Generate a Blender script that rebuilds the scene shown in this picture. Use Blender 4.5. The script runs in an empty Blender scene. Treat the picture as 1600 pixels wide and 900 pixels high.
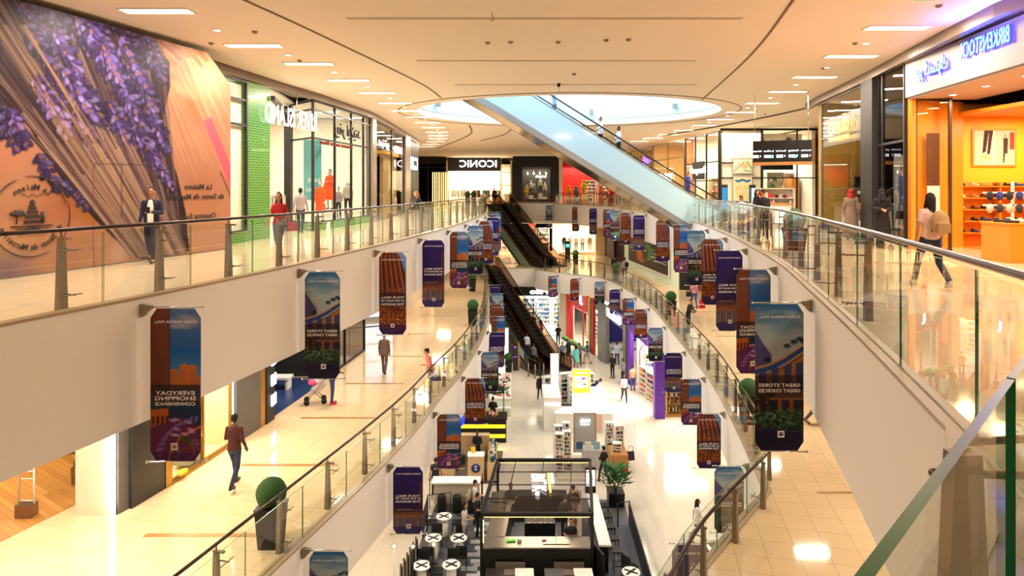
import bpy, bmesh, math, random
import numpy as np
from mathutils import Vector, Matrix
from mathutils.geometry import tessellate_polygon
random.seed(7)
SC = bpy.context.scene
COL = SC.collection
PI = math.pi
F = 1000.0          # focal length in pixels of the 1600 px wide frame
CZ = 13.2           # eye height over the ground floor
Z0, Z1, Z2, ZC = 0.0, 6.0, 11.45, 17.0   # ground floor, first floor, second floor, ceiling
# ------------------------------------------------------------------ camera
cam_d = bpy.data.cameras.new('camera'); cam = bpy.data.objects.new('camera', cam_d); COL.objects.link(cam)
cam.location = (0, 0, CZ); cam.rotation_euler = (PI/2, 0, 0)
cam_d.sensor_width = 36.0; cam_d.lens = 36.0*F/1600.0
cam_d.shift_y = -(450-293)/1600.0
cam_d.clip_start = 0.05; cam_d.clip_end = 400
SC.camera = cam
# ------------------------------------------------------------------ world, exposure
w = bpy.data.worlds.new('sky'); SC.world = w; w.use_nodes = True
bg = w.node_tree.nodes['Background']; bg.inputs[0].default_value = (0.70, 0.87, 1.0, 1); bg.inputs[1].default_value = 1.8
SC.view_settings.view_transform = 'Standard'; SC.view_settings.look = 'None'
SC.view_settings.exposure = 0.45; SC.view_settings.gamma = 1.0; SC.view_settings.use_curve_mapping = False
try:
    SC.cycles.use_denoising = True; SC.cycles.max_bounces = 7; SC.cycles.diffuse_bounces = 3; SC.cycles.glossy_bounces = 3
    SC.cycles.transparent_max_bounces = 28; SC.cycles.transmission_bounces = 4; SC.cycles.sample_clamp_indirect = 4.0
    SC.cycles.caustics_reflective = False; SC.cycles.caustics_refractive = False
except Exception: pass
WARM = (1.0, 0.845, 0.67); NEUT = (1.0, 0.91, 0.78); COOL = (0.85, 0.93, 1.0)
def area(name, loc, sx, sy, watts, col=WARM, rot=(0,0,0), spread=PI):
    l = bpy.data.lights.new(name, 'AREA'); l.shape = 'RECTANGLE'; l.size = sx; l.size_y = sy; l.energy = watts; l.color = col; l.spread = spread
    o = bpy.data.objects.new(name, l); COL.objects.link(o); o.location = loc; o.rotation_euler = rot; return o
# daylight from the wide skylight above the oval well
area('skylight_daylight', (2.8, 32.6, 22.4), 11, 9, 900, (0.62, 0.82, 1.0))

# ------------------------------------------------------------------ materials
def lin(c):
    return tuple((x/12.92 if x <= 0.04045 else ((x+0.055)/1.055)**2.4) for x in c)
MATS = {}
def mat(name, rgb=(.8,.8,.8), rough=.5, metal=0., emit=0., ecol=None, spec=None, noise=0., nscale=8., srgb=True, alpha=None, bump=0., coat=0.):
    if name in MATS: return MATS[name]
    m = bpy.data.materials.new(name); m.use_nodes = True; nt = m.node_tree; b = nt.nodes['Principled BSDF']
    c = lin(rgb) if srgb else rgb
    b.inputs['Base Color'].default_value = (*c, 1); b.inputs['Roughness'].default_value = rough; b.inputs['Metallic'].default_value = metal
    if spec is not None: b.inputs['Specular IOR Level'].default_value = spec
    if coat: b.inputs['Coat Weight'].default_value = coat; b.inputs['Coat Roughness'].default_value = .05
    if emit:
        b.inputs['Emission Color'].default_value = (*(lin(ecol) if ecol else c), 1); b.inputs['Emission Strength'].default_value = emit
    if noise or bump:
        tc = nt.nodes.new('ShaderNodeTexCoord'); nz = nt.nodes.new('ShaderNodeTexNoise'); nz.inputs['Scale'].default_value = nscale; nz.inputs['Detail'].default_value = 4
        nt.links.new(tc.outputs['Object'], nz.inputs['Vector'])
        if noise:
            mx = nt.nodes.new('ShaderNodeMix'); mx.data_type = 'RGBA'
            mx.inputs[6].default_value = (*[x*(1-noise) for x in c], 1); mx.inputs[7].default_value = (*[min(1, x*(1+noise)) for x in c], 1)
            nt.links.new(nz.outputs['Fac'], mx.inputs[0]); nt.links.new(mx.outputs[2], b.inputs['Base Color'])
        if bump:
            bp = nt.nodes.new('ShaderNodeBump'); bp.inputs['Strength'].default_value = bump; nt.links.new(nz.outputs['Fac'], bp.inputs['Height']); nt.links.new(bp.outputs[0], b.inputs['Normal'])
    MATS[name] = m; return m
def glass(name, tint=(.93,.97,.95), refl=1.0, rough=.0, ior=1.5):
    if name in MATS: return MATS[name]
    m = bpy.data.materials.new(name); m.use_nodes = True; nt = m.node_tree; nt.nodes.remove(nt.nodes['Principled BSDF'])
    out = nt.nodes['Material Output']; t = nt.nodes.new('ShaderNodeBsdfTransparent'); g = nt.nodes.new('ShaderNodeBsdfGlossy'); mx = nt.nodes.new('ShaderNodeMixShader'); fr = nt.nodes.new('ShaderNodeFresnel')
    t.inputs[0].default_value = (*tint, 1); g.inputs['Roughness'].default_value = rough; g.inputs[0].default_value = (refl, refl, refl, 1); fr.inputs[0].default_value = ior
    ge = nt.nodes.new('ShaderNodeNewGeometry'); iv = nt.nodes.new('ShaderNodeMath'); iv.operation = 'SUBTRACT'; iv.inputs[0].default_value = 1.0; ml = nt.nodes.new('ShaderNodeMath'); ml.operation = 'MULTIPLY'
    nt.links.new(ge.outputs['Backfacing'], iv.inputs[1]); nt.links.new(iv.outputs[0], ml.inputs[0]); nt.links.new(fr.outputs[0], ml.inputs[1])
    nt.links.new(ml.outputs[0], mx.inputs[0]); nt.links.new(t.outputs[0], mx.inputs[1]); nt.links.new(g.outputs[0], mx.inputs[2]); nt.links.new(mx.outputs[0], out.inputs[0])
    MATS[name] = m; return m
def brickmat(name, c1, c2, mortar, sc=1., bw=.5, bh=.25, ms=.02, rough=.5, axis='XZ', rot=0., offset=.5, coat=0.):
    if name in MATS: return MATS[name]
    m = bpy.data.materials.new(name); m.use_nodes = True; nt = m.node_tree; b = nt.nodes['Principled BSDF']
    tc = nt.nodes.new('ShaderNodeTexCoord'); br = nt.nodes.new('ShaderNodeTexBrick')
    br.offset = offset
    br.inputs['Color1'].default_value = (*lin(c1),1); br.inputs['Color2'].default_value = (*lin(c2),1); br.inputs['Mortar'].default_value = (*lin(mortar),1)
    br.inputs['Scale'].default_value = sc; br.inputs['Mortar Size'].default_value = ms; br.inputs['Brick Width'].default_value = bw; br.inputs['Row Height'].default_value = bh; br.inputs['Mortar Smooth'].default_value = .1
    if axis == 'UV': nt.links.new(tc.outputs['UV'], br.inputs['Vector'])
    elif axis == 'XY':
        mp = nt.nodes.new('ShaderNodeMapping'); mp.inputs['Rotation'].default_value = (0,0,rot); nt.links.new(tc.outputs['Object'], mp.inputs[0]); nt.links.new(mp.outputs[0], br.inputs['Vector'])
    else:
        sp = nt.nodes.new('ShaderNodeSeparateXYZ'); cb = nt.nodes.new('ShaderNodeCombineXYZ'); ad = nt.nodes.new('ShaderNodeMath'); ad.operation = 'ADD'
        nt.links.new(tc.outputs['Object'], sp.inputs[0]); nt.links.new(sp.outputs[0], ad.inputs[0]); nt.links.new(sp.outputs[1], ad.inputs[1]); nt.links.new(ad.outputs[0], cb.inputs[0]); nt.links.new(sp.outputs[2], cb.inputs[1]); nt.links.new(cb.outputs[0], br.inputs['Vector'])
    nt.links.new(br.outputs['Color'], b.inputs['Base Color']); b.inputs['Roughness'].default_value = rough
    if coat: b.inputs['Coat Weight'].default_value = coat
    MATS[name] = m; return m
def vcolmat(name, rough=.6, emit=0., coat=0.):
    if name in MATS: return MATS[name]
    m = bpy.data.materials.new(name); m.use_nodes = True; nt = m.node_tree; b = nt.nodes['Principled BSDF']
    a = nt.nodes.new('ShaderNodeAttribute'); a.attribute_name = 'print'; nt.links.new(a.outputs['Color'], b.inputs['Base Color']); b.inputs['Roughness'].default_value = rough
    b.inputs['Specular IOR Level'].default_value = .2
    if emit: nt.links.new(a.outputs['Color'], b.inputs['Emission Color']); b.inputs['Emission Strength'].default_value = emit
    MATS[name] = m; return m

M_ceil = mat('ceiling_plaster', (.93,.88,.82), .8)
M_fascia = mat('fascia_paint', (.94,.915,.89), .55, noise=.01)
M_steel = mat('brushed_steel', (.62,.58,.52), .35, .9, noise=.08, nscale=30)
M_post = mat('post_metal', (.55,.50,.43), .4, .75)
M_rail = mat('dark_handrail', (.20,.13,.12), .22, .6)
M_railm = mat('bronze_handrail', (.42,.34,.30), .2, .8)
M_chrome = mat('chrome', (.8,.8,.8), .15, 1.)
M_black = mat('black_metal', (.07,.065,.06), .4, .3)
M_dark = mat('dark_frame', (.16,.15,.15), .4, .4)
M_white = mat('white_paint', (.92,.91,.88), .5)
M_glass = glass('railing_glass', (.93,.965,.95))
M_gedge = mat('green_glass_edge', (.05,.50,.30), .22, emit=0.)
M_shopglass = glass('shop_glass', (.96,.98,.97), .8, ior=1.3)
M_smoke = glass('smoked_glass', (.42,.36,.30), .9)
M_wood = mat('oak_wood', (.72,.50,.26), .45, noise=.18, nscale=3)

# ------------------------------------------------------------------ mesh builder
class MB:
    def __init__(s): s.v = []; s.f = []; s.m = []; s.sm = []
    def add(s, vs, fs, mi=0, smooth=False):
        b = len(s.v); s.v += [tuple(p) for p in vs]
        for f in fs: s.f.append(tuple(b+i for i in f)); s.m.append(mi); s.sm.append(smooth)
        return s
    def box(s, c, d, rz=0., mi=0, taper=(1,1)):
        hx, hy, hz = d[0]/2, d[1]/2, d[2]/2; ca, sa = math.cos(rz), math.sin(rz); vs = []
        for z in (-1, 1):
            tx, ty = (taper if z > 0 else (1,1))
            for x, y in ((-1,-1),(1,-1),(1,1),(-1,1)):
                X, Y = x*hx*tx, y*hy*ty; vs.append((c[0]+X*ca-Y*sa, c[1]+X*sa+Y*ca, c[2]+z*hz))
        return s.add(vs, [(3,2,1,0),(4,5,6,7),(0,1,5,4),(1,2,6,5),(2,3,7,6),(3,0,4,7)], mi)
    def bar(s, a, b, wd, ht, mi=0, up=(0,0,1)):
        a, b = Vector(a), Vector(b); t = (b-a).normalized(); u = Vector(up)
        if abs(t.dot(u)) > .99: u = Vector((0,1,0))
        r = t.cross(u).normalized(); u = r.cross(t)
        vs = [p + r*(x*wd/2) + u*(y*ht/2) for p in (a, b) for x, y in ((-1,-1),(1,-1),(1,1),(-1,1))]
        return s.add(vs, [(3,2,1,0),(4,5,6,7),(0,1,5,4),(1,2,6,5),(2,3,7,6),(3,0,4,7)], mi)
    def tube(s, pts, r, n=8, mi=0, cap=True, closed=False):
        pts = [Vector(p) for p in pts]; rr = r if isinstance(r, (list, tuple)) else [r]*len(pts); k = len(pts); vs = []; fs = []; pr = None
        for i, p in enumerate(pts):
            if closed: t = pts[(i+1) % k]-pts[i-1]
            else: t = pts[min(i+1, k-1)]-pts[max(i-1, 0)]
            t.normalize()
            u = Vector((0,0,1)) if abs(t.z) < .95 else Vector((0,1,0))
            if pr is not None: u = pr - t*pr.dot(t)
            u = (u - t*u.dot(t)).normalized(); pr = u; q = t.cross(u)
            for j in range(n):
                a = 2*PI*j/n; vs.append(p + (u*math.cos(a)+q*math.sin(a))*rr[i])
        for i in range(k if closed else k-1):
            i2 = (i+1) % k
            for j in range(n): fs.append((i*n+j, i*n+(j+1) % n, i2*n+(j+1) % n, i2*n+j))
        if cap and not closed: fs.append(tuple(range(n))[::-1]); fs.append(tuple((k-1)*n+j for j in range(n)))
        return s.add(vs, fs, mi, True)
    def lathe(s, prof, c=(0,0,0), n=20, mi=0, sx=1., sy=1., smooth=True):
        vs = []; fs = []; k = len(prof)
        for r, z in prof:
            for j in range(n):
                a = 2*PI*j/n; vs.append((c[0]+max(r,1e-4)*sx*math.cos(a), c[1]+max(r,1e-4)*sy*math.sin(a), c[2]+z))
        for i in range(k-1):
            for j in range(n): fs.append((i*n+j, i*n+(j+1) % n, (i+1)*n+(j+1) % n, (i+1)*n+j))
        fs.append(tuple(range(n))[::-1]); fs.append(tuple((k-1)*n+j for j in range(n)))
        return s.add(vs, fs, mi, smooth)
    def ball(s, c, r, n=14, mi=0, bump=0., seed=0):
        rs = r if isinstance(r, (list, tuple)) else (r, r, r); vs = []; fs = []; m = n//2+1; R = random.Random(seed)
        for i in range(m+1):
            th = PI*i/m
            for j in range(n):
                ph = 2*PI*j/n; k = 1+(R.random()-.5)*bump
                vs.append((c[0]+rs[0]*k*math.sin(th)*math.cos(ph), c[1]+rs[1]*k*math.sin(th)*math.sin(ph), c[2]+rs[2]*k*math.cos(th)))
        for i in range(m):
            for j in range(n): fs.append((i*n+j, (i+1)*n+j, (i+1)*n+(j+1) % n, i*n+(j+1) % n))
        return s.add(vs, fs, mi, True)
    def cone(s, a, b, r0, r1, n=10, mi=0):      # tapered capsule
        a, b = Vector(a), Vector(b); t = (b-a); L = t.length
        if L < 1e-6: return s.ball(a, max(r0, r1), n, mi)
        t /= L; pts = []; rr = []
        for k in (1., .8, .45): pts.append(a - t*r0*k); rr.append(max(r0*math.sqrt(max(0, 1-k*k)), r0*.02))
        pts.append(a); rr.append(r0); pts.append(b); rr.append(r1)
        for k in (.45, .8, 1.): pts.append(b + t*r1*k); rr.append(max(r1*math.sqrt(max(0, 1-k*k)), r1*.02))
        return s.tube(pts, rr, n, mi)
    def prism(s, poly, z0, z1, mi=0, holes=()):
        loops = [[Vector((x, y, 0)) for x, y in poly]] + [[Vector((x, y, 0)) for x, y in h] for h in holes]
        flat = [p for l in loops for p in l]; tris = tessellate_polygon(loops); n = len(flat)
        vs = [(p.x, p.y, z0) for p in flat] + [(p.x, p.y, z1) for p in flat]; fs = []
        for t in tris:
            a, b, c = [flat[i] for i in t]
            if (b-a).cross(c-a).z < 0: t = t[::-1]
            fs.append(tuple(n+i for i in t)); fs.append(tuple(t[::-1]))
        o = 0
        for k, l in enumerate(loops):
            m = len(l); ar = sum(l[i].x*l[(i+1) % m].y-l[(i+1) % m].x*l[i].y for i in range(m))
            for i in range(m):
                j = (i+1) % m; q = (o+i, o+j, n+o+j, n+o+i)
                if (ar > 0) == (k > 0): q = q[::-1]
                fs.append(q)
            o += m
        return s.add(vs, fs, mi)
    def wall(s, pts, z0, z1, th, mi=0):          # a vertical band following a polyline, with thickness (to the left of travel)
        L, R = pts, offset(pts, th); n = len(pts); vs = [(x, y, z) for x, y in L for z in (z0, z1)] + [(x, y, z) for x, y in R for z in (z0, z1)]; fs = []
        for i in range(n-1):
            a, b = 2*i, 2*i+2; c, d = 2*n+2*i, 2*n+2*i+2
            fs += [(a, b, b+1, a+1), (d, c, c+1, d+1), (a+1, b+1, d+1, c+1), (b, a, c, d)]
        fs += [(0, 1, 2*n+1, 2*n), (2*n-2, 4*n-2, 4*n-1, 2*n-1)]
        return s.add(vs, fs, mi)
    def shift(s, d): s.v = [(x-d[0], y-d[1], z-d[2]) for x, y, z in s.v]; return s
    def xf(s, M): s.v = [tuple(M @ Vector(p)) for p in s.v]; return s
    def mesh(s, name, mats):
        me = bpy.data.meshes.new(name); me.from_pydata(s.v, [], s.f); me.update()
        mats = mats if isinstance(mats, (list, tuple)) else [mats]
        for m in mats: me.materials.append(m)
        if len(mats) > 1: me.polygons.foreach_set('material_index', s.m)
        me.polygons.foreach_set('use_smooth', s.sm); return me
def offset(pts, d):
    out = []; n = len(pts)
    for i in range(n):
        a = Vector(pts[max(i-1, 0)][:2]); b = Vector(pts[min(i+1, n-1)][:2]); t = (b-a).normalized(); out.append((pts[i][0]-t.y*d, pts[i][1]+t.x*d))
    return out
def link(name, me, parent=None, loc=(0,0,0), rz=0.):
    o = bpy.data.objects.new(name, me); COL.objects.link(o); o.location = loc; o.rotation_euler = (0,0,rz)
    if parent is not None: o.parent = parent
    return o
def tag(o, label=None, cat=None, group=None, kind=None):
    if label: o['label'] = label
    if cat: o['category'] = cat
    if group: o['group'] = group
    if kind: o['kind'] = kind
    return o
def thing(name, label, cat, loc=(0,0,0), rz=0., group=None):
    return tag(link(name, None, None, loc, rz), label, cat, group)
def part(name, mb, m, parent, world=False, label=None, kind=None):
    if world: mb.shift(parent.location if parent.parent is None else parent.parent.location)
    o = link(name, mb.mesh(name, m), parent)
    if label: o['label'] = label
    if kind: o['kind'] = kind
    return o
def solo(name, mb, m, label, cat, loc=None, group=None, kind=None):
    o = link(name, mb.mesh(name, m), None, loc or (0,0,0)); return tag(o, label, cat, group, kind)
def struct(name, mb, m, parent=None):
    o = link(name, mb.mesh(name, m), parent)
    if parent is None: o['kind'] = 'structure'
    return o
def copy_tree(o, parent=None, loc=None, rz=None, label=None, group=None):
    c = o.copy(); COL.objects.link(c)
    if parent is not None: c.parent = parent
    for ch in KIDS(o): copy_tree(ch, c)
    if loc is not None: c.location = loc
    if rz is not None: c.rotation_euler = (0,0,rz)
    if label: c['label'] = label
    if group: c['group'] = group
    return c
def KIDS(o): return [x for x in o.children]
ORD = ['first','second','third','fourth','fifth','sixth','seventh','eighth','ninth','tenth','eleventh','twelfth','thirteenth','fourteenth','fifteenth','sixteenth','seventeenth','eighteenth','nineteenth','twentieth']
def spline(P, k=6):
    out = []; n = len(P)
    for i in range(n-1):
        p0 = P[max(i-1,0)]; p1 = P[i]; p2 = P[i+1]; p3 = P[min(i+2,n-1)]
        for j in range(k):
            t = j/k
            out.append(tuple(.5*((2*p1[a])+(-p0[a]+p2[a])*t+(2*p0[a]-5*p1[a]+4*p2[a]-p3[a])*t*t+(-p0[a]+3*p1[a]-3*p2[a]+p3[a])*t**3) for a in (0,1)))
    out.append(P[-1][:2]); return out
def arclen(pts, step, start=0.):
    out = []; d = start; acc = 0.
    for i in range(len(pts)-1):
        a, b = Vector(pts[i][:2]), Vector(pts[i+1][:2]); L = (b-a).length
        while acc+L >= d:
            t = (d-acc)/L; p = a.lerp(b, t); out.append((p.x, p.y, math.atan2(b.y-a.y, b.x-a.x))); d += step
        acc += L
    return out
def at(px, py, z):          # the point of a level that the photograph shows at a pixel
    d = F*(CZ-z)/(py-293.0); return ((px-800)*d/F, d)
_TX = {}
def text_geo(s, size=1., ext=.02, mirror=True, bold=0.):
    k = (s, size, ext, mirror, bold)
    if k in _TX: return _TX[k]
    cu = bpy.data.curves.new('t', 'FONT'); cu.body = s; cu.size = size; cu.extrude = ext; cu.align_x = 'CENTER'; cu.align_y = 'CENTER'; cu.resolution_u = 2; cu.offset = bold
    o = bpy.data.objects.new('t', cu); COL.objects.link(o); dg = bpy.context.evaluated_depsgraph_get(); dg.update()
    me = o.evaluated_get(dg).to_mesh(); vs = [tuple(v.co) for v in me.vertices]; fs = [tuple(p.vertices) for p in me.polygons]
    o.evaluated_get(dg).to_mesh_clear(); bpy.data.objects.remove(o); bpy.data.curves.remove(cu)
    if mirror: vs = [(-x, y, z) for x, y, z in vs]; fs = [f[::-1] for f in fs]
    _TX[k] = (vs, fs); return vs, fs
def put_text(mb, s, O, R, U=(0,0,1), size=1., ext=.02, mirror=True, bold=0., rot=0., mi=0, width=None):
    vs, fs = text_geo(s, size, ext, mirror, bold); R = Vector(R).normalized(); U = Vector(U).normalized(); N = R.cross(U); O = Vector(O); ca, sa = math.cos(rot), math.sin(rot)
    kx = 1.
    if width and vs: kx = width/max(1e-6, max(v[0] for v in vs)-min(v[0] for v in vs))
    return mb.add([O + R*(x*kx*ca-y*sa) + U*(x*kx*sa+y*ca) + N*z for x, y, z in vs], fs, mi)
# ------------------------------------------------------------------ painted prints (kept as colour on the cloth or board itself)
class Canvas:
    def __init__(s, W, H, x0=0., y0=0., k=1., col=(.5,.5,.5)):
        s.W, s.H, s.x0, s.y0, s.k = W, H, x0, y0, k; s.a = np.zeros((H, W, 3), np.float32); s.a[:] = col
        s.Y, s.X = np.mgrid[0:H, 0:W].astype(np.float32); s.X = s.X/k+x0; s.Y = s.Y/k+y0
    def win(s, xa, ya, xb, yb):
        i0 = max(0, int((ya-s.y0)*s.k)); i1 = min(s.H, int((yb-s.y0)*s.k)+2); j0 = max(0, int((xa-s.x0)*s.k)); j1 = min(s.W, int((xb-s.x0)*s.k)+2)
        return (slice(i0, max(i0, i1)), slice(j0, max(j0, j1)))
    def mix(s, w, m, col, al=1.):
        m = (m*al)[..., None]; s.a[w] = s.a[w]*(1-m)+np.array(col, np.float32)*m
    def ell(s, cx, cy, a, b, ang=0., col=(1,1,1), al=1., soft=.25):
        r = max(a, b)*1.1+1; w = s.win(cx-r, cy-r, cx+r, cy+r); X = s.X[w]-cx; Y = s.Y[w]-cy
        if X.size == 0: return
        c, n = math.cos(ang), math.sin(ang); q = np.sqrt(((X*c+Y*n)/a)**2+((-X*n+Y*c)/b)**2); s.mix(w, np.clip((1-q)/soft, 0, 1), col, al)
    def line(s, x0, y0, x1, y1, wd, col, al=1., w1=None):
        w1 = wd if w1 is None else w1; r = max(wd, w1)+1; w = s.win(min(x0,x1)-r, min(y0,y1)-r, max(x0,x1)+r, max(y0,y1)+r); X = s.X[w]-x0; Y = s.Y[w]-y0
        if X.size == 0: return
        dx, dy = x1-x0, y1-y0; L = math.hypot(dx, dy)+1e-6; t = np.clip((X*dx+Y*dy)/L/L, 0, 1); D = np.hypot(X-t*dx, Y-t*dy); W = (wd*(1-t)+w1*t)/2
        s.mix(w, np.clip((W-D)*s.k+.7, 0, 1), col, al)
    def poly(s, pts, col, al=1.):
        xs = [p[0] for p in pts]; ys = [p[1] for p in pts]; w = s.win(min(xs), min(ys), max(xs), max(ys)); X = s.X[w]; Y = s.Y[w]
        if X.size == 0: return
        ins = np.zeros(X.shape, bool); n = len(pts)
        for i in range(n):
            (xa, ya), (xb, yb) = pts[i], pts[(i+1) % n]
            if ya == yb: continue
            ins ^= ((ya > Y) != (yb > Y)) & (X < (xb-xa)*(Y-ya)/(yb-ya)+xa)
        s.mix(w, ins.astype(np.float32), col, al)
    def grad(s, xa, ya, xb, yb, c0, c1, al=1.):
        w = s.win(xa, ya, xb, yb); t = np.clip((s.Y[w]-ya)/max(1e-6, yb-ya), 0, 1)[..., None]; c = np.array(c0)*(1-t)+np.array(c1)*t; s.a[w] = s.a[w]*(1-al)+c*al
    def sample(s, x, y):
        fx = np.clip((np.asarray(x)-s.x0)*s.k, 0, s.W-1.001); fy = np.clip((np.asarray(y)-s.y0)*s.k, 0, s.H-1.001); i = fx.astype(int); j = fy.astype(int); u = (fx-i)[..., None]; v = (fy-j)[..., None]
        c = (s.a[j, i]*(1-u)+s.a[j, i+1]*u)*(1-v)+(s.a[j+1, i]*(1-u)+s.a[j+1, i+1]*u)*v
        c = np.clip(c, 0, 1); return np.where(c <= .04045, c/12.92, ((c+.055)/1.055)**2.4)
def printed(name, verts, quads, cols, m, extra=None):
    """a mesh whose points carry the printed colours"""
    me = bpy.data.meshes.new(name); me.from_pydata(verts, [], quads); me.update(); at_ = me.attributes.new('print', 'FLOAT_COLOR', 'POINT')
    c = np.ones((len(verts), 4), np.float32); c[:, :3] = cols; at_.data.foreach_set('color', c.ravel()); me.materials.append(m); return me
def grid_print(name, cv, O, R, U, wd, ht, nx, ny, m, th=.01, cut=0.):
    """rectangular print: cv canvas in 0..1 coordinates, v down; a thin board with a plain back"""
    O, R, U = Vector(O), Vector(R).normalized(), Vector(U).normalized(); N = R.cross(U)
    u = np.linspace(0, 1, nx+1); v = np.linspace(0, 1, ny+1); UU, VV = np.meshgrid(u, v); col = cv.sample(UU*cv_w(cv), VV*cv_h(cv)).reshape(-1, 3)
    XX = UU.copy()
    if cut:      # chamfered corners: rows near top and bottom are pulled in
        dv = np.minimum(VV, 1-VV)*ht; lim = np.clip((cut*1.5-dv)/(cut*1.5), 0, 1)*cut/wd; XX = lim+UU*(1-2*lim)
    P = (np.array(O)[None] + XX.reshape(-1,1)*wd*np.array(R)[None] - VV.reshape(-1,1)*ht*np.array(U)[None])
    n = len(P); Q = P - np.array(N)[None]*th; vs = [tuple(p) for p in P]+[tuple(p) for p in Q]; fs = []
    W = nx+1
    for i in range(ny):
        for j in range(nx):
            a = i*W+j; fs.append((a+W, a+W+1, a+1, a)); fs.append((n+a, n+a+1, n+a+W+1, n+a+W))
    for i in range(ny):
        a = i*W; fs.append((a, n+a, n+a+W, a+W)); a += nx; fs.append((a, a+W, n+a+W, n+a))
    for j in range(nx):
        a = j; fs.append((a, a+1, n+a+1, n+a)); a += ny*W; fs.append((a, n+a, n+a+1, a+1))
    return printed(name, vs, fs, np.vstack([col, col]), m)
def cv_w(cv): return (cv.W-1)/cv.k
def cv_h(cv): return (cv.H-1)/cv.k
# ================================================================== STRUCTURE
L2L = spline([(-7.9,3.6),(-6.55,8.13),(-5.45,12.1),(-4.5,16.8),(-3.45,23.5),(-2.55,31),(-1.8,41.7),(-1.95,50),(-2.3,58),(-2.9,66.4)])
L2F = [(-2.9,66.4),(-.1,67.9),(.2,73.),(4.6,70.5),(8.9,57.5)]
L2R = spline([(8.9,57.5),(9.35,46),(9.36,33.65),(8.2,24.65),(7.0,18.4),(6.2,14.7),(5.2,11.15),(4.15,7.6),(3.2,4.6)])
L2N = [(3.2,4.6),(2.35,3.3),(1.3,2.25),(.2,1.15),(-.8,.25),(-3.,-.6),(-6.5,.4)]
L2VOID = L2L[:-1]+L2F[:-1]+L2R[:-1]+L2N
L1L = spline([(-5.4,8.6),(-4.57,11.86),(-3.55,15.9),(-2.92,18.85),(-2.44,22.15),(-1.98,24.9),(-1.55,29.1),(-1.36,33.2),(-1.46,38.5),(-1.96,49),(-4.0,55.5)])
L1F = [(-4.0,55.5),(-1.2,57.0),(2.0,57.3),(2.2,56.)]
L1R = spline([(2.2,56.),(4.3,53.8),(7.1,50.9),(8.15,45),(8.4,38.5),(8.1,32.9),(7.5,24.6),(6.85,19.8),(6.03,15.2)])
L1N = spline([(6.03,15.2),(3.37,11.86),(1.6,9.2),(-1,7.4),(-3.8,7.2),(-5.4,8.6)])
L1VOID = L1L[:-1]+L1F[:-1]+L1R[:-1]+L1N[:-1]
OUT = [(-34,-7),(34,-7),(34,96),(-34,96)]
OVC, OVA, OVB = (2.8, 32.6), 7.6, 6.3
oval = lambda k=1., n=72: [(OVC[0]+OVA*k*math.cos(2*PI*i/n), OVC[1]+OVB*k*math.sin(2*PI*i/n)) for i in range(n)]
def tilemat(name, c1, c2, mortar, rough, bw, bh, rot=0., ms=.006):
    m = brickmat(name, c1, c2, mortar, 1., bw, bh, ms, rough, 'XY', rot, offset=.0); b = m.node_tree.nodes['Principled BSDF']
    b.inputs['Specular IOR Level'].default_value = .5; return m
M_tile2 = tilemat('polished_tile_upper', (.86,.77,.64), (.87,.785,.655), (.72,.62,.50), .07, 1.2, 1.2)
M_tile1 = tilemat('polished_tile_middle', (.85,.74,.58), (.865,.755,.60), (.70,.60,.47), .07, .6, .6, .2)
M_tile0 = tilemat('polished_tile_ground', (.88,.83,.75), (.87,.82,.74), (.76,.71,.63), .09, .8, .8)
M_soffit = mat('soffit_paint', (.85,.82,.76), .7)
g = MB().prism(OUT, -.4, 0); struct('floor', g, M_tile0)
g = MB().prism(OUT, 4.45, Z1, holes=[L1VOID]); g.m = [0]*len(g.m)
for i, f in enumerate(g.f): g.m[i] = 0 if all(abs(g.v[j][2]-Z1) < 1e-6 for j in f) else 1
struct('floor', g, [M_tile1, M_soffit])
g = MB().prism(OUT, 9.65, Z2, holes=[L2VOID])
for i, f in enumerate(g.f): g.m[i] = 0 if all(abs(g.v[j][2]-Z2) < 1e-6 for j in f) else 1
struct('floor', g, [M_tile2, M_soffit])
# white fascia bands hanging round the voids, with a stone nosing on top and a shadow lip under
def closed_band(loop, z0, z1, off, th):
    n = len(loop); mb = MB(); ar = sum(loop[i][0]*loop[(i+1) % n][1]-loop[(i+1) % n][0]*loop[i][1] for i in range(n)); sg = 1 if ar > 0 else -1
    def o(d):
        r = []
        for i in range(n):
            a = Vector(loop[i-1]); b = Vector(loop[(i+1) % n]); t = (b-a).normalized()*sg; r.append((loop[i][0]-t.y*d, loop[i][1]+t.x*d))
        return r
    A, B = o(off), o(off-th); vs = [(x,y,z) for x,y in A for z in (z0,z1)]+[(x,y,z) for x,y in B for z in (z0,z1)]; fs = []
    for i in range(n):
        j = (i+1) % n; a, b, c, d = 2*i, 2*j, 2*n+2*i, 2*n+2*j; fs += [(a,b,b+1,a+1),(d,c,c+1,d+1),(a+1,b+1,d+1,c+1),(b,a,c,d)]
    mb.add(vs, fs); return mb
M_stone = mat('stone_nosing', (.66,.56,.44), .35)
struct('trim_1', closed_band(L2VOID, 9.45, 11.43, .05, .12), M_fascia)
struct('trim_2', closed_band(L2VOID, 11.43, 11.47, .07, .20), M_stone)
struct('trim_3', closed_band(L1VOID, 4.3, 5.98, .05, .12), M_fascia)
struct('trim_4', closed_band(L1VOID, 5.98, 6.02, .07, .20), M_stone)
struct('trim_5', closed_band(L2VOID, 9.5, 9.6, -.10, .30), M_fascia)
# ceiling with the oval well
g = MB().prism(OUT, ZC, ZC+.35, holes=[oval()]); struct('ceiling', g, M_ceil)
M_well = mat('well_paint', (.84,.90,.95), .7)
g = closed_band(oval(), ZC+.3, 20.2, 0, .15); struct('wall_well', g, M_well)
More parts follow.
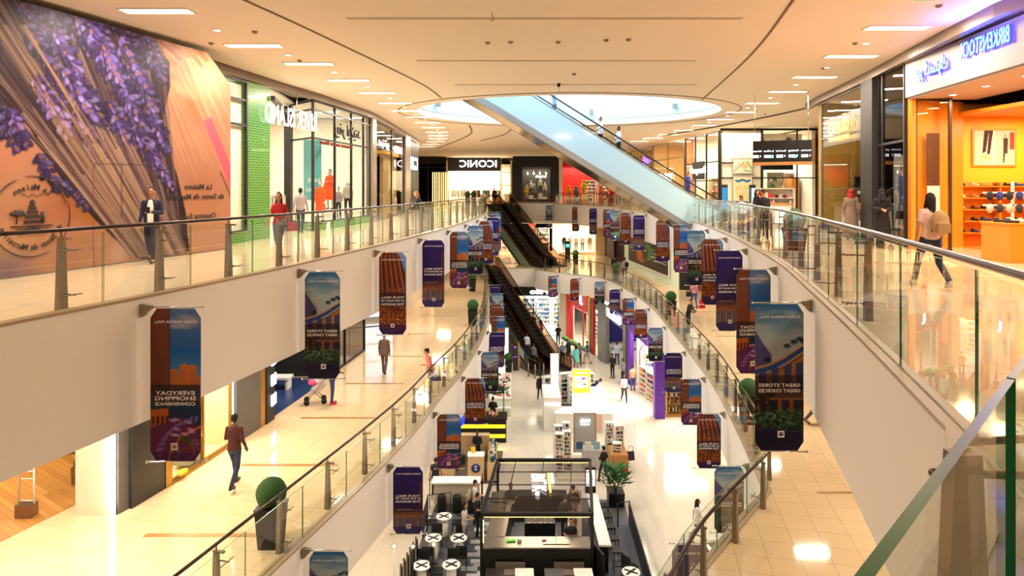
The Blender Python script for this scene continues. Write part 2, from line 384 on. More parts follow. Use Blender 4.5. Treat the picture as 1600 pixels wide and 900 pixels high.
# upper well: wider third-floor storey seen through the oval, then the open sky above it
up = [(OVC[0]+11*math.cos(2*PI*i/48), OVC[1]+9*math.sin(2*PI*i/48)) for i in range(48)]
g = MB().prism(up, 20.2, 20.35, holes=[oval(1.0, 48)]); struct('ceiling', g, M_well)
# outer walls
M_wallp = mat('wall_paint', (.86,.80,.70), .7)
M_darkw = mat('dark_wall', (.13,.12,.11), .5)
struct('wall_back', MB().box((0,96.2,8.6),(68.6,.3,17.6)), M_darkw)
struct('wall_front', MB().box((0,-7.2,8.6),(68.6,.3,17.6)), M_wallp)
struct('wall_left', MB().box((-34.2,44.5,8.6),(.3,103,17.6)), M_wallp)
struct('wall_right', MB().box((34.2,44.5,8.6),(.3,103,17.6)), M_wallp)

# ------------------------------------------------------------------ railings
POSTP = None
def post_parts(parent, x, y, z, ang, inward, h=1.10, wid=.15, nm='post'):
    """tapered flat steel post; ang = rail direction; inward = offset to the floor side (left of travel)"""
    mb = MB(); t = Vector((math.cos(ang), math.sin(ang), 0)); n = Vector((-t.y, t.x, 0)); P = Vector((x, y, z)) + n*(inward+.12)
    vs = []
    for zz, a, b in ((0, wid*.44, .05), (h*.9, wid*.28, .035), (h*.93, wid*.25, .03)):
        for s1, s2 in ((-1,-1),(1,-1),(1,1),(-1,1)): vs.append(P + t*(a*s1) + n*(b*s2) + Vector((0,0,zz)))
    mb.add(vs, [(3,2,1,0),(0,1,5,4),(1,2,6,5),(2,3,7,6),(3,0,4,7),(4,5,9,8),(5,6,10,9),(6,7,11,10),(7,4,8,11),(8,9,10,11)])
    mb.bar(P + Vector((0,0,h*.93)) - n*.16, P + Vector((0,0,h*.93)) + n*.06, .05, .035)
    mb.tube([P + Vector((0,0,h*.93)), P + n*.0 + Vector((0,0,h*1.02))], .014, 6)
    for zz in (h*.2, h*.78):
        mb.tube([P + Vector((0,0,zz)) + t*.02, P - n*(inward+.16) + Vector((0,0,zz)) + t*.02], .013, 6); mb.tube([P - n*(inward+.12) + Vector((0,0,zz)) - t*.16, P - n*(inward+.12) + Vector((0,0,zz)) + t*.16], .010, 6)
    return mb
def railing(label, path, z, side, inb=.08, step=1.75, start=.5, rail_mat=None, gh=1.09, hh=1.14, hr=.03, thick=.014, red=None, posts=True, skip=()):
    """side=+1: the floor lies left of the travel direction"""
    o = thing('glass_railing', label, 'railing', (path[0][0], path[0][1], z))
    pts = path; hp = offset(pts, side*(inb+.12)); lo = (path[0][0], path[0][1], z)
    part('handrail', MB().tube([(x, y, z+hh) for x, y in hp], hr, 10).shift(lo), rail_mat or M_rail, o)
    st = arclen(pts, step, start)
    gp = offset(pts, side*.03); ss = arclen(gp, step, start+step*.45-step)
    ends = [(gp[0][0], gp[0][1])]
    import bisect
    # one glass pane between joints, following the curve
    acc = [0.]
    for i in range(len(gp)-1): acc.append(acc[-1]+math.dist(gp[i], gp[i+1]))
    cuts = [0.]; c = start+step*.3
    while c < acc[-1]-.3: cuts.append(c); c += step
    cuts.append(acc[-1])
    def P(s_):
        k = min(max(bisect.bisect_right(acc, s_)-1, 0), len(gp)-2); t = (s_-acc[k])/max(1e-6, acc[k+1]-acc[k]); return (gp[k][0]*(1-t)+gp[k+1][0]*t, gp[k][1]*(1-t)+gp[k+1][1]*t)
    for a, b in zip(cuts[:-1], cuts[1:]):
        if b-a < .1: continue
        q = [P(a+.012), P((a+b)/2), P(b-.012)]; mb = MB().wall(q, z+.03, z+gh, thick*side); n = len(mb.f)
        for i, f in enumerate(mb.f):
            if i % 4 in (2, 3) or i >= n-2: mb.m[i] = 1
        part('glass_pane', mb.shift(lo), [M_glass, M_gedge], o)
    if posts:
        for k, (x, y, a) in enumerate(st):
            if k in skip or (z == Z2 and y < 4.3 and x > 0): continue
            mb = post_parts(o, x, y, z, a if side > 0 else a+PI, inb)
            part('post', mb.shift(lo), M_post if not (red and red[0] <= k < red[1]) else mat('red_post', (.75,.1,.08), .4), o)
    return o
railing('glass railing with dark handrail along the upper walkway edge on the left', L2L, Z2, 1)
railing('far upper glass railing above the white bulkhead before the dark shop', [L2F[1]]+L2F[2:], Z2, 1, step=1.5, red=(2,7))
railing('glass railing with steel handrail curving along the right upper walkway', [(8.9,57.5),(9.35,46),(9.36,36.2)], Z2, 1, step=1.6, rail_mat=M_railm)
R2 = spline([(9.3,33.0),(8.2,24.65),(7.0,18.4),(6.2,14.7),(5.2,11.15),(4.15,7.6),(3.2,4.6),(2.82,3.52),(2.35,2.80),(1.71,2.14)])
railing('bronze handrailed glass railing round the nearest bend of the right upper walkway', R2, Z2, 1, inb=.16, rail_mat=M_railm, hr=.035, gh=1.19, hh=1.17, step=1.9, start=.3, skip=(14,15,16,17,18))
# the pane at the photographer's elbow, thick, with its green polished top edge
nr = thing('glass_railing', 'thick glass balustrade pane with bright green polished edge in the near right corner', 'railing', (0.49, .92, Z2))
for a, b in (((-1.1,-.67),(1.448,1.878)), ((1.46,1.89),(2.9,3.33))):
    mb = MB().wall([a, b], Z2+.03, Z2+1.19, -.022); n = len(mb.f)
    for i in range(n):
        if i % 4 in (2,3) or i >= n-2: mb.m[i] = 1
    part('glass_pane', mb, [M_glass, M_gedge], nr, world=True)
t_ = Vector((1,1,0)).normalized(); n_ = Vector((-1,1,0)).normalized()
mb = MB(); P = Vector((1.50,2.13,Z2)); vs = []
for zz, a in ((0,.085),(.87,.045)):
    for s1, s2 in ((-1,-1),(1,-1),(1,1),(-1,1)): vs.append(P+Vector((a*s1,.03*s2,zz)))
mb.add(vs, [(3,2,1,0),(4,5,6,7),(0,1,5,4),(1,2,6,5),(2,3,7,6),(3,0,4,7)]); part('post', mb, mat('brown_post', (.50,.40,.32), .45, .3), nr, world=True)
for a, b in (((1.40,2.13,.80),(1.95,2.42,.66)), ((1.52,2.16,.89),(1.95,2.42,.80))):
    part('bracket', MB().tube([(a[0],a[1],Z2+a[2]),(b[0],b[1],Z2+b[2])], .015, 8), M_railm, nr, world=True)
railing('glass railing with thin dark handrail along the middle floor edge on the left', L1L[:-4], Z1, 1, step=1.8)
railing('far middle floor glass railing beside the escalator landing', [(2.4,55.7)]+L1R[6:], Z1, 1, step=1.6)
railing('middle floor glass railing with thick dark handrail in the lower right', L1N[:-6], Z1, 1, step=1.75, start=.9, inb=.1, hr=.035)

# ------------------------------------------------------------------ ceiling fittings
M_lamp = mat('lamp_diffuser', (1,.97,.9), .5, emit=7., ecol=(1,.93,.78))
M_frame_w = mat('lamp_frame', (.93,.88,.8), .5)
def lamp_proto():
    o = thing('ceiling_light', 'x', 'light', (0,0,0), group='rectangular ceiling lights'); 
    part('frame', MB().box((0,-.19,-.01),(1.5,.03,.03)).box((0,.19,-.01),(1.5,.03,.03)).box((-.74,0,-.01),(.03,.38,.03)).box((.74,0,-.01),(.03,.38,.03)), M_frame_w, o)
    part('diffuser', MB().box((0,0,-.004),(1.46,.36,.012)), M_lamp, o); return o
LP = lamp_proto(); first = True
leftP = [(-7.62,13.75,.0),(-6.9,17.1,0),(-6.22,19.6,0),(-5.78,22.6,0),(-5.4,25.6,0),(-5.25,28.7,0),(-5.2,31.6,0),(-5.0,34.4,0),(-4.95,37.3,0),(-4.95,40.4,0),(-5.15,43.7,0),(-5.35,46.5,0),(-5.75,49.5,0),(-6.3,52.8,0),(-7.1,56.,0),(-8.,59.4,0)]
rightP = [(9.15,15.2,0),(9.8,18.5,0),(10.4,22,0),(10.9,25.3,0),(11.25,28.8,0),(11.5,32.2,0),(11.6,35.6,0),(11.7,39,0),(11.5,42.3,0),(11.2,45.8,0),(10.8,49,0),(10.4,52.3,0)]
nearP = [(-8.6,9.5,0),(8.2,9.5,0),(8.0,5,0),(-9,5,0)]
for row, P_ in (('left', leftP), ('right', rightP), ('near', nearP)):
    for i, (x, y, a) in enumerate(P_):
        lab = ('rectangular ceiling light, %s from the near end of the %s row' % (ORD[i], row)) if row != 'near' else 'rectangular ceiling light out of view overhead, '+('at the near left','at the near right','nearest on the right','nearest on the left')[i]
        o = LP if first else copy_tree(LP)
        o.location = (x, y, ZC); o['label'] = lab; first = False
        if row != 'near' or 1: area('ceiling_lamp', (x, y, ZC-.03), 1.4, .34, 185 if row != 'near' else 215, WARM)
# round downlights
def down_proto():
    o = thing('downlight', 'x', 'light', (0,0,0), group='round ceiling downlights')
    part('ring', MB().lathe([(.10,0),(.10,-.015),(.085,-.018),(.085,0)], n=16), M_frame_w, o); part('lens', MB().lathe([(.08,-.002),(.08,-.012)], n=16), mat('downlight_lens', (1,1,.95), .5, emit=14., ecol=(1,.95,.85)), o); return o
DP = down_proto(); first = True
for row, P_ in (('left', leftP), ('right', rightP)):
    for i in range(len(P_)-1):
        x = (P_[i][0]+P_[i+1][0])/2+(.15 if row == 'left' else -.15); y = (P_[i][1]+P_[i+1][1])/2
        o = DP if first else copy_tree(DP); o.location = (x, y, ZC); first = False
        o['label'] = 'small round downlight after the %s rectangular light of the %s row' % (ORD[i], row)
# smoke detectors and small plates
def det_proto():
    o = thing('smoke_detector', 'x', 'detector', (0,0,0), group='ceiling detectors'); part('housing', MB().lathe([(.07,0),(.07,-.02),(.045,-.05),(.02,-.06)], n=14), mat('detector_plastic', (.55,.47,.4), .5), o); return o
dp = det_proto(); first = True
for i, (px, py, w_) in enumerate([(398,49,'beside the lavender mural top'),(468,94,'near the green brick wall'),(700,232,'near the far left lamps'),(762,66,'left of the two pairs in the central ceiling'),(798,65,'second from the left in the central ceiling'),(872,65,'in the middle of the central ceiling'),(947,62,'fourth from the left in the central ceiling'),(982,61,'rightmost in the central ceiling'),(897,115,'just before the oval skylight'),(1467,8,'above the glowing blue letters'),(1196,178,'beside the right row of lights'),(330,67,'left of the second rectangular light'),(1336,67,'between the right lights'),(1287,106,'beside the third light on the right')]):
    d = F*(ZC-CZ)/(293-py); o = dp if first else copy_tree(dp); first = False; o.location = ((px-800)*d/F, d, ZC); o['label'] = 'small round detector on the ceiling, '+w_
# slots
M_slot = mat('slot_shadow', (.62,.50,.36), .7)
for i, (x0, x1, y, w_) in enumerate([(-3.7,5.15,14.35,'nearest and longest'),(-2.83,5.5,19.15,'middle'),(-2.1,6.8,23.6,'just before the oval skylight')]):
    t = thing('ceiling_diffuser', w_+' of three long slot diffusers in the central ceiling', 'air diffuser', ((x0+x1)/2, y, ZC)); L = x1-x0
    part('slot', MB().box((0,0,-.006),(L,.10,.014)), M_slot, t); part('rim', MB().box((0,-.06,-.008),(L+.04,.02,.02)).box((0,.06,-.008),(L+.04,.02,.02)), M_frame_w, t)
# dark reveal lines in the ceiling
M_reveal = mat('ceiling_reveal', (.45,.37,.28), .6)
for pts in (spline([(-7.2,6),(-5.4,13),(-4.4,17.7),(-3.3,23.5),(-3.0,27.)]), spline([(4.,6),(5.7,13),(6.9,18.7),(8.2,27.6)])):
    struct('trim_6', MB().tube([(x,y,ZC) for x, y in pts], .035, 6), M_reveal)
struct('trim_7', MB().tube([(x,y,ZC) for x, y in oval(1.12)], .03, 6, closed=True), M_reveal)
struct('trim_8', MB().tube([(x,y,ZC) for x, y in spline([(-2.6,39.2),(-2.9,45),(-4.5,52),(-7.3,62)])], .06, 6), M_reveal)
struct('trim_9', MB().tube([(x,y,ZC) for x, y in spline([(0.,41),(-.6,46),(-2.5,51.5)])], .05, 6), M_reveal)
struct('trim_10', MB().tube([(x,y,ZC) for x, y in spline([(11.,46.5),(13.,38.),(14.,30),(12.9,26.8)])], .07, 6), M_dark)
# rigging hooks hanging from the ceiling
for px, py, w_ in ((769,15,'nearer'),(873,133,'farther')):
    d = 13.9 if py < 50 else 23.3; x = (px-800)*d/F; z = CZ+(293-py)*d/F
    t = thing('rigging_hook', w_+' of two black rigging hooks hanging from the central ceiling', 'hook', (x, d, ZC))
    part('cable', MB().tube([(0,0,0),(0,0,z-ZC)], .006, 6), M_black, t); part('block', MB().box((0,0,z-ZC),(.11,.09,.12)), M_black, t)
    part('hook', MB().tube([(0,0,z-ZC-.06),(0,0,z-ZC-.14),(.03,0,z-ZC-.18),(.04,0,z-ZC-.22),(0,0,z-ZC-.25),(-.035,0,z-ZC-.21)], .009, 6), M_steel, t)
# speakers / floodlights on the well wall
for px, py, w_ in ((690,177,'left'),(977,188,'centre'),(1063,179,'right')):
    a = {'left': 2.75, 'centre': 1.30, 'right': .55}[w_]; x = OVC[0]+OVA*.97*math.cos(a); y = OVC[1]+OVB*.97*math.sin(a)
    t = thing('floodlight', 'small grey floodlight on the oval skylight wall, the %s one' % w_, 'floodlight', (x, y, 17.75)); part('housing', MB().box((0,-.05,0),(.24,.16,.28), a), mat('grey_housing', (.6,.62,.62), .5), t); part('bracket', MB().box((0,.08,-.05),(.1,.2,.05), a), M_steel, t)
# hidden-from-above ceilings of the lower floors: real lamps in the soffits
for x, y in [(-7.2,12),(-6.5,17),(-5.6,22),(-5,27),(-4.6,33),(-4.5,40),(-5,47),(9,13),(8.9,19),(10,25),(10.5,31),(10.8,38),(10.4,45),(9.,52),(4.5,59),(-8.5,53),(7,9)]:
    area('soffit_lamp_middle', (x, y, 9.62), .9, .24, 95, WARM)
for x, y in [(-4.8,15),(-4.3,21),(-3.6,27),(-3.4,34),(-3.6,42),(-6,49),(8.5,17),(9,24),(9.8,31),(10,38),(9.8,46),(6,56),(0,60),(-9,27),(14,24)]:
    area('soffit_lamp_ground', (x, y, 4.42), .9, .3, 82, NEUT)
# ================================================================== BANNERS
def art(kind):
    W, H = 100, 300; c = Canvas(W+1, H+1); R = random.Random(kind); rr = R.random
    dk = (.13,.07,.20)
    if kind == 'everyday':
        c.grad(0,0,W,115,(.32,.42,.58),(.05,.28,.58)); c.grad(0,80,W,160,(.07,.32,.62),(.40,.55,.62))
        for _ in range(16): c.ell(45+rr()*55, 15+rr()*26, 14+rr()*12, 5+rr()*5, 0, (.62,.58,.62), .45, .8)
        c.poly([(0,0),(36,0),(38,170),(0,170)], (.52,.27,.13))
        for i in range(7): c.line(3+i*5.2, 0, 3+i*5.4, 150, 1.6, (.22,.12,.16), .8)
        for j in range(44): c.line(0, j*3.6, 37, j*3.6, .9, (.30,.16,.14), .5)
        c.line(37,0,39,160,3,(.30,.2,.25),.7)
        for x0, x1, y0 in ((40,55,118),(55,62,130),(58,76,108),(74,92,110),(90,100,132)):
            c.poly([(x0,y0+4),((x0+x1)/2,y0),(x1,y0+4),(x1,160),(x0,160)], (.62+.1*rr(),.38,.17))
            for i in range(3): c.line(x0+3+i*5, y0+8, x0+3+i*5, 158, 1, (.40,.22,.14), .6)
        c.poly([(0,150),(W,150),(W,190),(0,190)], (.12,.08,.12), .72)
        c.grad(0,190,W,300,(.10,.20,.30),(.18,.05,.28))
        c.poly([(0,200),(36,196),(36,228),(0,250)], (.66,.34,.12))
        for i in range(4): c.poly([(4+i*9,212),(9+i*9,211),(9+i*9,228),(4+i*9,230)], (.3,.1,.12))
        c.poly([(0,235),(60,215),(100,235),(100,300),(0,300)], (.36,.14,.30))
        for i in range(12): a = i/11*PI*.8; c.ell(100-80*math.cos(a*.6)-4, 300-75*math.sin(a*.6)*1.1, 9, 4, -a*.5, (.45,.35,.62), .9, .3)
        c.line(100,232,60,252,4,(.72,.42,.2)); c.line(60,252,36,290,4,(.72,.42,.2)); c.line(36,290,32,300,4,(.72,.42,.2))
        for i in range(9): c.ell(42+rr()*52, 212+rr()*40, 9, 3, .3*rr(), (.75,.62,.80), .8, .4)
        for i in range(40): c.ell(50+rr()*50, 255+rr()*40, 3+5*rr(), 2+3*rr(), rr(), (.30+.4*rr(),.2+.3*rr(),.15+.4*rr()), .5, .5)
        for i in range(5): c.ell(62+rr()*14, 252+rr()*10, 6, 5, 0, (.25,.30,.08), .8, .4)
        c.poly([(0,284),(W,284),(W,300),(0,300)], (.20,.07,.28), .55)
    elif kind == 'great':
        c.grad(0,0,W,70,(.17,.36,.56),(.55,.62,.66)); c.grad(0,70,W,150,(.55,.62,.66),(.66,.62,.55))
        for _ in range(22): c.ell(rr()*W, 10+rr()*90, 18+rr()*14, 6+rr()*8, 0, (.70,.70,.68), .35, .9)
        c.poly([(0,55),(34,105),(34,150),(0,160)], (.25,.22,.42))
        for i in range(12): c.line(i*3,58+i*4,i*3,150,.8,(.36,.32,.52),.7)
        for cx, cy in ((66,84),(80,76),(92,70),(100,74),(26,112)):
            for k in range(9): a = k/9*2*PI; c.line(cx,cy,cx+7*math.cos(a),cy+5*math.sin(a)+2,1.6,(.05,.12,.20))
        B = [(0,132),(30,124),(60,110),(100,84)]
        c.poly(B+[(100,190),(0,190)], (.62,.40,.20))
        for k, (dy, wd, cl) in enumerate(((0,5,(.70,.52,.36)),(7,9,(.12,.26,.50)),(14,3,(.60,.55,.55)),(19,3,(.40,.25,.16)))):
            for (x0,y0),(x1,y1) in zip(B[:-1],B[1:]): c.line(x0,y0+dy,x1,y1+dy,wd,cl)
        for x0 in (8,34,60,84): c.poly([(x0,142-x0*.25),(x0+16,137-x0*.25),(x0+16,180),(x0,180)], (.22,.24,.42)); c.line(x0-3,150,x0-3,180,3,(.72,.5,.3))
        c.poly([(0,150-4),(W,146),(W,192),(0,192)], (.08,.05,.12), .62)
        c.grad(0,192,W,235,(.12,.09,.16),(.20,.12,.14))
        for x0 in (4,24,48,72): c.poly([(x0,194),(x0+7,194),(x0+7,232),(x0,232)], (.48,.29,.17)); c.poly([(x0+9,200),(x0+19,200),(x0+19,230),(x0+9,230)], (.10,.10,.24))
        c.line(0,194,W,194,4,(.50,.32,.2))
        c.poly([(0,225),(W,222),(W,262),(0,262)], (.05,.10,.06))
        for _ in range(260): c.ell(rr()*W, 214+rr()*42, 1.5+2.2*rr(), 1.2+1.2*rr(), 0, (.10+.2*rr(),.25+.28*rr(),.06+.3*rr()), .9, .5)
        for _ in range(70): c.ell(rr()*80, 222+rr()*22, 1.6, 1.2, 0, (.50,.60,.62), .9, .5)
        for _ in range(50): c.ell(rr()*40, 180+rr()*40, 5, 4, 0, (.06,.08,.05), .7, .5)
        c.poly([(0,250),(W,258),(W,300),(0,300)], (.06,.045,.17)); c.line(0,252,W,262,1.2,(.25,.22,.4))
    elif kind == 'towers':
        c.grad(0,0,W,200,(.45,.55,.75),(.25,.35,.6))
        c.poly([(0,0),(72,0),(98,80),(96,170),(0,170)], (.30,.14,.10))
        for k in range(5):
            x0 = 4+k*15; x1 = 10+k*21
            c.line(x0,0,x1,165,7,(.55,.27,.14)); c.line(x0+4,0,x1+5,165,1.6,(.80,.45,.22)); c.line(x0+8,0,x1+10,165,2.5,(.12,.07,.16))
            for j in range(40): t = j/40; c.line(x0+(x1-x0)*t-3,165*t,x0+(x1-x0)*t+3,165*t,1.1,(.22,.10,.12),.8)
        for _ in range(26): c.ell(30+rr()*60, 128+rr()*26, 2.2, 1.6, 0, (.95,.62,.28), .9, .6)
        for k in range(4): c.poly([(20+k*20,150),(28+k*20,112),(36+k*20,150)], (.45,.22,.16))
        c.poly([(0,148),(W,148),(W,198),(0,198)], (.11,.05,.10), .6)
        c.grad(0,198,W,262,(.24,.11,.09),(.42,.20,.07))
        for _ in range(240): c.ell(rr()*W, 196+rr()*52, 2+3*rr(), 1.5+2*rr(), rr(), (.45+.4*rr(),.22+.22*rr(),.04+.1*rr()), .7, .5)
        for k in range(6): c.line(10+k*16,262,12+k*16,215,1.5,(.15,.07,.08))
        for _ in range(14): c.ell(8+rr()*85, 240+rr()*22, 3, 2.4, 0, (.95,.55,.3), .9, .6)
        c.grad(0,264,W,300,(.28,.08,.22),(.13,.07,.30))
    else:
        c.grad(0,0,W,170,(.16,.08,.36),(.14,.07,.30))
        c.poly([(88,60),(W,55),(W,200),(90,200)], (.30,.14,.16), .8); c.line(90,60,92,200,1.2,(.5,.25,.2),.7)
        c.grad(0,172,W,215,(.14,.07,.26),(.34,.18,.14))
        for j in range(4):
            for i in range(18): c.ell(4+i*5.4, 188+j*6, 1.6, 1.4, 0, (.80,.56,.30) if rr() > .25 else (.4,.3,.4), .8, .6)
        c.poly([(0,210),(W,206),(W,226),(0,228)], (.42,.24,.16), .8)
        for _ in range(120): c.ell(rr()*W, 205+rr()*24, 2, 1.3, 0, (.75,.5,.25), .6, .6)
        for i in range(22):
            cl = [(.10,.30,.28),(.45,.22,.14),(.20,.16,.45),(.55,.36,.18),(.25,.10,.30)][i % 5]; c.line(2+i*4.6, 228, 2+i*4.6, 262+18*rr(), 4.4, cl, .75)
        c.grad(0,268,W,300,(.12,.09,.32),(.10,.06,.30),.8)
    c.a = c.a*1.0
    return c
M_print = vcolmat('banner_print', .55)
M_letters = mat('banner_lettering', (.93,.90,.90), .6)
M_brk = mat('banner_bracket', (.58,.53,.44), .35, .7)
TXT = {'everyday': [('EVERYDAY',.555,.088,.78),('SHOPPING',.590,.088,.82),('CONVENIENCE',.626,.072,.80)], 'great': [('GREAT STORES',.553,.078,.86),('GREAT CHOICES',.590,.078,.86)],
       'towers': [('YOUR MALL',.548,.092,.86),('IN THE HEART OF',.588,.066,.86),('THE MARINA',.632,.090,.86)], 'purple': [('YOUR MALL',.430,.092,.84),('IN THE HEART OF',.470,.066,.84),('THE MARINA',.515,.090,.84)]}
LOGO = {'everyday': (.48,.905), 'great': (.53,.885), 'towers': (.50,.89), 'purple': (.52,.885)}
DESC = {'everyday': 'banner with brown tower, blue sky and everyday shopping lettering', 'great': 'banner with curved building, pale sky and great stores lettering', 'towers': 'banner with soaring brown towers and your mall lettering', 'purple': 'deep purple banner with night skyline and your mall lettering'}
BP = {}
ARTS = {k: art(k) for k in DESC}
def banner_proto(kind, big, side):
    """origin = inner top corner at the bracket; side -1: bracket on the left, banner extends to +x"""
    key = (kind, big, side)
    if key in BP: return BP[key], False
    Wd, Ht = (.80, 2.42) if big else (.78, 1.75); o = thing('hanging_banner', 'x', 'banner', (0,0,0))
    x0 = .14 if side < 0 else -.14-Wd
    nx, ny = (54, 165) if big else (34, 76)
    me = grid_print('fabric', ARTS[kind], (x0,-.003,-.02), (1,0,0), (0,0,1), Wd, Ht, nx, ny, M_print, .006, cut=.10 if big else .09); fab = link('fabric', me, o)
    b = MB(); yy = -.010; k = Ht/2.42
    put_text(b, 'DUBAI MARINA MALL', (x0+Wd*.5, yy, -.02-Ht*(.088 if big else .10)), (1,0,0), size=.062, ext=.001, width=Wd*.84)
    for s, v, sz, wd in TXT[kind]: put_text(b, s, (x0+Wd*.5, yy, -.02-Ht*v), (1,0,0), size=sz*(1 if big else .85), ext=.001, width=Wd*wd, bold=.0015)
    if kind == 'purple': put_text(b, '........', (x0+Wd*.4, yy, -.02-Ht*.62), (1,0,0), size=.1, ext=.001, width=Wd*.5)
    lx, lv = LOGO[kind]; cx = x0+Wd*lx; cz = -.02-Ht*lv; q = .055
    b.box((cx,yy,cz+q*.78),(2*q,.003,q*.44)).box((cx,yy,cz-q*.75),(2*q,.003,q*.5)).box((cx-q*.82,yy,cz),(q*.36,.003,2*q)).box((cx+q*.82,yy,cz),(q*.36,.003,2*q)).box((cx-q*.3,yy,cz+q*.15),(q*.3,.003,q*.2)).box((cx+q*.3,yy,cz+q*.15),(q*.3,.003,q*.2))
    part('lettering', b, M_letters, fab)
    s = -side; part('rod', MB().tube([(0,.01,0),(s*(.17+Wd),.01,0)], .011, 8).ball((s*(.18+Wd),.01,0), .02, 8), M_chrome, o)
    m = MB().tube([(s*.10,.01,-.04-Ht),(s*(.22+Wd),.01,-.02-Ht)], .011, 8).ball((s*(.23+Wd),.01,-.02-Ht), .026, 8).ball((s*.08,.01,-.04-Ht), .026, 8); part('rod', m, M_chrome, o)
    m = MB(); pr = [(0,.055),(0,-.16),(.05,-.14),(.10,-.075),(.155,-.03),(.155,.03)]; vs = [(s*a, yo, z) for yo in (-.03,.05) for a, z in pr]; n = len(pr)
    m.add(vs, [tuple(range(n)), tuple(range(2*n-1, n-1, -1))]+[(i, n+i, n+(i+1) % n, (i+1) % n) for i in range(n)]); part('bracket', m, M_brk, o)
    BP[key] = o; return o, True
def x_on(path, d):
    best = None
    for (x0, y0), (x1, y1) in zip(path[:-1], path[1:]):
        if min(y0,y1) <= d <= max(y0,y1) and y0 != y1: best = x0+(x1-x0)*(d-y0)/(y1-y0)
    return best
SEQ2 = ['everyday','great','towers','purple']
def place_banner(kind, big, side, x, y, z, row, i, rz=0.):
    o, new = banner_proto(kind, big, side)
    if not new: o = copy_tree(o)
    o.location = (x, y, z); o.rotation_euler = (0,0,rz); o['label'] = 'hanging %s, %s of %s' % (DESC[kind].replace(' lettering',''), ORD[i], row); o['group'] = 'hanging banners, '+row
def fl(x): return x
for i in range(10):
    d = 10.16+4.37*i; place_banner(SEQ2[i % 4], True, -1, x_on(L2L, d)+.08, d, CZ-1.9, 'the upper left row', i)
S1 = ['great','purple','everyday','towers']
for i in range(10):
    d = 12.9+3.9*i; place_banner(S1[i % 4], False, -1, x_on(L1L, d)+.08, d, Z1-.12, 'the lower left row', i)
SR = ['great','everyday','purple','towers']
for i, d in enumerate([10.55,14.96,19.4,23.75,28.4,32.8,37.5,44.2,48.7,52.8,55.9]):
    k = SR[i % 4] if i < 6 else (['towers','purple','towers','great','everyday'][i-6]); place_banner(k, True, 1, x_on(L2R, d)-.08, d, CZ-1.9, 'the upper right row', i)
for i, (x, d) in enumerate([(7.55,60.2),(6.35,64.5),(4.0,70.0),(.55,72.0)]):
    place_banner(['purple','towers','great','everyday'][i], True, 1, x+.55, d, CZ-1.95, 'the far upper row', i, .35)
for i, (k, d) in enumerate([('purple',13.2),('great',16.9),('towers',20.8),('everyday',24.6),('purple',28.5),('great',33.6),('towers',38.7),('everyday',42.5),('purple',46.2),('great',49.9)]):
    xe = x_on(L1R, d) if d > 15.2 else 4.3
    place_banner(k, False, 1, xe-.08, d, Z1-.15, 'the lower right row', i)
for i, (k, x, d) in enumerate([('towers',5.6,52.2),('everyday',3.9,53.7)]):
    place_banner(k, False, 1, x, d, Z1-.2, 'the far lower row', i, .3)

